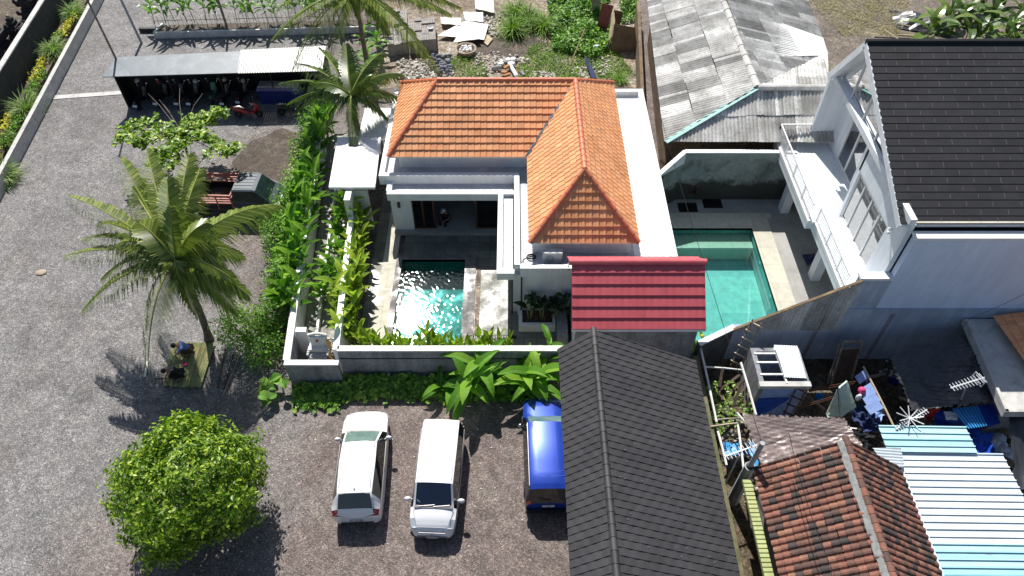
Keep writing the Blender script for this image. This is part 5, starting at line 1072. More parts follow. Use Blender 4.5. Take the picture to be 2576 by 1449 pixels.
# paddle leaved plants
def blade(mb, base, az, L, Wd, e0, e1, n=6, t=.5, notch=0, rg=random):
    """one long leaf with a folded midrib; elevation runs from e0 to e1"""
    p = Vector(base); h = Vector((cos(az), sin(az), 0)); s = Vector((-sin(az), cos(az), 0)); rows = []
    for i in range(n + 1):
        f = i / n; el = e0 + (e1 - e0) * f; d = h * cos(el) + Vector((0, 0, 1)) * sin(el)
        if i: p = p + d * L / n
        nrm = h * -sin(el) + Vector((0, 0, 1)) * cos(el); w = Wd * max(.04, sin(PI * min(.985, f ** .8 * .93 + .05))) * (1 - notch * rg.random())
        rows.append((p + s * w / 2 + nrm * w * .16, p.copy(), p - s * w / 2 + nrm * w * .16))
    vs = [v for r_ in rows for v in r_]
    fs = [f for i in range(n) for f in ((3 * i, 3 * i + 1, 3 * i + 4, 3 * i + 3), (3 * i + 1, 3 * i + 2, 3 * i + 5, 3 * i + 4))]
    mb.add(vs, fs, [min(1, max(0, t + (.08 if k % 2 else -.08))) for k in range(len(fs))])
def paddle(label, n, H_, L, Wd, lm, seed, group=None, name='leafy_plant', cat='plant', stems=4, spread=.25, up=(.9, 1.45), drop=1.2, seg=6, notch=0):
    root = thing(name, label, cat, (0, 0, 0), group); rg = random.Random(seed); lf = MB(); st = MB()
    for k in range(stems):
        a = k * 2 * PI / stems + rg.random(); bx, by = spread * cos(a) * rg.random(), spread * sin(a) * rg.random(); hh = H_ * rg.uniform(.7, 1.1); tx, ty = bx + cos(a) * .12 * hh, by + sin(a) * .12 * hh
        st.tube([(bx, by, 0), ((bx + tx) / 2, (by + ty) / 2, hh * .5), (tx, ty, hh)], [.03, .024, .016], 5)
        m_ = n // stems
        for i in range(m_):
            f = .35 + .65 * (i + 1) / m_; p = Vector((bx, by, 0)).lerp(Vector((tx, ty, hh)), f); az = a + i * 2.4 + rg.uniform(-.5, .5); e0 = rg.uniform(*up) * (.75 + .25 * f)
            blade(lf, p, az, L * rg.uniform(.75, 1.15), Wd * rg.uniform(.8, 1.15), e0, e0 - drop * rg.uniform(.7, 1.2), seg, rg.uniform(.2, .85), notch, rg)
    lf.build('leaves', lm, root); st.build('stem', 'bamboo', root); return root
# four builds of each kind, then copies
protos = [paddle('x', 20, 1.6, .9, .26, 'leaf_broad', s, stems=4, up=(1.0, 1.5), drop=.9) for s in (1, 2, 3)]
protoy = [paddle('x', 24, 1.45, .72, .24, 'leaf_yellow', s, stems=4, up=(1.0, 1.5), drop=.85) for s in (4, 5, 6)]
protou = [paddle('x', 18, 1.5, .7, .2, 'leaf_yellow', s, stems=3, spread=.12, up=(1.15, 1.5), drop=.5) for s in (14, 15, 16)]
protoc = [paddle('x', 11, 2.2, 1.0, .26, 'leaf_broad', s, stems=1, spread=.1, up=(.7, 1.3)) for s in (7, 8, 9)]
used = set()
def put(pr, i, loc, rz, sc, label, group, name=None):
    o = pr[i % len(pr)]
    if o.name in used: o = dup(o)
    used.add(o.name); o.location = loc; o.rotation_euler.z = rz; o.scale = (sc, sc, sc); tag(o, label, 'plant', group); return o
rg = random.Random(12)
bed = [(746, 770), (752, 728), (760, 690), (764, 655), (770, 622), (774, 590), (779, 560), (782, 528), (786, 498), (790, 468), (795, 438), (800, 408), (806, 380), (812, 352), (820, 325), (828, 300)]
for i, (x, y) in enumerate(bed):
    p = at(x, y + 28, 0); put(protos, i, (p.x, p.y, 0), rg.uniform(0, 6), rg.uniform(1.1, 1.3), 'broad leaved green plant in the bed left of the entry path, ' + ORD[i] + ' from the shrine', 'broad leaved plants left of the entry path')
for i, (x, y) in enumerate([(738, 748), (744, 706), (752, 668), (757, 634), (764, 602), (769, 570), (776, 540), (782, 508), (790, 478), (796, 446), (804, 416), (810, 388), (818, 358)]):
    p = at(x - 4, y + 30, 0); put(protos, i + 2, (p.x - .25, p.y, 0), rg.uniform(0, 6), rg.uniform(.95, 1.15), 'broad leaved plant hanging over the white outer wall, ' + ORD[i] + ' from the shrine', 'broad leaved plants over the outer wall')
for i, (x, y) in enumerate([(812, 740), (822, 712), (832, 686), (846, 640), (852, 600), (856, 560), (868, 520), (874, 492)]):
    p = at(x + 6, y + 20, 0); put(protos, i + 1, (p.x + .1, p.y, 0), rg.uniform(0, 6), rg.uniform(.75, 1.), 'green plant leaning on the tall white wall in the entry path, ' + ORD[i] + ' from the shrine', 'plants along the tall white wall')
for i, (x, y) in enumerate([(872, 850), (884, 832), (878, 808), (892, 786), (884, 762), (900, 742), (892, 716), (906, 694), (900, 668), (912, 646), (906, 622), (920, 600), (912, 576), (896, 858)]):
    p = at(x, y + 12, .1); put(protoy, i, (p.x, p.y, .05), rg.uniform(0, 6), rg.uniform(.95, 1.3), 'yellow green plant inside the pool court west wall, ' + ORD[i] + ' from the south corner', 'yellow green plants beside the pool court wall')
for i, x in enumerate([925, 950, 978, 1003, 1030, 1062, 1088, 1112, 1142, 1168, 1196, 1222, 1250, 1275]):
    p = at(x, 876 + (i % 3) * 2, .1); put(protou, i, (p.x, 18.62 + .15 * (i % 2), .05), rg.uniform(0, 6), rg.uniform(.8, .95) * (1.15 if i in (1, 6, 11) else 1), 'yellow green plant behind the south garden wall, ' + ORD[i] + ' from the left', 'yellow green plants behind the south garden wall')
for i in range(22):
    p = at(385 + i * 26, 66 - i * .5, .4); put(protoc, i, (p.x, p.y + rg.uniform(.1, .6), .4), rg.uniform(0, 6), rg.uniform(.8, 1.1), 'tall canna like plant in the white raised bed, ' + ORD[i] + ' from the left end', 'tall plants in the white raised bed')
for i, (x, y) in enumerate([(948, 118), (955, 80), (940, 150), (965, 50), (930, 180)]):
    p = at(x, y + 30, 0); put(protoc, i, (p.x, p.y, 0), i * 1.3, 1.05, 'tall leafy plant between the palms and the paver stacks, ' + ORD[i] + ' of five', 'tall plants beside the paver stacks')
# bird of paradise like plants in the planter
pp = [paddle('x', 8, 1.0, .62, .3, 'leaf_deep', s, stems=4, spread=.12, up=(.9, 1.4), drop=.9) for s in (31, 32, 33)]
for i, x in enumerate((1336, 1362, 1392, 1412)):
    p = at(x, 800, .5); put(pp, i, (p.x, 20.7, .48), i * 1.9, 1.05, 'dark paddle leaved plant in the white planter, ' + ORD[i] + ' from the left', 'dark plants in the white planter')
p = at(1376, 800, .5); q = paddle('red leaved plant low in the white planter', 14, .35, .3, .05, 'leaf_red', 40, stems=2, name='cordyline'); q.location = (p.x - .3, 20.6, .5)
q = paddle('red spiky plant standing before the mouldy wall', 22, 1.0, .5, .08, 'leaf_red', 41, stems=1, name='cordyline', up=(-.2, .9), drop=.6); p = at(1722, 505, 0); q.location = (p.x + .3, p.y + .1, 0)
# banana plants by the car park
def banana(label, x, y, sc, seed, m='leaf_banana', n=20, H_=1.3, stems=2):
    q = paddle(label, n, H_, 1.5, .42, m, seed, 'banana plants', 'banana_plant', 'banana plant', stems, .4, (.6, 1.45), 1.5, 9, .22); p = at(x, y, 0); q.location = (p.x, p.y, 0); q.scale = (sc,) * 3; q.rotation_euler.z = seed; return q
banana('left banana plant against the grey garden wall between the white cars and wall', 1195, 985, 1.2, 51); banana('right banana plant over the bonnet of the blue car', 1342, 985, 1.15, 52); banana('young banana plant left of the two large ones at the garden wall', 1125, 990, .7, 53, n=8, H_=.8)
banana('slim banana plant rising above the garden wall beside the long dark roof', 1375, 935, .8, 54, n=8, H_=1.8)
for i, (x, y) in enumerate([(2330, 60), (2380, 20), (2420, 75), (2470, 30), (2520, 80), (2560, 20), (2600, 70), (2450, -20)]):
    q = banana('dark banana plant in the grove at the top right corner, ' + ORD[i] + ' from the left', x, y + 60, 1.55, 60 + i, 'leaf_palm_dark', 12, 1.3); q['group'] = 'banana grove behind the shingle roof'
# bushes along the outer wall
bs = [(618, 838, 1.1, .95, 1.25, 2600, .13, 'leaf_pale', 'bright rounded bush left of the shrine court'), (668, 880, 1.0, 1.0, .8, 1500, .13, 'leaf_bush', 'dark creeping bush between the rounded bush and the shrine court'), (690, 800, .8, 1.2, .9, 1500, .16, 'leaf_bush', 'large leaved creeper over the outer wall near the shrine'),
      (715, 700, .8, 1.3, 1.1, 1900, .12, 'leaf_bush', 'bushy shrub outside the outer wall below the truck'), (712, 610, .9, 1.2, 1.3, 2000, .13, 'leaf_bush', 'feathery green shrub right of the truck nose'), (730, 540, .8, 1.2, 1.2, 1700, .13, 'leaf_bush', 'feathery shrub along the outer wall level with the doorway'), (748, 470, .7, 1.3, 1.0, 1500, .14, 'leaf_pale', 'pale feathery shrub beside the brown soil patch'), (765, 400, .7, 1.4, 1.1, 1500, .14, 'leaf_pale', 'light green shrub at the outer wall near the soil patch top'), (790, 335, .7, 1.4, 1.2, 1500, .15, 'leaf_bush', 'green shrub at the upper end of the outer wall'),
      (690, 570, .6, .7, .9, 900, .12, 'leaf_bush', 'small ferny shrub touching the big palm frond tip')]
for x, y, rx, ry, rz_, n, sz, m, lb in bs:
    p = at(x, y + 10, .4); shrub('bush', lb, 'bush', (p.x, p.y, rz_ * .85), (rx, ry, rz_ * .95), n, sz, m, lo=.35, lump=.25, asp=.6)
q = paddle('low plant with large dark round leaves at the south west wall corner', 12, .5, .42, .34, 'leaf_bush', 71, stems=4, spread=.5, up=(.3, .9)); p = at(690, 985, 0); q.location = (p.x, p.y, 0); q.scale = (1.3,) * 3
# ground creeper under the garden wall: nobody could count it
mb = MB(); rgn_ = np.random.default_rng(8); n_ = 2400; X = rgn_.uniform(-9.2, 1.6, n_); Yd = rgn_.beta(1.4, 2.4, n_) * 1.35; P = np.stack([X, 17.7 - Yd - (X < -7.2) * .45 + np.where(X < -7.2, .0, .0), .12 + .3 * (1.3 - Yd) / 1.3 * rgn_.uniform(.3, 1, n_)], 1)
leafcloud(mb, P, np.tile([0, -.25, 1.], (n_, 1)), .24, rgn_, .85, .4); tag(mb.build('ground_creeper', 'leaf_bush'), 'low heart leaved creeper along the foot of the grey garden wall', 'ground cover', kind='stuff')
# rubble yard greenery
def carpet(name, poly, n, size, m, h, label, cat, asp=.5, up=1., seed=3):
    rg = np.random.default_rng(seed); q = [tuple(at(x, y, 0)[:2]) for x, y in poly]; xs = [a for a, b in q]; ys = [b for a, b in q]; mb = MB(); P = []
    area = sum(q[i - 1][0] * q[i][1] - q[i][0] * q[i - 1][1] for i in range(len(q)))
    if area < 0: q = q[::-1]
    while len(P) < n:
        x = rg.uniform(min(xs), max(xs)); y = rg.uniform(min(ys), max(ys))
        if all((q[(i + 1) % len(q)][0] - q[i][0]) * (y - q[i][1]) - (q[(i + 1) % len(q)][1] - q[i][1]) * (x - q[i][0]) > 0 for i in range(len(q))):
            lump_ = .5 + .5 * math.sin(x * 2.1) * math.sin(y * 1.7 + 1)
            if rg.random() < .35 + .65 * lump_: P.append((x, y, .02 + h * (.25 + .75 * lump_) * rg.random()))
    leafcloud(mb, np.array(P), np.tile([0, 0, up], (n, 1)), size, rg, asp, .5); return tag(mb.build(name, m), label, cat, kind='stuff')
carpet('ground_vines', [(1375, -10), (1530, -10), (1535, 120), (1500, 150), (1390, 130)], 6500, .22, 'leaf_bush', .8, 'thick green vines covering the rubble yard', 'ground cover', .7)
carpet('yard_grass', [(1340, 110), (1530, 105), (1600, 190), (1500, 205), (1280, 205)], 5200, .22, 'grass_green', .2, 'patchy grass on the rubble yard behind the orange roof', 'grass', .25)
carpet('yard_grass', [(1130, 150), (1210, 140), (1230, 195), (1140, 200)], 900, .2, 'grass_green', .3, 'grass tuft patch before the orange roof ridge', 'grass', .22, seed=6)
carpet('yard_vines', [(1560, 0), (1605, 0), (1608, 60), (1560, 60)], 900, .2, 'leaf_bush', 1.0, 'dark vines behind the leaning brown panels', 'ground cover', .7, seed=9)
carpet('dry_straw', [(2030, 0), (2290, -10), (2260, 90), (2120, 92)], 3500, .3, 'grass_dry', .1, 'dry straw scattered on the bare ground behind the shingle roof', 'straw', .08)
carpet('soil_litter', [(480, 380), (740, 300), (770, 420), (600, 460)], 260, .16, 'grass_dry', .02, 'dry leaf litter round the brown soil patch', 'leaf litter', .15)
carpet('yard_weeds', [(1765, 990), (1800, 960), (1900, 960), (1905, 1040), (1810, 1100)], 420, .16, 'leaf_pale', .2, 'weeds among the timber in the back yard', 'weeds', .6)
mb = MB(); rgn_ = np.random.default_rng(13); P = []
a_, b_ = at(210, 10, .25), at(0, 440, .25); s_ = rgn_.uniform(0, 1, (2600, 1)); P = [-.55, 0, .1] + np.array(a_) + (np.array(b_) - np.array(a_)) * s_ + rgn_.normal(0, 1, (2600, 3)) * [.2, .2, .1]; P = P[(np.sin(P[:, 1] * 1.3) > -.4)]
leafcloud(mb, P, np.tile([0, 0, 1.], (len(P), 1)), .2, rgn_, .4, .6); tag(mb.build('strip_weeds', 'leaf_bush'), 'green weeds filling the strip below the dark left wall', 'ground cover', kind='stuff')
def clump(label, x, y, h, n, m, wd=.02, spread=.5, group='ornamental grass clumps', name='grass_clump', z0=0):
    root = thing(name, label, 'grass', tuple(at(x, y, z0)), group); rg = random.Random(x); b = MB(); c = at(x, y, z0)
    for i in range(n):
        a = rg.uniform(0, 2 * PI); e = rg.uniform(.5, 1.5); blade(b, c + Vector((rg.uniform(-.15, .15), rg.uniform(-.15, .15), 0)), a, h * rg.uniform(.7, 1.2), wd, e, e - rg.uniform(.8, 1.9), 5, rg.uniform(.1, 1), 0, rg)
    b.build('blades', m, root); return root
for i, (x, y) in enumerate(((190, 25), (140, 118), (70, 262), (8, 432), (20, 345))): clump('feathery grass clump against the dark wall, ' + ORD[i] + ' from the top', x, y + 20, 1.5 if i != 4 else .8, 420, 'grass_pale', .035)
for i, (x, y) in enumerate(((1290, 62), (1330, 40), (1365, 55), (1300, 20))): clump('tall green grass clump in the rubble yard, ' + ORD[i] + ' of four', x, y + 20, 1.7, 260, 'grass_green', .045, group='tall grass clumps in the rubble yard')
clump('small grass tuft beside the villa roof corner at the old brown wall', 1560, 205, .8, 160, 'grass_green', .03, group='tall grass clumps in the rubble yard')
mb = MB(); rgn_ = np.random.default_rng(3); P = []
for (x0, y0), (x1, y1), n_ in (((205, 40), (172, 92), 300), ((128, 150), (105, 205), 260), ((45, 290), (25, 335), 160), ((12, 370), (0, 400), 100)):
    a_, b_ = at(x0, y0, .3), at(x1, y1, .3); s = rgn_.uniform(0, 1, (n_, 1)); P.append([-.45, 0, .15] + np.array(a_) + (np.array(b_) - np.array(a_)) * s + rgn_.normal(0, 1, (n_, 3)) * [.16, .16, .07])
P = np.concatenate(P); leafcloud(mb, P, np.tile([0, 0, 1.], (len(P), 1)), .16, rgn_, .6, .5); tag(mb.build('yellow_ground_cover', 'flower_yellow'), 'bright yellow ground cover between the dark wall and the kerb', 'ground cover', kind='stuff')
p = at(1795, 838, .2); q = paddle('green plant with a yellow flower at the wide pool corner', 14, .5, .5, .12, 'leaf_broad', 77, stems=3); q.location = (8.25, 19.3, 0); q.scale = (1.2,) * 3
b = MB(); b.ball((8.3, 19.3, .95), .1, 8, sq=(1, 1, .7)); single('flower', b, 'flower_yellow', 'yellow flower head above the plant at the wide pool corner', 'flower')
# ---------------- left wall, kerb, temple court ----------------
ke = lambda y, o=0: (-31.1 + (51.2 - y) * .1237 + o, y)
k0_, k1_ = at(231, 0, .8), at(14, 403, .8); kd = k0_ - k1_; b = MB(); b.wall(k0_ + kd * 3, k1_ - kd * .4, .24, 0, .8); single('kerb_wall', b, 'cement_pale', 'low pale kerb wall along the left planting strip', 'kerb')
b = MB(); b.wall(at(247, 0) * 2 - at(30, 420), at(30, 420) * 1.5 - at(247, 0) * .5, .16, 0, .02); struct('kerb_edge', b, 'cement_pale')
b = MB(); b.wall(ke(95, -.65), ke(24, -.65), 1.1, 0, .2); struct('planting_strip', b, 'yard_soil')
b = MB(); b.wall(ke(95, -1.35), ke(22, -1.35), .28, 0, 2.0); k = single('dark_wall', b, 'wall_dark', 'tall dark block wall with pale coping at the left edge', 'wall')
b = MB(); b.wall(ke(95, -1.35), ke(22, -1.35), .34, 2.0, 2.08); b.build('coping', 'cement_pale', k)
b = MB(); b.wall(ke(80, -6), ke(24, -6), 9, .0, .05); struct('temple_court', b, 'yard_soil')
def shrine(label, x, y, s, m1, m2, m3):
    p = at(x, y, 0); r_ = thing('stone_shrine', label, 'shrine', tuple(p), 'dark carved temple shrines'); rg = random.Random(x)
    b = MB(); z = 0
    for i in range(11):
        w_ = s * (.8, .7, .62, .7, .5, .42, .55, .62, .42, .3, .2)[i]; h = s * rg.uniform(.14, .28); b.box(p.x - w_, p.x + w_, p.y - w_, p.y + w_, z, z + h)
        if i in (3, 6, 7):
            for dx in (-1, 1):
                for dy in (-1, 1): b.ball((p.x + dx * w_, p.y + dy * w_, z + h), s * .14, 6, sq=(1, 1, 1.5))
        z += h
    b.build('tiers', m1, r_); b = MB()
    for i in range(14): a = i * .45; b.ball((p.x + cos(a) * s * .55, p.y + sin(a) * s * .55, s * (.6 + .09 * i)), s * .1, 6)
    b.build('carving', m2, r_); b = MB(); b.ball((p.x, p.y, z + .05), s * .17, 8, sq=(1, 1, 1.3)); b.build('finial', m3, r_)
shrine('tall dark carved shrine with reddish stone at the top left corner', 15, 150, 1.1, 'stone_dark', 'stone_red', 'stone_tan'); shrine('dark carved shrine close to the coping of the left wall', 62, 118, .85, 'stone_dark', 'stone_red', 'stone_tan'); shrine('carved shrine at the top edge beyond the left wall', 90, 45, .9, 'stone_dark', 'stone_dark', 'stone_tan'); shrine('dark carved shrine half cut by the left edge', -25, 230, 1.0, 'stone_dark', 'stone_dark', 'stone_tan')
# raised bed with bamboo rail, poles
a = thing('raised_bed', 'long white raised planting bed with bamboo rails behind the scooter shelter', 'planter', tuple(at(600, 80, 0)))
p, q = at(387, 82, .42), at(946, 66, .42); b = MB(); b.wall(p, q, .14, 0, .45); b.wall((p.x, p.y), (p.x + .2, p.y + 1.2), .14, 0, .45); b.build('bed_wall', 'white_old', a)
b = MB(); b.wall((p.x, p.y + .62), (q.x, q.y + .62), 1.05, 0, .34); b.build('soil', 'soil', a)
b = MB(); b.bar((p.x, p.y + .5, 1.0), (q.x, q.y + .5, 1.0), .03)
for i in range(48): e = p.lerp(q, i / 47); b.bar((e.x, e.y + .5, .3), (e.x, e.y + .5, 1.35), .02)
b.build('bamboo_rail', 'bamboo_dry', a)
b = MB(); p = at(352, 82, 0); b.box(p.x, p.x + 1.2, p.y, p.y + .25, 0, .3); single('dark_step', b, 'dark_metal', 'dark low block left of the white raised bed', 'block')
def pole(label, base, top, r_, m): b = MB(); b.tube([base, Vector(base).lerp(Vector(top), .5), top], [r_, r_ * .9, r_ * .75], 8); return single('pole', b, m, label, 'pole', 'upright poles near the scooter shelter')
p = at(293, 150, 2.6); pole('tall thin wooden pole behind the left end of the shelter', (p.x, p.y + .1, 0), (p.x - .2, p.y + .1, 7.5), .07, 'old_wood')
p = at(356, 108, 0); pole('bluish leaning pole left of the raised bed', p, (p.x - .6, p.y + .6, 5), .09, 'pipe_grey'); p = at(571, 68, .3); pole('grey pole among the tall plants of the raised bed', p, (p.x - .1, p.y + .1, 5.5), .09, 'old_wood')
# ---------------- shrine by the gate ----------------
p = Vector((-8.25, 18.45, 0)); a = thing('shrine', 'carved grey and white house shrine with gold cloth in its walled court', 'shrine', tuple(p)); b = MB(); z = 0
for w_, h in ((.5, .12), (.46, .1), (.42, .12), (.46, .08), (.36, .25), (.4, .08), (.44, .07), (.34, .12), (.38, .06)): b.box(p.x - w_, p.x + w_, p.y - w_, p.y + w_, z, z + h); z += h
for i in range(4): b.box(p.x - .3 + i * .04, p.x + .3 - i * .04, p.y - .56 + i * .03, p.y - .44, .2 + i * .17, .26 + i * .17)
b.build('pedestal', 'stone_grey', a); b = MB()
b.box(p.x - .42, p.x + .42, p.y - .05, p.y + .4, z, z + .16); b.box(p.x - .34, p.x + .34, p.y + .18, p.y + .4, z + .16, z + .7)
for i in range(9): b.ball((p.x - .36 + .09 * i, p.y + .3, z + .72 + .1 * sin(i * PI / 8)), .075, 7)
for s in (-1, 1):
    for i in range(4): b.ball((p.x + s * (.42 - .0 * i), p.y + .1 - .12 * i, z + .1), .07, 6)
b.build('throne', 'white_old', a); b = MB()
b.add([(p.x + .3, p.y + .3, z + .6), (p.x + .55, p.y + .2, z + .35), (p.x + .5, p.y - .1, z - .2), (p.x + .62, p.y - .25, z - .5), (p.x + .42, p.y - .25, z - .1), (p.x + .36, p.y + .05, z + .1)], [(0, 1, 5), (1, 2, 4, 5), (2, 3, 4)]); b.build('cloth', 'gold_cloth', a)
b = MB(); b.box(p.x - .39, p.x + .39, p.y - .47, p.y - .4, z - .42, z - .12); b.build('sash', 'cloth_navy', a); b = MB(); b.ball((p.x - .02, p.y + .15, z + .5), .07, 7); b.build('offering', 'lamp_orange', a)
b = MB(); b.bar((p.x - .4, p.y - .48, z - .08), (p.x + .4, p.y - .48, z - .08), .02); b.bar((p.x, p.y - .49, z - .08), (p.x + .06, p.y - .49, z - .4), .02); b.build('ribbon', 'cloth_white', a)
b = MB(); b.prism([(-9.1, 17.7), (-8.8, 17.7), (-8.75, 18.1), (-8.95, 18.3)], 0, .5, ); single('white_cloth', b, 'white_old', 'white cloth covered block left of the carved shrine', 'block')
# ---------------- rubble yard ----------------
def plankq(name, label, cat, pts, m, th=.03, group=None):
    b = MB(); P = [Vector(q_) for q_ in pts]
    if len(P) == 4:
        n = 5; c00, c10, c11, c01 = P; nr_ = (P[1] - P[0]).cross(P[3] - P[0]).normalized(); rg = random.Random(len(label)); G = []
        for i in range(n + 1):
            for j in range(n + 1): G.append(c00.lerp(c10, i / n).lerp(c01.lerp(c11, i / n), j / n) + nr_ * rg.uniform(-.02, .02))
        k = len(G); G += [g - nr_ * th for g in G]; e = [(i * (n + 1) + j, (i + 1) * (n + 1) + j, (i + 1) * (n + 1) + j + 1, i * (n + 1) + j + 1) for i in range(n) for j in range(n)]
        b.add(G, e + [tuple(k + x for x in f)[::-1] for f in e])
        rim = [i * (n + 1) for i in range(n + 1)] + [n * (n + 1) + j for j in range(1, n + 1)] + [i * (n + 1) + n for i in range(n - 1, -1, -1)] + [j for j in range(n - 1, 0, -1)]
        b.add(G, [(rim[i - 1], rim[i], k + rim[i], k + rim[i - 1]) for i in range(len(rim))])
    else: b.slab(P, th)
    return single(name, b, m, label, cat, group)
A_ = lambda pts, zs: [at(x, y, z) for (x, y), z in zip(pts, zs)]
gp = 'discarded boards in the rubble yard'
plankq('board', 'white square board at the top of the rubble yard', 'board', A_([(1194, -6), (1241, -2), (1244, 33), (1196, 23)], (.3, .3, .3, .3)), 'board_white', .03, gp)
plankq('board', 'largest bright white board lying flat in the rubble yard', 'board', A_([(1100, 90), (1170, 54), (1229, 62), (1218, 100)], (.25, .3, .3, .25)), 'white', .03, gp)
plankq('board', 'curved tan board leaning on the bright white one', 'board', A_([(1160, 72), (1195, 60), (1208, 98), (1140, 108)], (.38, .5, .42, .35)), 'board_white', .03, gp)
plankq('board', 'pale narrow board left of the large white board', 'board', A_([(1108, 44), (1160, 46), (1158, 64), (1110, 60)], (.3, .3, .35, .3)), 'board_white', .03, gp)
plankq('board', 'small white board behind the large white board', 'board', A_([(1165, 30), (1215, 32), (1216, 56), (1170, 52)], (.3, .3, .33, .33)), 'white_old', .03, gp)
plankq('board', 'small tan scrap right of the curved tan board', 'board', A_([(1222, 85), (1240, 98), (1226, 115), (1216, 106)], (.1, .1, .1, .1)), 'board_tan', .03, gp)
plankq('metal_sheet', 'maroon metal sheet leaning upright at the top of the rubble yard', 'sheet', A_([(1515, 8), (1544, 14), (1525, 82), (1499, 75)], (1.9, 1.9, 0, 0)), 'sheet_maroon', .02)
plankq('panel', 'grey weathered panel left of the maroon sheet', 'panel', A_([(1486, -12), (1512, -10), (1508, 36), (1492, 34)], (1.8, 1.8, 0, 0)), 'cement', .03, 'leaning panels')
plankq('panel', 'narrow tan panel seen edge on beside the maroon sheet', 'panel', A_([(1545, 14), (1547, 60), (1530, 126), (1526, 124)], (1.9, 1.5, 0.05, 0.05)), 'board_tan', .03, 'leaning panels')
plankq('panel', 'large brown panel leaning beside the old brown wall', 'panel', A_([(1546, 60), (1598, 69), (1603, 129), (1534, 132)], (1.7, 1.6, 0, 0)), 'board_brown', .03, 'leaning panels')
plankq('panel', 'small grey brown panel behind the large brown one', 'panel', A_([(1545, 24), (1568, 30), (1560, 62), (1544, 60)], (1.9, 1.8, .9, .9)), 'board_brown', .03, 'leaning panels')
b = MB(); b.tube([at(1472, 72, 1.7), at(1434, 165, 0)], .045, 7); single('bamboo_pole', b, 'bamboo_dry', 'leaning bamboo pole stuck in the rubble yard', 'pole')
p = at(1502, 118, .2); b = MB(); b.ball(p, .25, 8, sq=(1.2, .7, .6)); single('plastic_bag', b, 'shirt_white', 'pale plastic bag on the grass of the rubble yard', 'bag')
plankq('dark_cloth', 'dark cloth rag hanging by the villa roof ridge', 'cloth', A_([(1470, 144), (1478, 146), (1503, 198), (1488, 196)], (.5, .5, .1, .1)), 'cloth_navy', .03)
p = at(1305, 112, 0); sheet('dug_pit', blobpts(p.x, p.y, 1.3, 1.0, 26, 5), 'yard_soil', .02); sheet('dug_soil', blobpts(p.x - .8, p.y - .3, 2.4, 1.5, 30, 8), 'soil', .012)
p = at(1172, 128, .2); a = thing('tub', 'round tub full of white debris in the rubble yard', 'tub', tuple(p)); b = MB(); b.lathe([(.5, 0), (.68, .42), (.72, .42), (.62, .4), (.5, .1)], (p.x, p.y, 0), 18); b.build('shell', 'stone_tan', a)
b = MB(); rg = random.Random(2)
for i in range(26): b.ball((p.x + rg.uniform(-.4, .4), p.y + rg.uniform(-.4, .4), .3 + rg.uniform(0, .12)), rg.uniform(.05, .13), 5)
b.build('debris', 'white', a); tag(b and bpy.data.objects['debris'], kind='stuff')
mb = MB(); rg = random.Random(6)
zones = [((1095, 150), (1140, 190), 260), ((1000, 150), (1100, 200), 420), ((1210, 40), (1260, 90), 140), ((1240, 140), (1330, 160), 120), ((1300, 180), (1400, 200), 120), ((1440, 170), (1480, 200), 110), ((1195, 130), (1260, 190), 130), ((1490, 140), (1540, 190), 120)]
for (x0, y0), (x1, y1), n_ in zones:
    for i in range(n_):
        p = at(rg.uniform(x0, x1), rg.uniform(y0, y1), .05); mb.ball((p.x, p.y, rg.uniform(.0, .1)), rg.uniform(.04, .13), 5, t=rg.random() ** .5, sq=(1, rg.uniform(.6, 1.2), .7))
tag(mb.build('rubble', 'stone_rubble'), 'broken pale rubble strewn over the yard behind the villa', 'rubble', kind='stuff')
mb = MB()
for i in range(200): p = at(rg.uniform(1085, 1135), rg.uniform(142, 185), .1); mb.ball((p.x, p.y, rg.uniform(.0, .25)), rg.uniform(.08, .17), 5, t=rg.random(), sq=(1, .8, .8))
tag(mb.build('dark_stones', 'stone_blue'), 'heap of dark bluish stones left of the grass', 'stones', kind='stuff')
mb = MB()
for i in range(260):
    x, y = rg.choice([(520, 330), (640, 560), (250, 620), (600, 760), (330, 1000), (1150, 1100), (760, 1150), (540, 980), (1250, 1250)]); p = at(x + rg.gauss(0, 90), y + rg.gauss(0, 60), 0)
    if p.x < -10 or p.y < 15.5: mb.ball((p.x, p.y, .01), rg.uniform(.02, .05), 5, t=1, sq=(1, .8, .5))
tag(mb.build('pebbles', 'stone_rubble'), 'pale pebbles scattered over the gravel yard', 'pebbles', kind='stuff')
def pavers(label, pts, h, seed):
    q = [at(x, y, h) for x, y in pts]; a = thing('paver_stack', label, 'paver stack', (q[0].x, q[0].y, 0), 'stacks of grey paving blocks'); b = MB(); rg = random.Random(seed)
    ux, uy = (q[1] - q[0]), (q[3] - q[0]); nx = max(2, round(ux.length / .42)); ny = max(2, round(uy.length / .42)); nz = int(h / .09)
    for i in range(nx):
        for j in range(ny):
            o = q[0] + ux * (i / nx) + uy * (j / ny); hh = h - rg.choice((0, 0, .09, .02))
            for k in range(3):
                hor = (i + j) % 2; e0, e1 = (0, 1), (k / 3, (k + 1) / 3 - .02); A0, A1_ = (e0, e1) if hor else (e1, e0); A0 = (A0[0], A0[1] - .02)
                c4 = [o + ux * (s / nx) + uy * (t_ / ny) for s, t_ in ((A0[0], A1_[0]), (A0[1], A1_[0]), (A0[1], A1_[1]), (A0[0], A1_[1]))]; b.prism([(c_.x, c_.y) for c_ in c4], 0, hh + rg.uniform(0, .012), t=rg.uniform(.3, .7))
    b.build('blocks', 'paver', a)
pavers('right largest stack of grey paving blocks with a white bowl on it', [(1027, 104), (1097, 98), (1091, 44), (1026, 46)], .95, 1); pavers('upper narrow stack of grey paving blocks', [(990, 60), (1025, 58), (1022, 20), (989, 22)], 1.0, 2); pavers('left stack of grey paving blocks behind a palm frond', [(974, 112), (1024, 105), (1022, 66), (972, 70)], .9, 3)
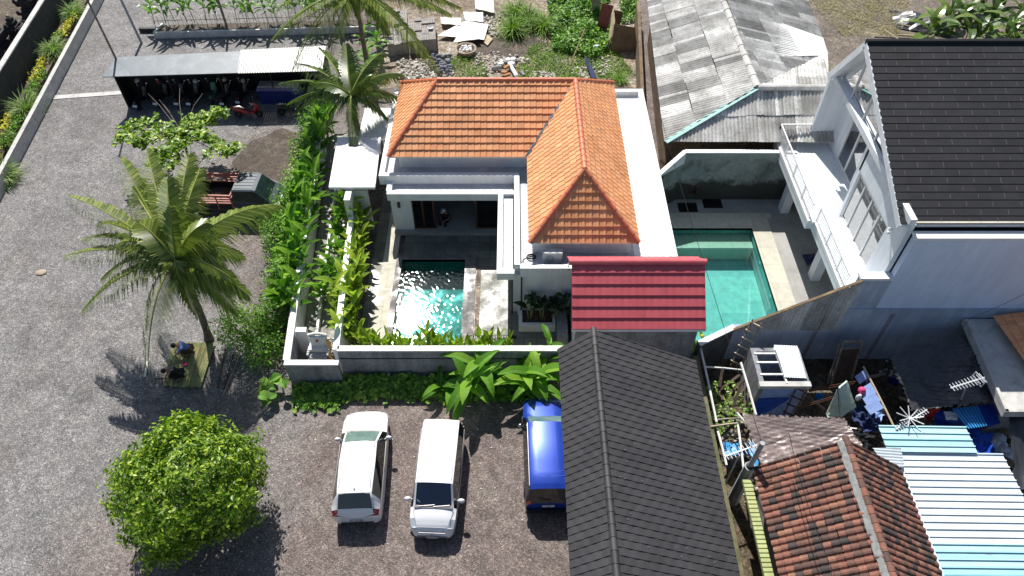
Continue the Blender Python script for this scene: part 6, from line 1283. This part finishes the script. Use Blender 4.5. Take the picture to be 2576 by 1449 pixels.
p = at(1083, 73, .97); b = MB(); b.lathe([(.08, 0), (.17, .12), (.18, .12), (.08, .02)], p, 14); single('bowl', b, 'white', 'white bowl standing on the paving block stack', 'bowl')
for i, (x, y, x2, y2, r_, m, lb) in enumerate(((1236, 172, 1262, 168, .13, 'stone_grey', 'grey concrete pipe piece left of the split logs'), (1281, 160, 1300, 192, .13, 'white', 'white pipe piece among the split logs'), (1300, 188, 1300, 178, .12, 'log_end', 'round cut log end facing up behind the orange ridge'), (1318, 190, 1310, 180, .12, 'stone_grey', 'small grey drum right of the cut log'))):
    b = MB(); b.tube([at(x, y, .15), at(x2, y2, .25)], r_, 10); single('log' if 'log end' in lb else 'pipe', b, m, lb, 'log' if 'log end' in lb else 'pipe')
for i, (x, y) in enumerate(((1262, 182), (1270, 190), (1268, 172))): b = MB(); p = at(x, y, .2); b.bar(p, p + Vector((.35, .2 * (i - 1), .1)), .2, .15); single('split_log', b, 'log_end', 'orange brown split log, ' + ORD[i] + ' of three beside the white pipe', 'log', 'split logs')
b = MB(); p = at(1275, 158, .2); rg = random.Random(4)
for i in range(9): b.ball((p.x + rg.uniform(-.6, .5), p.y + rg.uniform(-.2, .5), .2), rg.uniform(.12, .25), 6, sq=(1.2, 1, .7))
single('white_sack', b, 'white', 'crumpled white sack heap beside the split logs', 'sack')
# top right: tarp heap, bamboo logs
b = MB(); p = at(2318, 62, 0); rg = random.Random(5); n = 9; G = []
for i in range(n + 1):
    for j in range(n + 1):
        u, v_ = i / n - .5, j / n - .5; G.append((p.x + u * 3.6 + .4 * v_, p.y + v_ * 2.6 - u * 1.5, max(0.03, .75 * cos(PI * u) * cos(PI * v_) + rg.uniform(-.12, .12))))
b.add(G, [(i * (n + 1) + j, (i + 1) * (n + 1) + j, (i + 1) * (n + 1) + j + 1, i * (n + 1) + j + 1) for i in range(n) for j in range(n)]); single('tarp_heap', b, 'tarp_black', 'crumpled black tarp heap on the straw behind the shingle roof', 'tarp')
for i, (p0, p1) in enumerate((((2200, 93), (2350, 98)), ((2258, 88), (2350, 94)), ((2225, 75), (2262, 100)), ((2245, 58), (2290, 66)))): b = MB(); b.tube([at(*p0, .2 + .1 * i), at(*p1, .2 + .1 * i)], .07 if i < 2 else .04, 7); single('bamboo_log', b, 'old_wood' if i == 0 else 'bamboo_dry', ('longest grey bamboo log just behind the shingle ridge', 'straw coloured bamboo log above the longest grey one', 'thin bamboo stick crossing the grey log', 'short bamboo stick by the black tarp heap')[i], 'bamboo log', 'bamboo logs behind the ridge')
# ---------------- back yard between the walls (ground one metre lower) ----------------
a = thing('block_hut', 'small roofless block hut with blue painted front in the back yard', 'hut', (11, 17.3, -1)); b = MB(); x0, x1, y0, y1, zt = 10.05, 12.1, 16.4, 18.3, 1.42
b.box(x0, x0 + .2, y0, y1, -1, zt); b.box(x1 - .2, x1, y0, y1, -1, zt); b.box(x0 + .2, x1 - .2, y1 - .18, y1, -1, zt)
hw = b.build('wall', 'cement', a); b = MB(); b.box(x0 + .2, x1 - .2, y0, y0 + .18, -1, zt - .18); b.build('front_wall', 'cloth_blue', a); b = MB(); b.box(x0 - .02, x1 + .02, y0 - .04, y0 + .2, zt - .18, zt + .02); b.build('lintel', 'cement_pale', a)
b = MB()
for y in (16.95, 17.55, 18.0): b.bar((x0 + .1, y, zt), (11.3, y, zt), .07)
b.bar((11.15, y0 + .1, zt + .01), (11.05, y1, zt + .01), .07); b.build('rafter', 'white_old', a)
b = MB(); courses(b, [(11.1, 16.75, 1.5), (12.0, 16.7, 1.5), (11.95, 18.25, 1.62), (11.0, 18.3, 1.62)], (0, -1, 0), .1, 3, .025, 0, None, 4); k = b.build('roof_sheet', 'zinc', a)
plankq('blue_tarp', 'bright blue tarp draped over the lower front of the block hut', 'tarp', [(10.2, 16.36, .5), (11.5, 16.36, .6), (10.9, 16.3, -.3), (10.15, 16.28, -.9)], 'tarp_blue', .01)
def ladder(label, p0, p1, w_, n_, m, m2=None):
    p0, p1 = Vector(p0), Vector(p1); d = (p1 - p0).normalized(); s = d.cross(Vector((0, 0, 1))).normalized() * w_ / 2; a = thing('ladder', label, 'ladder', tuple(p0)); b = MB(); b.tube([p0 + s, p1 + s], .03, 6); b.build('rail', m, a); b = MB(); b.tube([p0 - s, p1 - s], .03, 6); b.build('rail', m, a)
    for i in range(n_): e = p0.lerp(p1, (i + .6) / n_); b = MB(); b.bar(e - s * 1.5, e + s * 1.5, .05); b.build('rung', m2 or m, a)
p0, p1 = at(1848, 925, .2), at(1905, 808, 2.3); ladder('pale bamboo ladder leaning at the left of the block hut', p0, p1, .38, 6, 'old_wood', 'pale_wood')
ladder('dark wooden ladder leaning on the blue front of the block hut', (11.3, 15.6, -1), (11.75, 16.35, 1.4), .36, 6, 'dark_wood')
def stick(label, p, q, r_, m, name='timber', cat='timber', group='loose timbers in the back yard', sq=True):
    b = MB(); (b.bar(p, q, r_ * 2) if sq else b.tube([p, Vector(p).lerp(Vector(q), .5) + Vector((0, 0, .03)), q], r_, 6)); return single(name, b, m, label, cat, group)
stick('long white pole running down beside the mossy wall, upper piece', at(1763, 877, 1.0), at(1803, 1062, 1.0), .045, 'white_old', sq=False); stick('long white pole beside the mossy wall, lower piece ending at the blue mat', at(1806, 1085, 1.0), at(1828, 1170, 1.0), .045, 'white_old', sq=False)
stick('white cross pole from the mossy wall to the block hut', at(1775, 923, 1.0), at(1868, 931, 1.0), .04, 'white_old', sq=False); stick('white upright pole along the left flank of the block hut', at(1864, 912, 1.1), at(1902, 1044, .8), .05, 'white_old', sq=False)
stick('grey white pole over the blue mat', at(1855, 1056, .9), at(1872, 1188, .8), .045, 'white_old', sq=False); stick('old pole crossing above the blue mat, upper one', at(1796, 1057, .9), at(1862, 1052, .9), .045, 'old_wood', sq=False); stick('pale pole crossing above the blue mat, lower one', at(1788, 1073, .9), at(1872, 1063, .9), .045, 'pale_wood', sq=False); stick('thick pale pole holding the brown tarp corner', at(1853, 1038, 1.2), at(1882, 1074, 1.1), .055, 'white_old', sq=False)
for i, (p0, p1) in enumerate((((1808, 984), (1868, 938)), ((1820, 1008), (1870, 955)), ((1806, 982), (1818, 1008)), ((1852, 1020), (1898, 918)), ((1868, 1030), (1902, 942)), ((1845, 1022), (1862, 972)), ((1808, 982), (1818, 925)), ((1816, 1098), (1853, 1058)))):
    stick('dark brown timber left of the block hut, ' + ORD[i] + ' of eight', at(*p0, -.5 + .12 * i), at(*p1, .1 + .1 * i), .055, 'dark_wood', group='dark timbers beside the block hut')
a = thing('door_leaf', 'old wooden door in its grey frame leaning on the blue wall', 'door', tuple(at(2110, 960, -1))); P = [at(2120, 860, 1.3), at(2168, 858, 1.3), at(2140, 955, -.9), at(2090, 966, -.9)]; b = MB()
for i, j in ((0, 1), (1, 2), (3, 0)): b.bar(P[i], P[j], .09)
b.bar(P[0].lerp(P[3], .16), P[1].lerp(P[2], .16), .07); b.bar(at(2112, 862, 1.2), at(2082, 964, -.9), .06); b.build('frame', 'old_wood', a); b = MB(); b.slab([P[0].lerp(P[3], .18), P[1].lerp(P[2], .18), P[2], P[3]], .04); b.build('panel', 'dark_wood', a)
def ragged(name, label, cat, corners, m, th=.01, n=16, wr=.08, sag=.25, seed=1, edge=True, group=None):
    """a wrinkled sheet hung from its four corners"""
    c = [Vector(q_) for q_ in corners]; rg = random.Random(seed); b = MB(); G = []; ph = [rg.uniform(0, 6) for _ in range(6)]
    for i in range(n + 1):
        for j in range(n + 1):
            u, v_ = i / n, j / n; q_ = c[0].lerp(c[1], u).lerp(c[3].lerp(c[2], u), v_)
            q_.z -= sag * sin(PI * u) * sin(PI * v_); q_.z += wr * (.5 * sin(9 * u + 5 * v_ + ph[0]) + .35 * sin(17 * v_ - 7 * u + ph[1]) + .3 * sin(23 * (u - .2 * v_) + ph[2]) + (.13 * sin(60 * v_ + 34 * u + ph[3] + 2 * sin(7 * u)) + .12 * sin(85 * v_ - 30 * u + ph[4] + 3 * sin(5 * v_)) if n > 35 else 0)) * (sin(PI * v_) * .8 + .2) + rg.uniform(-wr, wr) * .12
            if edge and (i in (0, n) or j in (0, n)): q_ += Vector((rg.uniform(-.05, .05), rg.uniform(-.05, .05), 0))
            G.append(q_)
    k = len(G); e = [(i * (n + 1) + j, (i + 1) * (n + 1) + j, (i + 1) * (n + 1) + j + 1, i * (n + 1) + j + 1) for i in range(n) for j in range(n)]
    b.add(G + [g - Vector((0, 0, th)) for g in G], e + [tuple(k + x for x in f)[::-1] for f in e]); return single(name, b, m, label, cat, group, smooth=True, ang=180)
ragged('tarp', 'large wrinkled brown tarp stretched above the terracotta roof', 'tarp', A_([(1866, 1042), (2125, 1052), (2185, 1150), (1925, 1185)], (1.5, 1.6, 1.5, 1.4)), 'tarp_brown', n=70, wr=.09, seed=3, group='tarps over the back yard')
ragged('tarp', 'huge black tarp canopy beside the concrete gutter slab', 'tarp', A_([(2238, 895), (2425, 842), (2506, 1008), (2292, 1034)], (1.6, 1.7, 1.6, 1.5)), 'tarp_black', n=60, wr=.11, seed=5, group='tarps over the back yard')
ragged('tarp', 'dark grey tarp hanging at the right edge below the gutter slab', 'tarp', A_([(2540, 1045), (2640, 1040), (2640, 1232), (2552, 1232)], (1.5, 1.5, 1.2, 1.2)), 'tarp_black', n=18, wr=.06, seed=6, group='tarps over the back yard')
ragged('tarp', 'crumpled deep blue tarp between the black tarp and the cyan roof', 'tarp', A_([(2345, 1035), (2440, 1030), (2480, 1100), (2360, 1095)], (.2, .4, .2, .3)), 'tarp_blue', n=14, wr=.15, seed=7, group='tarps over the back yard')
ragged('tarp', 'blue tarp scrap along the right end of the cyan roof', 'tarp', A_([(2430, 1100), (2500, 1088), (2490, 1150), (2450, 1150)], (.2, .3, .2, .3)), 'tarp_blue', n=12, wr=.15, seed=8, group='tarps over the back yard')
ragged('mat', 'light blue plastic mat under four black pots', 'mat', A_([(1822, 1113), (1900, 1112), (1908, 1174), (1828, 1174)], (-.6, -.6, -.6, -.6)), 'tarp_lightblue', n=12, wr=.05, sag=0, seed=9)
for i, (x, y) in enumerate(((1873, 1122), (1837, 1158), (1856, 1157), (1881, 1157))): p = at(x, y, -.3); b = MB(); b.lathe([(.14, -.24), (.22, -.1), (.22, .05), (.15, .17), (.08, .22), (.0, .23)], p, 14); single('black_pot', b, 'black', 'black round pot on the light blue mat, ' + ('upper right one', 'lower left one', 'lower middle one', 'lower right one')[i], 'pot', 'black pots on the mat')
ragged('cloth', 'red cloth hanging under the black tarp edge', 'cloth', A_([(2320, 1030), (2366, 1026), (2345, 1055), (2336, 1060)], (.9, .9, .5, .5)), 'cloth_red', n=6, wr=.04, seed=2)
def sheet_rib(label, pts, zs, m, cw, down, group='coloured ribbed sheets under the black tarp'):
    P = A_(pts, zs); b = MB(); n_ = 7
    for i in range(n_):
        a0, a1 = i / n_, (i + .85) / n_; b.slab([P[0].lerp(P[1], a0), P[0].lerp(P[1], a1), P[3].lerp(P[2], a1), P[3].lerp(P[2], a0)], .03); b.bar(P[0].lerp(P[1], a1 + .02) + Vector((0, 0, .03)), P[3].lerp(P[2], a1 + .02) + Vector((0, 0, .03)), .05)
    return single('ribbed_sheet', b, m, label, 'sheet', group)
sheet_rib('cyan and white ribbed sheet poking out below the black tarp', [(2396, 1028), (2455, 1022), (2480, 1072), (2436, 1078)], (1.1, 1.1, .9, .9), 'tarp_lightblue', 0, 0); sheet_rib('blue ribbed sheet right of the cyan one below the black tarp', [(2462, 1020), (2496, 1018), (2514, 1066), (2484, 1074)], (1.0, 1.0, .8, .8), 'tarp_blue', 0, 0)
plankq('board', 'white board beside the cyan ribbed sheet', 'board', A_([(2374, 1036), (2404, 1036), (2410, 1057), (2380, 1056)], (.9, .9, .8, .8)), 'white', .03)
# washing, concrete panel, rebar
a = thing('clothes_pole', 'long wooden pole hung with light blue clothes in the back yard', 'clothes pole', tuple(at(2230, 1030, .5))); b = MB(); b.tube([at(2172, 922, 1.2), at(2200, 975, 1.1), at(2228, 1030, 1.0), at(2250, 1076, .9)], .04, 6); b.build('pole', 'pale_wood', a)
for (x, y), (x2, y2), w_ in (((2174, 930), (2186, 950), .3), ((2190, 962), (2204, 988), .35), ((2200, 985), (2215, 1008), .4), ((2208, 1005), (2224, 1026), .45)):
    P0, P1 = at(x, y, 1.15), at(x2, y2, 1.1); b = MB(); s = Vector((-w_, -.1, -.35)); s2 = Vector((w_ * .4, 0, -.5)); b.add([P0 + s, P0, P1, P1 + s, P0 + s2, P1 + s2], [(0, 1, 2, 3), (1, 4, 5, 2)]); b.build('garment', 'cloth_blue', a)
for i, (pts, m, lb) in enumerate((([(2180, 1040), (2200, 1018), (2225, 1045), (2205, 1075)], 'cloth_blue', 'light blue garment lying below the clothes pole'), ([(2140, 1030), (2195, 1000), (2205, 1060), (2150, 1062)], 'cloth_navy', 'dark navy cloth heap right of the mint panel'), ([(2160, 1062), (2215, 1050), (2220, 1085), (2170, 1088)], 'cloth_navy', 'navy rags beside the star shaped antenna'), ([(2295, 1052), (2340, 1046), (2345, 1085), (2298, 1085)], 'board_brown', 'brown sack under the black tarp edge'))):
    ragged('cloth_heap', lb, 'cloth', A_(pts, (.1, .2, .1, .1)), m, n=10, wr=.16, seed=20 + i)
b = MB(); p = at(2168, 982, .9); b.ball(p, .16, 8); single('pink_cloth', b, 'cloth_pink', 'bright pink bundled cloth beside the mint panel', 'cloth'); p = at(2160, 1000, .7); b = MB(); b.ball(p, .17, 8, sq=(.7, .6, 1.3)); single('white_cloth', b, 'cloth_white', 'white and navy garment hanging below the pink cloth', 'cloth')
plankq('mint_panel', 'broken pale mint concrete panel standing in the back yard', 'panel', A_([(2108, 975), (2128, 957), (2150, 1022), (2112, 1048)], (1.0, 1.1, .3, -.2)), 'mint_panel', .08); plankq('mint_panel', 'lower left piece of the pale mint panel by the brown tarp', 'panel', A_([(2106, 978), (2112, 1046), (2082, 1048), (2078, 1040)], (.9, -.2, -.3, -.3)), 'mint_panel', .06)
def rebar(label, p, q):
    a = MB(); p, q = Vector(p), Vector(q); s = Vector((0, 0, .09))
    a.tube([p + s, q + s], .014, 4); a.tube([p - s, q - s], .014, 4); k = int((q - p).length / .16)
    for i in range(k + 1): e = p.lerp(q, i / k); a.bar(e + s, e - s, .016)
    single('rebar_truss', a, 'rust', label, 'rebar', 'rusty rebar trusses')
rebar('rusty rebar truss left of the mint panel, longest one', at(1996, 1030, .4), at(2096, 999, .8)); rebar('short rusty rebar truss above the mint panel', at(2086, 973, .9), at(2150, 962, 1.0))
for i, (x, y, x2, y2) in enumerate(((2081, 815, 2048, 893), (2255, 815, 2230, 900))): 
    p = at(x, y, 2.2); b = MB()
    for d_ in (-.05, .05): b.tube([(p.x + d_, 19.42, 2.3), (p.x + d_ - .02, 19.4, -.9)], .014, 4)
    single('rebar_rods', b, 'rust', 'pair of rusty rods standing on the blue wall, ' + ('left pair' if i == 0 else 'right pair'), 'rebar', 'rods against the blue wall')
p = at(2285, 900, .3); b = MB(); b.slab([at(2283, 888, .8), at(2310, 880, .8), at(2300, 905, .4), at(2272, 912, .4)], .05); single('grey_slab', b, 'stone_grey', 'tilted grey slab by the foot of the blue wall', 'slab'); b = MB(); b.slab([at(2262, 905, .3), at(2302, 915, .3), at(2295, 935, .0), at(2258, 925, .0)], .08); single('grey_box', b, 'cement', 'dull grey box lid below the tilted slab', 'box')
b = MB(); b.tube([at(2540 + 20 * cos(t_ * .5), 905 + 14 * sin(t_ * .5), 1.8) - Vector((0.0, 0, 0)) for t_ in range(26)], .03, 5); b.v = [(x - 1.2, y, z) for x, y, z in b.v]; single('cable_coil', b, 'black', 'coil of black cable at the top corner of the black tarp', 'cable')
# antennas and electric pole
def yagi(label, c, ax, L, n_, mast, el=.32, loop=True):
    c = Vector(c); ax = Vector(ax).normalized(); s = ax.cross(Vector((0, 0, 1))).normalized(); a = thing('tv_antenna', label, 'antenna', tuple(c), 'television antennas'); b = MB(); b.bar(c - ax * L / 2, c + ax * L / 2, .045); b.build('boom', 'antenna', a); b = MB()
    for i in range(n_): e = c - ax * L / 2 + ax * L * (i + .5) / n_; b.bar(e - s * el * (.5 + .2 * i / n_), e + s * el * (.5 + .2 * i / n_), .026)
    if loop:
        e = c + ax * L * .32
        for dz in (-.16, .16): b.bar(e - s * .25 + Vector((0, 0, dz)), e + s * .25 + Vector((0, 0, dz)), .03)
        for k in (-1, 1): b.bar(e + s * .25 * k - Vector((0, 0, .16)), e + s * .25 * k + Vector((0, 0, .16)), .03)
    b.build('elements', 'antenna', a); b = MB(); b.tube([c, mast], .035, 6); b.build('mast', 'pipe_grey', a); return a
yagi('white comb shaped antenna above the light blue mat', at(1864, 1134, 1.9), (1, .35, .05), 1.35, 9, (at(1864, 1134, 1.9).x, at(1864, 1134, 1.9).y, -1)); yagi('white comb shaped antenna in front of the black tarp', at(2434, 963, 3.0), (1, .3, .05), 1.5, 11, at(2408, 1030, .6))
c = at(2293, 1055, 2.2); a = yagi('star shaped spiky antenna above the cyan roof corner', c, (1, .55, .1), 1.6, 14, at(2258, 1085, .4), .2, False); b = MB()
c2 = at(2288, 1052, 2.25)
for i in range(9): t_ = i * 2 * PI / 9; b.bar(c2, c2 + Vector((cos(t_) * .5, sin(t_) * .5, .1)), .03)
b.build('star', 'antenna', a)
a = thing('electric_pole', 'stout grey concrete electric pole beside the terracotta roof', 'pole', (8.7, 12.6, -1)); b = MB(); b.tube([(8.72, 12.6, -1), (8.7, 12.6, 1.85)], [.24, .2], 8); b.build('base', 'pipe_grey', a); b = MB(); b.tube([(8.7, 12.6, 1.8), (8.72, 12.6, 3.55)], .09, 8); b.build('shaft', 'pipe_grey', a); b = MB(); b.lathe([(.13, 0), (.15, .05), (.13, .12)], (8.7, 12.6, 1.82), 10); b.build('collar', 'dark_metal', a)
def wire(label, pts, sag, group='overhead wires'):
    P = [Vector(q_) for q_ in pts]; L = []
    for a_, b_ in zip(P, P[1:]):
        for i in range(12): s = i / 12; L.append(a_.lerp(b_, s) - Vector((0, 0, sag * 4 * s * (1 - s))))
    b = MB(); b.tube(L + [P[-1]], .011, 4); single('overhead_wire', b, 'black', label, 'wire', group)
wire('long wire from the grey shed hall to the concrete electric pole', [at(1636, 195, 3.7), (8.72, 12.6, 3.5)], .35); wire('wire along the old roof from the electric pole to the brown tarp', [(8.72, 12.6, 3.5), at(1985, 1090, 4.2), at(2100, 1449, 4.5)], .3); wire('wire on the blue wall up to the gutter', [at(2576, 740, 4.5), at(2440, 800, 2.6), at(2400, 855, 2.0)], .1)
# things under the balcony
for i, (x, y, m, lb) in enumerate(((1982, 513, 'red_tile', 'red and white paint pail under the balcony'), (1996, 536, 'stone_grey', 'grey bucket with rags under the balcony'), (2006, 550, 'cloth_white', 'white rag bundle under the balcony'), (1990, 508, 'leaf_pale', 'lime green pail under the balcony'))):
    p = at(x + 14, y, 0); b = MB(); b.lathe([(.13, 0), (.17, .32), (.18, .33), (.15, .3), (.02, .28)] if 'bundle' not in lb else [(.15, 0), (.2, .08), (.1, .16), (.0, .18)], (p.x, p.y, .02), 14); single('bucket' if 'bundle' not in lb else 'rag_bundle', b, m, lb, 'bucket' if 'bundle' not in lb else 'rag')
a = thing('pool_net', 'dark blue leaf net on a purple pole leaning at the balcony pillar', 'pool net', tuple(at(2035, 650, 0))); b = MB(); b.slab([at(2018, 640, .1), at(2050, 638, .1), at(2048, 655, .1), at(2032, 668, .1)], .03); b.build('net', 'cloth_navy', a); b = MB(); b.tube([at(2035, 650, .15), at(2052, 630, .9)], .02, 6); b.build('handle', 'sheet_maroon', a)
mb = MB(); rg = random.Random(8)
for i in range(420):
    x, y = rg.choice([(1812, 1075), (1830, 1090), (2170, 1110), (2330, 1090), (2540, 1150), (2520, 1120), (2250, 930), (2000, 1080), (1880, 1240)]); p = at(x + rg.gauss(0, 16), y + rg.gauss(0, 16), -1); mb.ball((p.x, p.y, -.97), rg.uniform(.03, .11), 5, t=rg.random(), sq=(1, .8, .6))
tag(mb.build('yard_rubbish', 'stone_rubble'), 'pale rubbish and stones strewn on the back yard ground', 'rubbish', kind='stuff')
for i, (x, y, m) in enumerate(((2505, 1120, 'cloth_white'), (2540, 1135, 'cloth_white'), (2530, 1160, 'board_brown'), (2480, 1130, 'tarp_blue'))):
    p = at(x, y, -.3); b = MB(); rg = random.Random(i)
    for k in range(7): b.ball((p.x + rg.uniform(-.3, .3), p.y + rg.uniform(-.3, .3), -.6 + rg.uniform(0, .4)), rg.uniform(.15, .28), 7, sq=(1.2, 1, .8))
    single('rubbish_bag', b, m, ('white', 'larger white', 'brown', 'blue')[i] + ' rubbish bag heap right of the cyan roof' + ('' if i != 1 else ', nearest the dark grey tarp'), 'rubbish bag', 'rubbish bags')

gm = 'odds and ends in the back yard'
misc = [((2190, 948), (2228, 940), .05, 'old_wood', 'plank', 'grey plank lying under the blue wall beside the door'), ((2215, 955), (2262, 985), .05, 'dark_wood', 'plank', 'dark plank pointing to the black tarp corner'), ((2262, 1000), (2300, 1010), .04, 'pale_wood', 'plank', 'short pale plank under the black tarp edge'), ((2040, 1005), (2075, 1030), .04, 'old_wood', 'plank', 'grey plank between the block hut and the brown tarp'), ((2035, 985), (2072, 975), .03, 'rust', 'rusty_bar', 'rusty bar above the longest rebar truss'), ((2500, 1075), (2530, 1100), .05, 'dark_wood', 'plank', 'dark plank right of the blue ribbed sheet'), ((2512, 1060), (2535, 1052), .04, 'pale_wood', 'plank', 'pale plank by the gutter slab corner'), ((2140, 1090), (2200, 1098), .04, 'white_old', 'stick', 'white stick at the terracotta roof peak'), ((2128, 1076), (2196, 1082), .03, 'white_old', 'stick', 'thin white stick behind the terracotta roof peak'), ((2150, 1100), (2172, 1070), .03, 'bamboo_dry', 'stick', 'bamboo stick under the star shaped antenna')]
for (p0, p1, r_, m, nm, lb) in misc: stick(lb, at(*p0, -.75), at(*p1, -.55), r_, m, name=nm, cat=nm.replace('_', ' '), group=gm)
for i, ((x, y), r_, m, lb) in enumerate((((2245, 962), .22, 'plastic_blue', 'dark blue basin under the blue wall'), ((2200, 1040), .18, 'stone_grey', 'grey pail beside the navy rags'), ((2316, 1075), .24, 'dark_metal', 'dark pot beside the brown sack'), ((2522, 1085), .22, 'cloth_white', 'white pail at the gutter slab corner'), ((2060, 1000), .16, 'tarp_lightblue', 'light blue pail between the hut and the mint panel'), ((2268, 948), .16, 'sheet_maroon', 'maroon pail by the black tarp corner'))):
    p = at(x, y, -.8); b = MB(); b.lathe([(r_ * .7, -.2), (r_, .12), (r_ * 1.05, .13), (r_ * .9, .1), (r_ * .6, -.12)], p, 14); single('basin' if 'basin' in lb else 'pail', b, m, lb, 'basin' if 'basin' in lb else 'pail', gm)
p = at(2165, 1078, -.6); b = MB()
for k in range(20): a0, a1 = k * PI / 10, (k + 1) * PI / 10; b.tube([p + Vector((.5 * cos(a0), .35 * sin(a0), 0)), p + Vector((.5 * cos(a1), .35 * sin(a1), 0))], .03, 5)
single('hoop', b, 'dark_metal', 'dark metal hoop lying beside the brown tarp corner', 'hoop', gm)
ragged('cloth_heap', 'greyish cloth heap at the foot of the black tarp', 'cloth', A_([(2296, 1018), (2330, 1012), (2335, 1040), (2300, 1045)], (-.3, -.2, -.3, -.3)), 'stone_grey', n=9, wr=.16, seed=31, group=gm)
ragged('cloth_heap', 'brown sacking heap right of the blue tarp scrap', 'cloth', A_([(2490, 1095), (2540, 1080), (2545, 1118), (2500, 1125)], (-.2, -.1, -.3, -.3)), 'board_brown', n=10, wr=.2, seed=32, group=gm)
ragged('cloth_heap', 'dark rags below the light blue garment', 'cloth', A_([(2225, 1045), (2262, 1040), (2270, 1072), (2232, 1076)], (-.4, -.3, -.4, -.4)), 'tarp_black', n=10, wr=.2, seed=33, group=gm)
